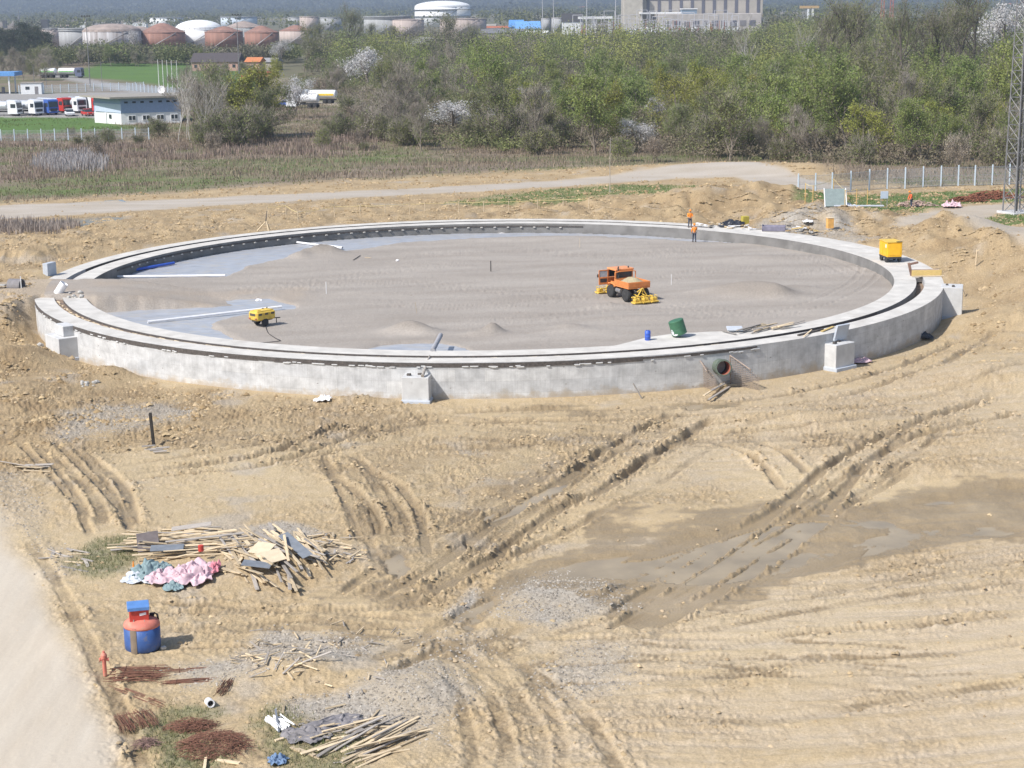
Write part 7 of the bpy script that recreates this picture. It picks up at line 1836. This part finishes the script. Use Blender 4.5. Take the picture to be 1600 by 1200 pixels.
# the trees one can name
plant_px("blossom", 575, 140, 2.5, "large round tree in white blossom above the bend of the dirt track", sz=.75)
plant_px("blossom", 655, 98, 2.2, "white blossoming tree in front of the pinkish-beige tank", sz=.7)
plant_px("blossom", 712, 212, 1.75, "broad low bush in white blossom at the near edge of the wood", sz=.55); plant_px("blossom", 737, 208, 1.4, "smaller white blossom bush joined to the broad low one", sz=.5)
plant_px("blossom", 777, 208, .7, "little white blossom bush beside the broad blossoming one")
plant_px("blossom", 1566, 116, 3.3, "big white blossoming tree next to the lattice mast")
plant_px("blossom", 1420, 206, .95, "low white blossom bush in the wood below the tall dark trees", sz=.6)
plant_px("blossom", 840, 178, 1.1, "small white blossom tree in the middle of the wood", sz=.8); plant_px("blossom", 1018, 190, 1.1, "pale blossom tree below the power station in the wood", sz=.8); plant_px("blossom", 1000, 240, 1.0, "pale blossom bush at the near edge below the power station", sz=.8)
plant_px("blossom", 300, 72, 2.0, "blossoming tree in front of the white dome tank"); plant_px("blossom", 208, 80, 1.9, "pale green-white tree in front of the streaked tank"); plant_px("blossom", 460, 185, 1.3, "pale blossom bush below the tank lorry on the track")
plant_px("blossom", 440, 104, 1.6, "blossoming tree beside the grey-roofed barn"); plant_px("blossom", 73, 84, 1.8, "pale conical tree in front of the dark conifers")
plant_px("birch", 1165, 150, 1.5, "tall whitish tree at the right of the middle wood"); plant_px("birch", 1270, 150, 1.5, "tall whitish tree beside the first tall dark tree")
for k, (px, py, sc) in enumerate(((1298, 146, .98), (1333, 145, 1.12), (1410, 152, .95), (1464, 152, 1.05), (1492, 140, 1.0), (1520, 128, 1.25))):
    plant_px("tall", px, py, sc, ["tall dark broad tree, the one nearest the power station", "tallest dark forked tree beside the nearest-to-station one", "slim tall dark tree in front of the lake", "tall dark olive tree between slim tree and leaning tree", "leaning tall dark tree beside the blossoming tree", "widest tall dark tree with bare forked limbs by the blossoming tree"][k], var=k % 3)
for k, (px, py, sc, kd) in enumerate(((504, 84, .75, "tall"), (545, 92, .95, "tall"), (694, 98, .85, "tall"), (735, 98, .72, "tall"), (585, 80, .7, "tall"), (620, 84, .62, "tall"))):
    plant_px(kd, px, py, sc, ["bare spreading tree in front of the pinkish tank with a rust roof", "tall bare tree in front of the wide flat tank", "dark fan-shaped tree below the huge white dome", "olive tall tree below the pinkish-beige tank", "green tall tree in front of the wide flat tank", "dull tall tree left of the fan-shaped one"][k])
plant_px("birch", 1215, 208, 1.15, "single pale-stemmed birch standing out in the middle of the wood")
for k, px in enumerate((278, 297, 310, 324, 345, 292, 336)): plant_px("birch", px, 226 - (k % 3) * 4, 1.0)
plant_px("yellow", 385, 216, 1.35, "large bright yellow-green tree beside the birches", var=0); plant_px("yellow", 425, 215, 1.2, "second bright yellow-green tree next to the dirt track lorry", var=1); plant_px("yellow", 412, 165, 1.1, "bright yellow-green tree inside the bend of the dirt track", var=2)
plant_px("olive", 475, 112, 1.25, "round green tree beside the barn and the track bend")
plant_px("dkbush", 350, 228, 1.7); plant_px("dkbush", 385, 228, 1.6); plant_px("dkbush", 330, 222, 1.4); plant_px("dkbush", 400, 222, 1.5); plant_px("dkbush", 250, 214, .8)
for k in range(12): plant_px("evergreen", -8 + k * 7 + RND.uniform(-3, 3), 88 + RND.uniform(-3, 6), RND.uniform(.8, 1.15))
for k in range(26): plant_px(RND.choice(["bare", "olive", "bare", "green"]), 70 + k * 10 + RND.uniform(-4, 4), 103 + RND.uniform(-3, 1), RND.uniform(.5, .8))
for k in range(10): plant_px(RND.choice(["bare", "olive"]), 0 + k * 10 + RND.uniform(-4, 4), 118 + RND.uniform(-8, 2), RND.uniform(.7, 1.0))
for k in range(7): plant_px(RND.choice(["bush", "dkbush"]), RND.uniform(305, 400), 119 + RND.uniform(-3, 3), RND.uniform(.8, 1.2))
# the near wood: individuals, spaced
pts = []
WOOD = [(520, 205), (640, 235), (720, 244), (860, 244), (1000, 256), (1150, 256), (1290, 268), (1420, 268), (1640, 262), (1640, 150), (1200, 150), (900, 150), (620, 140), (480, 120), (455, 135), (520, 158), (600, 176)]
wp = polyw(WOOD, 1.9); lo, hi_ = wp.min(0), wp.max(0)
tries = 0
while len(pts) < 190 and tries < 60000:
    tries += 1
    px, py = RND.uniform(470, 1640), RND.uniform(125, 268); x, y = W(px, py, 1.9)
    if sd_poly(np.array([x]), np.array([y]), wp)[0] > 0: continue
    if (abs(px - 575) < 42 and py < 178) or (abs(px - 715) < 48 and 195 < py < 250) or (abs(px - 1562) < 45 and py < 168) or (abs(px - 838) < 22 and 172 < py < 215) or (abs(px - 1000) < 20 and py > 236): continue
    md = 5.2 + 1.5 * (y > 330) + 2.0 * (y > 380)
    if any((x - a) ** 2 + (y - b) ** 2 < md * md for a, b in pts): continue
    pts.append((x, y))
    nx = noise(np.array([x / 28]), np.array([y / 28]), 5)[0] + RND.gauss(0, .22)
    edge = sd_poly(np.array([x]), np.array([y]), wp)[0] > -5
    if edge: kind = RND.choice(["bush", "dkbush", "green", "bush", "bare", "olive"])
    elif px < 700: kind = RND.choice(["bare", "bare", "olive", "yellow", "green", "dkbush"]) 
    elif nx > .10: kind = RND.choice(["green", "yellow", "green"])
    elif nx > -.05: kind = RND.choice(["green", "olive", "yellow", "bare"])
    else: kind = RND.choice(["bare", "olive", "green", "dkbush"])
    plant(kind, x, y, RND.choice([RND.uniform(.6, .9), RND.uniform(.85, 1.1), RND.uniform(1.0, 1.35)]) * (1.35 if kind == 'dkbush' else 1))
for k in range(20):   # scrub in the field
    px, py = RND.choice([(RND.uniform(600, 860), RND.uniform(225, 244)), (RND.uniform(480, 640), RND.uniform(190, 225)), (RND.uniform(540, 660), RND.uniform(196, 212))]); plant_px(RND.choice(["bush", "dkbush"]), px, py, RND.uniform(.9, 1.5))
for k in range(16): plant_px(RND.choice(["bare", "dkbush", "bush", "olive"]), RND.uniform(292, 430), RND.uniform(200, 218), RND.uniform(.7, 1.2))
for k in range(14): plant_px(RND.choice(["bare", "dkbush", "bare", "olive"]), RND.uniform(-10, 95), RND.uniform(112, 128), RND.uniform(.5, .95))
for k in range(14): plant_px(RND.choice(["bush", "dkbush", "bush"]), RND.uniform(100, 620), RND.uniform(212, 250), RND.uniform(.5, .95))
print("individual plants", NT[0])
# mass of the wood further off: one object
def mass(name, n, region, seed, cols, hr, rr, leaf, per, zf=None, wp=False):
    rg = np.random.RandomState(seed); P = np.array(region, float) if wp else polyw(region, 1.9); cx = []; cy = []
    lo, hi_ = P.min(0), P.max(0)
    while len(cx) < n:
        x = rg.uniform(lo[0], hi_[0], 4000); y = rg.uniform(lo[1], hi_[1], 4000)
        ok = sd_poly(x, y, P) < 0
        cx += list(x[ok]); cy += list(y[ok])
    cx = np.array(cx[:n]); cy = np.array(cy[:n]); h = rg.uniform(*hr, n) * (.75 + .5 * np.clip(noise(cx / 60, cy / 60, seed) + .5, 0, 1)); r = h * rg.uniform(*rr, n)
    kd = noise(cx / 45, cy / 45, seed + 1) + rg.normal(0, .3, n)
    ci = np.clip(((kd + .9) / 1.8 * len(cols)).astype(int), 0, len(cols) - 1)
    base = np.array(cols)[ci] * rg.uniform(.8, 1.2, (n, 1))
    # sub-clumps
    sub = rg.normal(0, 1, (n, per, 3)); sub /= np.linalg.norm(sub, axis=2)[..., None]; sub *= rg.uniform(.35, 1, (n, per, 1)) ** .6
    sub[..., 2] = sub[..., 2] * .5
    wob = 1 + .35 * np.sin(sub[..., 0] * 7 + cx[:, None]) * np.cos(sub[..., 1] * 6 + cy[:, None])
    c = np.stack([cx[:, None] + sub[..., 0] * r[:, None] * wob, cy[:, None] + sub[..., 1] * r[:, None] * wob, (zf(cx, cy)[:, None] if zf else 1.9) + h[:, None] * (.58 + sub[..., 2] * .8 * wob)], -1).reshape(-1, 3)
    m = len(c); a = rg.normal(0, 1, (m, 3)); a /= np.linalg.norm(a, axis=1)[:, None]; b = np.cross(a, rg.normal(0, 1, (m, 3))); b /= np.linalg.norm(b, axis=1)[:, None]
    s = rg.uniform(leaf * .6, leaf * 1.4, (m, 1)); e = s * .6
    v = np.stack([c - a * s, c + b * e, c + a * s, c - b * e], 1).reshape(-1, 3); v[:, 2] = np.maximum(v[:, 2], -20.0 if zf else 1.0)
    col = np.repeat(np.repeat(base, per, 0) * rg.uniform(.82, 1.18, (m, 1)), 4, 0)
    o = np_mesh(name, v, np.arange(4 * m).reshape(-1, 4), M_mass, attrs={'soil': col}); struct(o, 'stuff'); return o
M_mass = bpy.data.materials.new("distant_foliage"); M_mass.use_nodes = True
_t = M_mass.node_tree; _a = _t.nodes.new('ShaderNodeAttribute'); _a.attribute_name = 'soil'; _b = _t.nodes['Principled BSDF']; _t.links.new(_a.outputs['Color'], _b.inputs['Base Color']); _b.inputs['Roughness'].default_value = .8; _b.inputs['Specular IOR Level'].default_value = .15
_tr = _t.nodes.new('ShaderNodeBsdfTranslucent'); _t.links.new(_a.outputs['Color'], _tr.inputs[0]); _mx = _t.nodes.new('ShaderNodeMixShader'); _mx.inputs[0].default_value = .3; _t.links.new(_b.outputs[0], _mx.inputs[1]); _t.links.new(_tr.outputs[0], _mx.inputs[2]); _t.links.new(_mx.outputs[0], _t.nodes['Material Output'].inputs[0])
CW = [(.225, .20, .165), (.20, .185, .135), (.16, .155, .10), (.18, .195, .09), (.20, .24, .09), (.235, .275, .095), (.30, .315, .10)]
mass("woodland", 620, [(620, 146), (900, 154), (1200, 154), (1700, 154), (1700, 104), (1200, 100), (900, 106), (620, 112), (480, 112), (470, 122)], 31, CW, (5, 10.5), (.34, .55), .22, 560)
mass("woodland", 1100, [(480, 112), (900, 108), (1300, 104), (1750, 106), (1750, 70), (1200, 70), (960, 74), (860, 74), (770, 82), (640, 80), (500, 82)], 32, CW, (4, 11), (.33, .6), .34, 320)
mass("woodland", 130, [(480, 118), (900, 142), (1700, 144), (1750, 84), (1200, 82), (900, 86), (640, 92), (500, 92)], 41, [(.25, .225, .19), (.22, .20, .16), (.25, .28, .10), (.31, .325, .11), (.21, .25, .095)], (11, 15), (.26, .4), .25, 620)
mass("woodland", 500, [(1200, 70), (1750, 76), (1750, 46), (1420, 55), (1340, 46), (1212, 52)], 33, CW, (8, 13), (.4, .55), .6, 150)
mass("woodland", 300, [(60, 104), (300, 103), (460, 100), (470, 92), (300, 93), (60, 94)], 34, CW[1:5], (5.5, 8), (.4, .6), .40, 220)
mass("undergrowth", 4200, [(470, 122), (620, 142), (900, 152), (1700, 152), (1700, 262), (1300, 264), (1150, 253), (860, 241), (720, 240), (600, 220), (540, 190), (620, 180), (530, 158), (460, 140)], 35, [(.25, .21, .16), (.22, .20, .135), (.19, .205, .10), (.205, .23, .095)], (1.0, 3.2), (.5, .9), .17, 60)
mass("woodland", 2600, [(-250, 60), (800, 46), (980, 40), (1190, 38), (1350, 30), (1900, 26), (1900, 9.5), (1000, 12), (200, 24), (-250, 30)], 36, [(.12, .12, .075), (.13, .14, .07), (.16, .17, .07), (.17, .18, .07)], (9, 15), (.6, 1.0), 1.5, 46)
# grass and dry stems in the field
def blades(name, n, weight, h0, h1, wd, cols, seed, lean=.25, ymin=150, py1=400):
    rg = np.random.RandomState(seed); G = GRID; X, Y = G['x'], G['y']
    area = np.zeros_like(X); area[1:-1, 1:-1] = np.abs((X[1:-1, 2:] - X[1:-1, :-2]) * (Y[2:, 1:-1] - Y[:-2, 1:-1])) / 4
    vis = (G['px'] > -120) & (G['px'] < 1720); p = (np.clip(weight, 0, None) * area * vis).ravel(); p /= p.sum(); ii = rg.choice(p.size, n, p=p)
    cx = X.ravel()[ii] + rg.uniform(-.3, .3, n); cy = Y.ravel()[ii] + rg.uniform(-.4, .4, n); cz = G['z'].ravel()[ii] - .05
    h = rg.uniform(h0, h1, n); a = rg.rand(n) * 6.283; w = wd * rg.uniform(.6, 1.4, n); dx, dy = np.cos(a) * w, np.sin(a) * w; lx, ly = rg.normal(0, lean, n) * h, rg.normal(0, lean, n) * h
    v = np.stack([np.stack([cx - dx, cy - dy, cz], -1), np.stack([cx + dx, cy + dy, cz], -1), np.stack([cx + lx + dx * .3, cy + ly + dy * .3, cz + h], -1), np.stack([cx + lx - dx * .3, cy + ly - dy * .3, cz + h], -1)], 1).reshape(-1, 3)
    c = np.repeat(np.array(cols)[rg.randint(len(cols), size=n)] * rg.uniform(.75, 1.25, (n, 1)), 4, 0)
    return struct(np_mesh(name, v, np.arange(4 * n).reshape(-1, 4), M_mass, attrs={'soil': c}), 'stuff')
G = GRID; near = (G['y'] < 420) * (1 - G['ex']) * (1 - G['track']) * (1 - G['lane'])
gn = fbm(G['x'] / 30, G['y'] / 12, 3, 401); gn2 = fbm(G['x'] / 8, G['y'] / 5, 3, 405)
blades("dry_grass", 90000, G['field'] * near * np.clip(gn * 2 + .5 + gn2, 0, 1.5) * (1 - G['dep']), .25, .7, .055, [(.31, .25, .19), (.26, .205, .155), (.36, .30, .225)], 51)
blades("grass", 70000, G['field'] * near * np.clip(.5 - gn * 2 + gn2, 0, 1.5), .1, .34, .07, [(.13, .17, .055), (.16, .19, .07), (.20, .20, .095)], 52)
blades("grass", 14000, G['greenr'] * (G['y'] < 260), .06, .2, .06, [(.12, .19, .05), (.15, .20, .065)], 53)
def pxmask(pts, z, soft=1.0): return 1 - smooth(-soft, soft, sd_poly(G['x'], G['y'], polyw(pts, z), 8))
blades("reeds", 3500, pxmask([(-80, 352), (60, 352), (108, 350), (112, 356), (80, 366), (-80, 368)], 2, .6), .4, .95, .05, [(.36, .31, .28), (.42, .37, .33), (.28, .23, .20)], 54, .12)
blades("reeds", 3600, pxmask([(60, 262), (85, 246), (130, 243), (160, 252), (150, 268), (95, 270)], 1.9, 1.2) * np.clip(.6 + 2 * gn2, 0, 1), .8, 1.7, .07, [(.42, .40, .40), (.52, .50, .50), (.33, .29, .27)], 55, .12)
blades("reeds", 8000, pxmask([(-60, 290), (40, 262), (60, 232), (-60, 226), (200, 228), (420, 226), (560, 205), (620, 215), (540, 245), (300, 250), (210, 262), (140, 275)], 1.9, 4.0) * np.clip(.4 + 2 * gn2, 0, 1), .5, 1.2, .06, [(.34, .265, .225), (.28, .215, .18), (.40, .32, .27)], 56, .15)
blades("weeds", 9000, G['weed'], .05, .2, .014, [(.13, .16, .06), (.17, .18, .08), (.26, .24, .14)], 57, .4)
# ------------------------------------------------------------------ hills and haze
def hillz(X, Y):
    X = np.asarray(X, float); Y = np.asarray(Y, float)
    return 95 * smooth(4200, 8600, Y) * (.8 + .6 * fbm(X / 1700, Y / 2500, 3, 501)) + 18 * fbm(X / 300, Y / 300, 4, 503) * smooth(3900, 5200, Y) - 6 + 50 * smooth(200, -3000, X) * smooth(4200, 6500, Y)
def hills():
    xs = np.linspace(-5200, 5200, 420); ys = np.linspace(3700, 9000, 110); X, Y = np.meshgrid(xs, ys, indexing='ij')
    Z = hillz(X, Y)
    idx = np.arange(X.size).reshape(X.shape); f = np.stack([idx[:-1, :-1], idx[1:, :-1], idx[1:, 1:], idx[:-1, 1:]], -1).reshape(-1, 4)
    m = mat("wooded_hills", (.06, .07, .045), .95, var=.6, scale=.02, spots=(.15, .15, .08), spot_amt=.4, spot_scale=.006, coord='Object', detail=10)
    struct(np_mesh("hills", np.stack([X, Y, Z], -1).reshape(-1, 3), f, m, smooth_=True))
hills()
mass("hill_woodland", 6500, [(-1350, 3700), (1350, 3700), (2400, 6800), (-2400, 6800)], 37, [(.05, .06, .04), (.075, .085, .05), (.10, .11, .06), (.14, .14, .075)], (12, 26), (.7, 1.3), 3.6, 26, zf=hillz, wp=True)
hz_mb = MB(); hz_mb.box((0, 4600, 190), (13000, 10000, 402), ch=.001)
hm = bpy.data.materials.new("haze_air"); hm.use_nodes = True; ht = hm.node_tree
for n in list(ht.nodes):
    if n.type == 'BSDF_PRINCIPLED': ht.nodes.remove(n)
pv = ht.nodes.new('ShaderNodeVolumePrincipled'); pv.inputs['Color'].default_value = (.66, .79, 1.0, 1); pv.inputs['Density'].default_value = .00017; pv.inputs['Anisotropy'].default_value = .2
ht.links.new(pv.outputs[0], ht.nodes['Material Output'].inputs['Volume'])
ho = hz_mb.build("haze", hm); struct(ho, 'stuff')
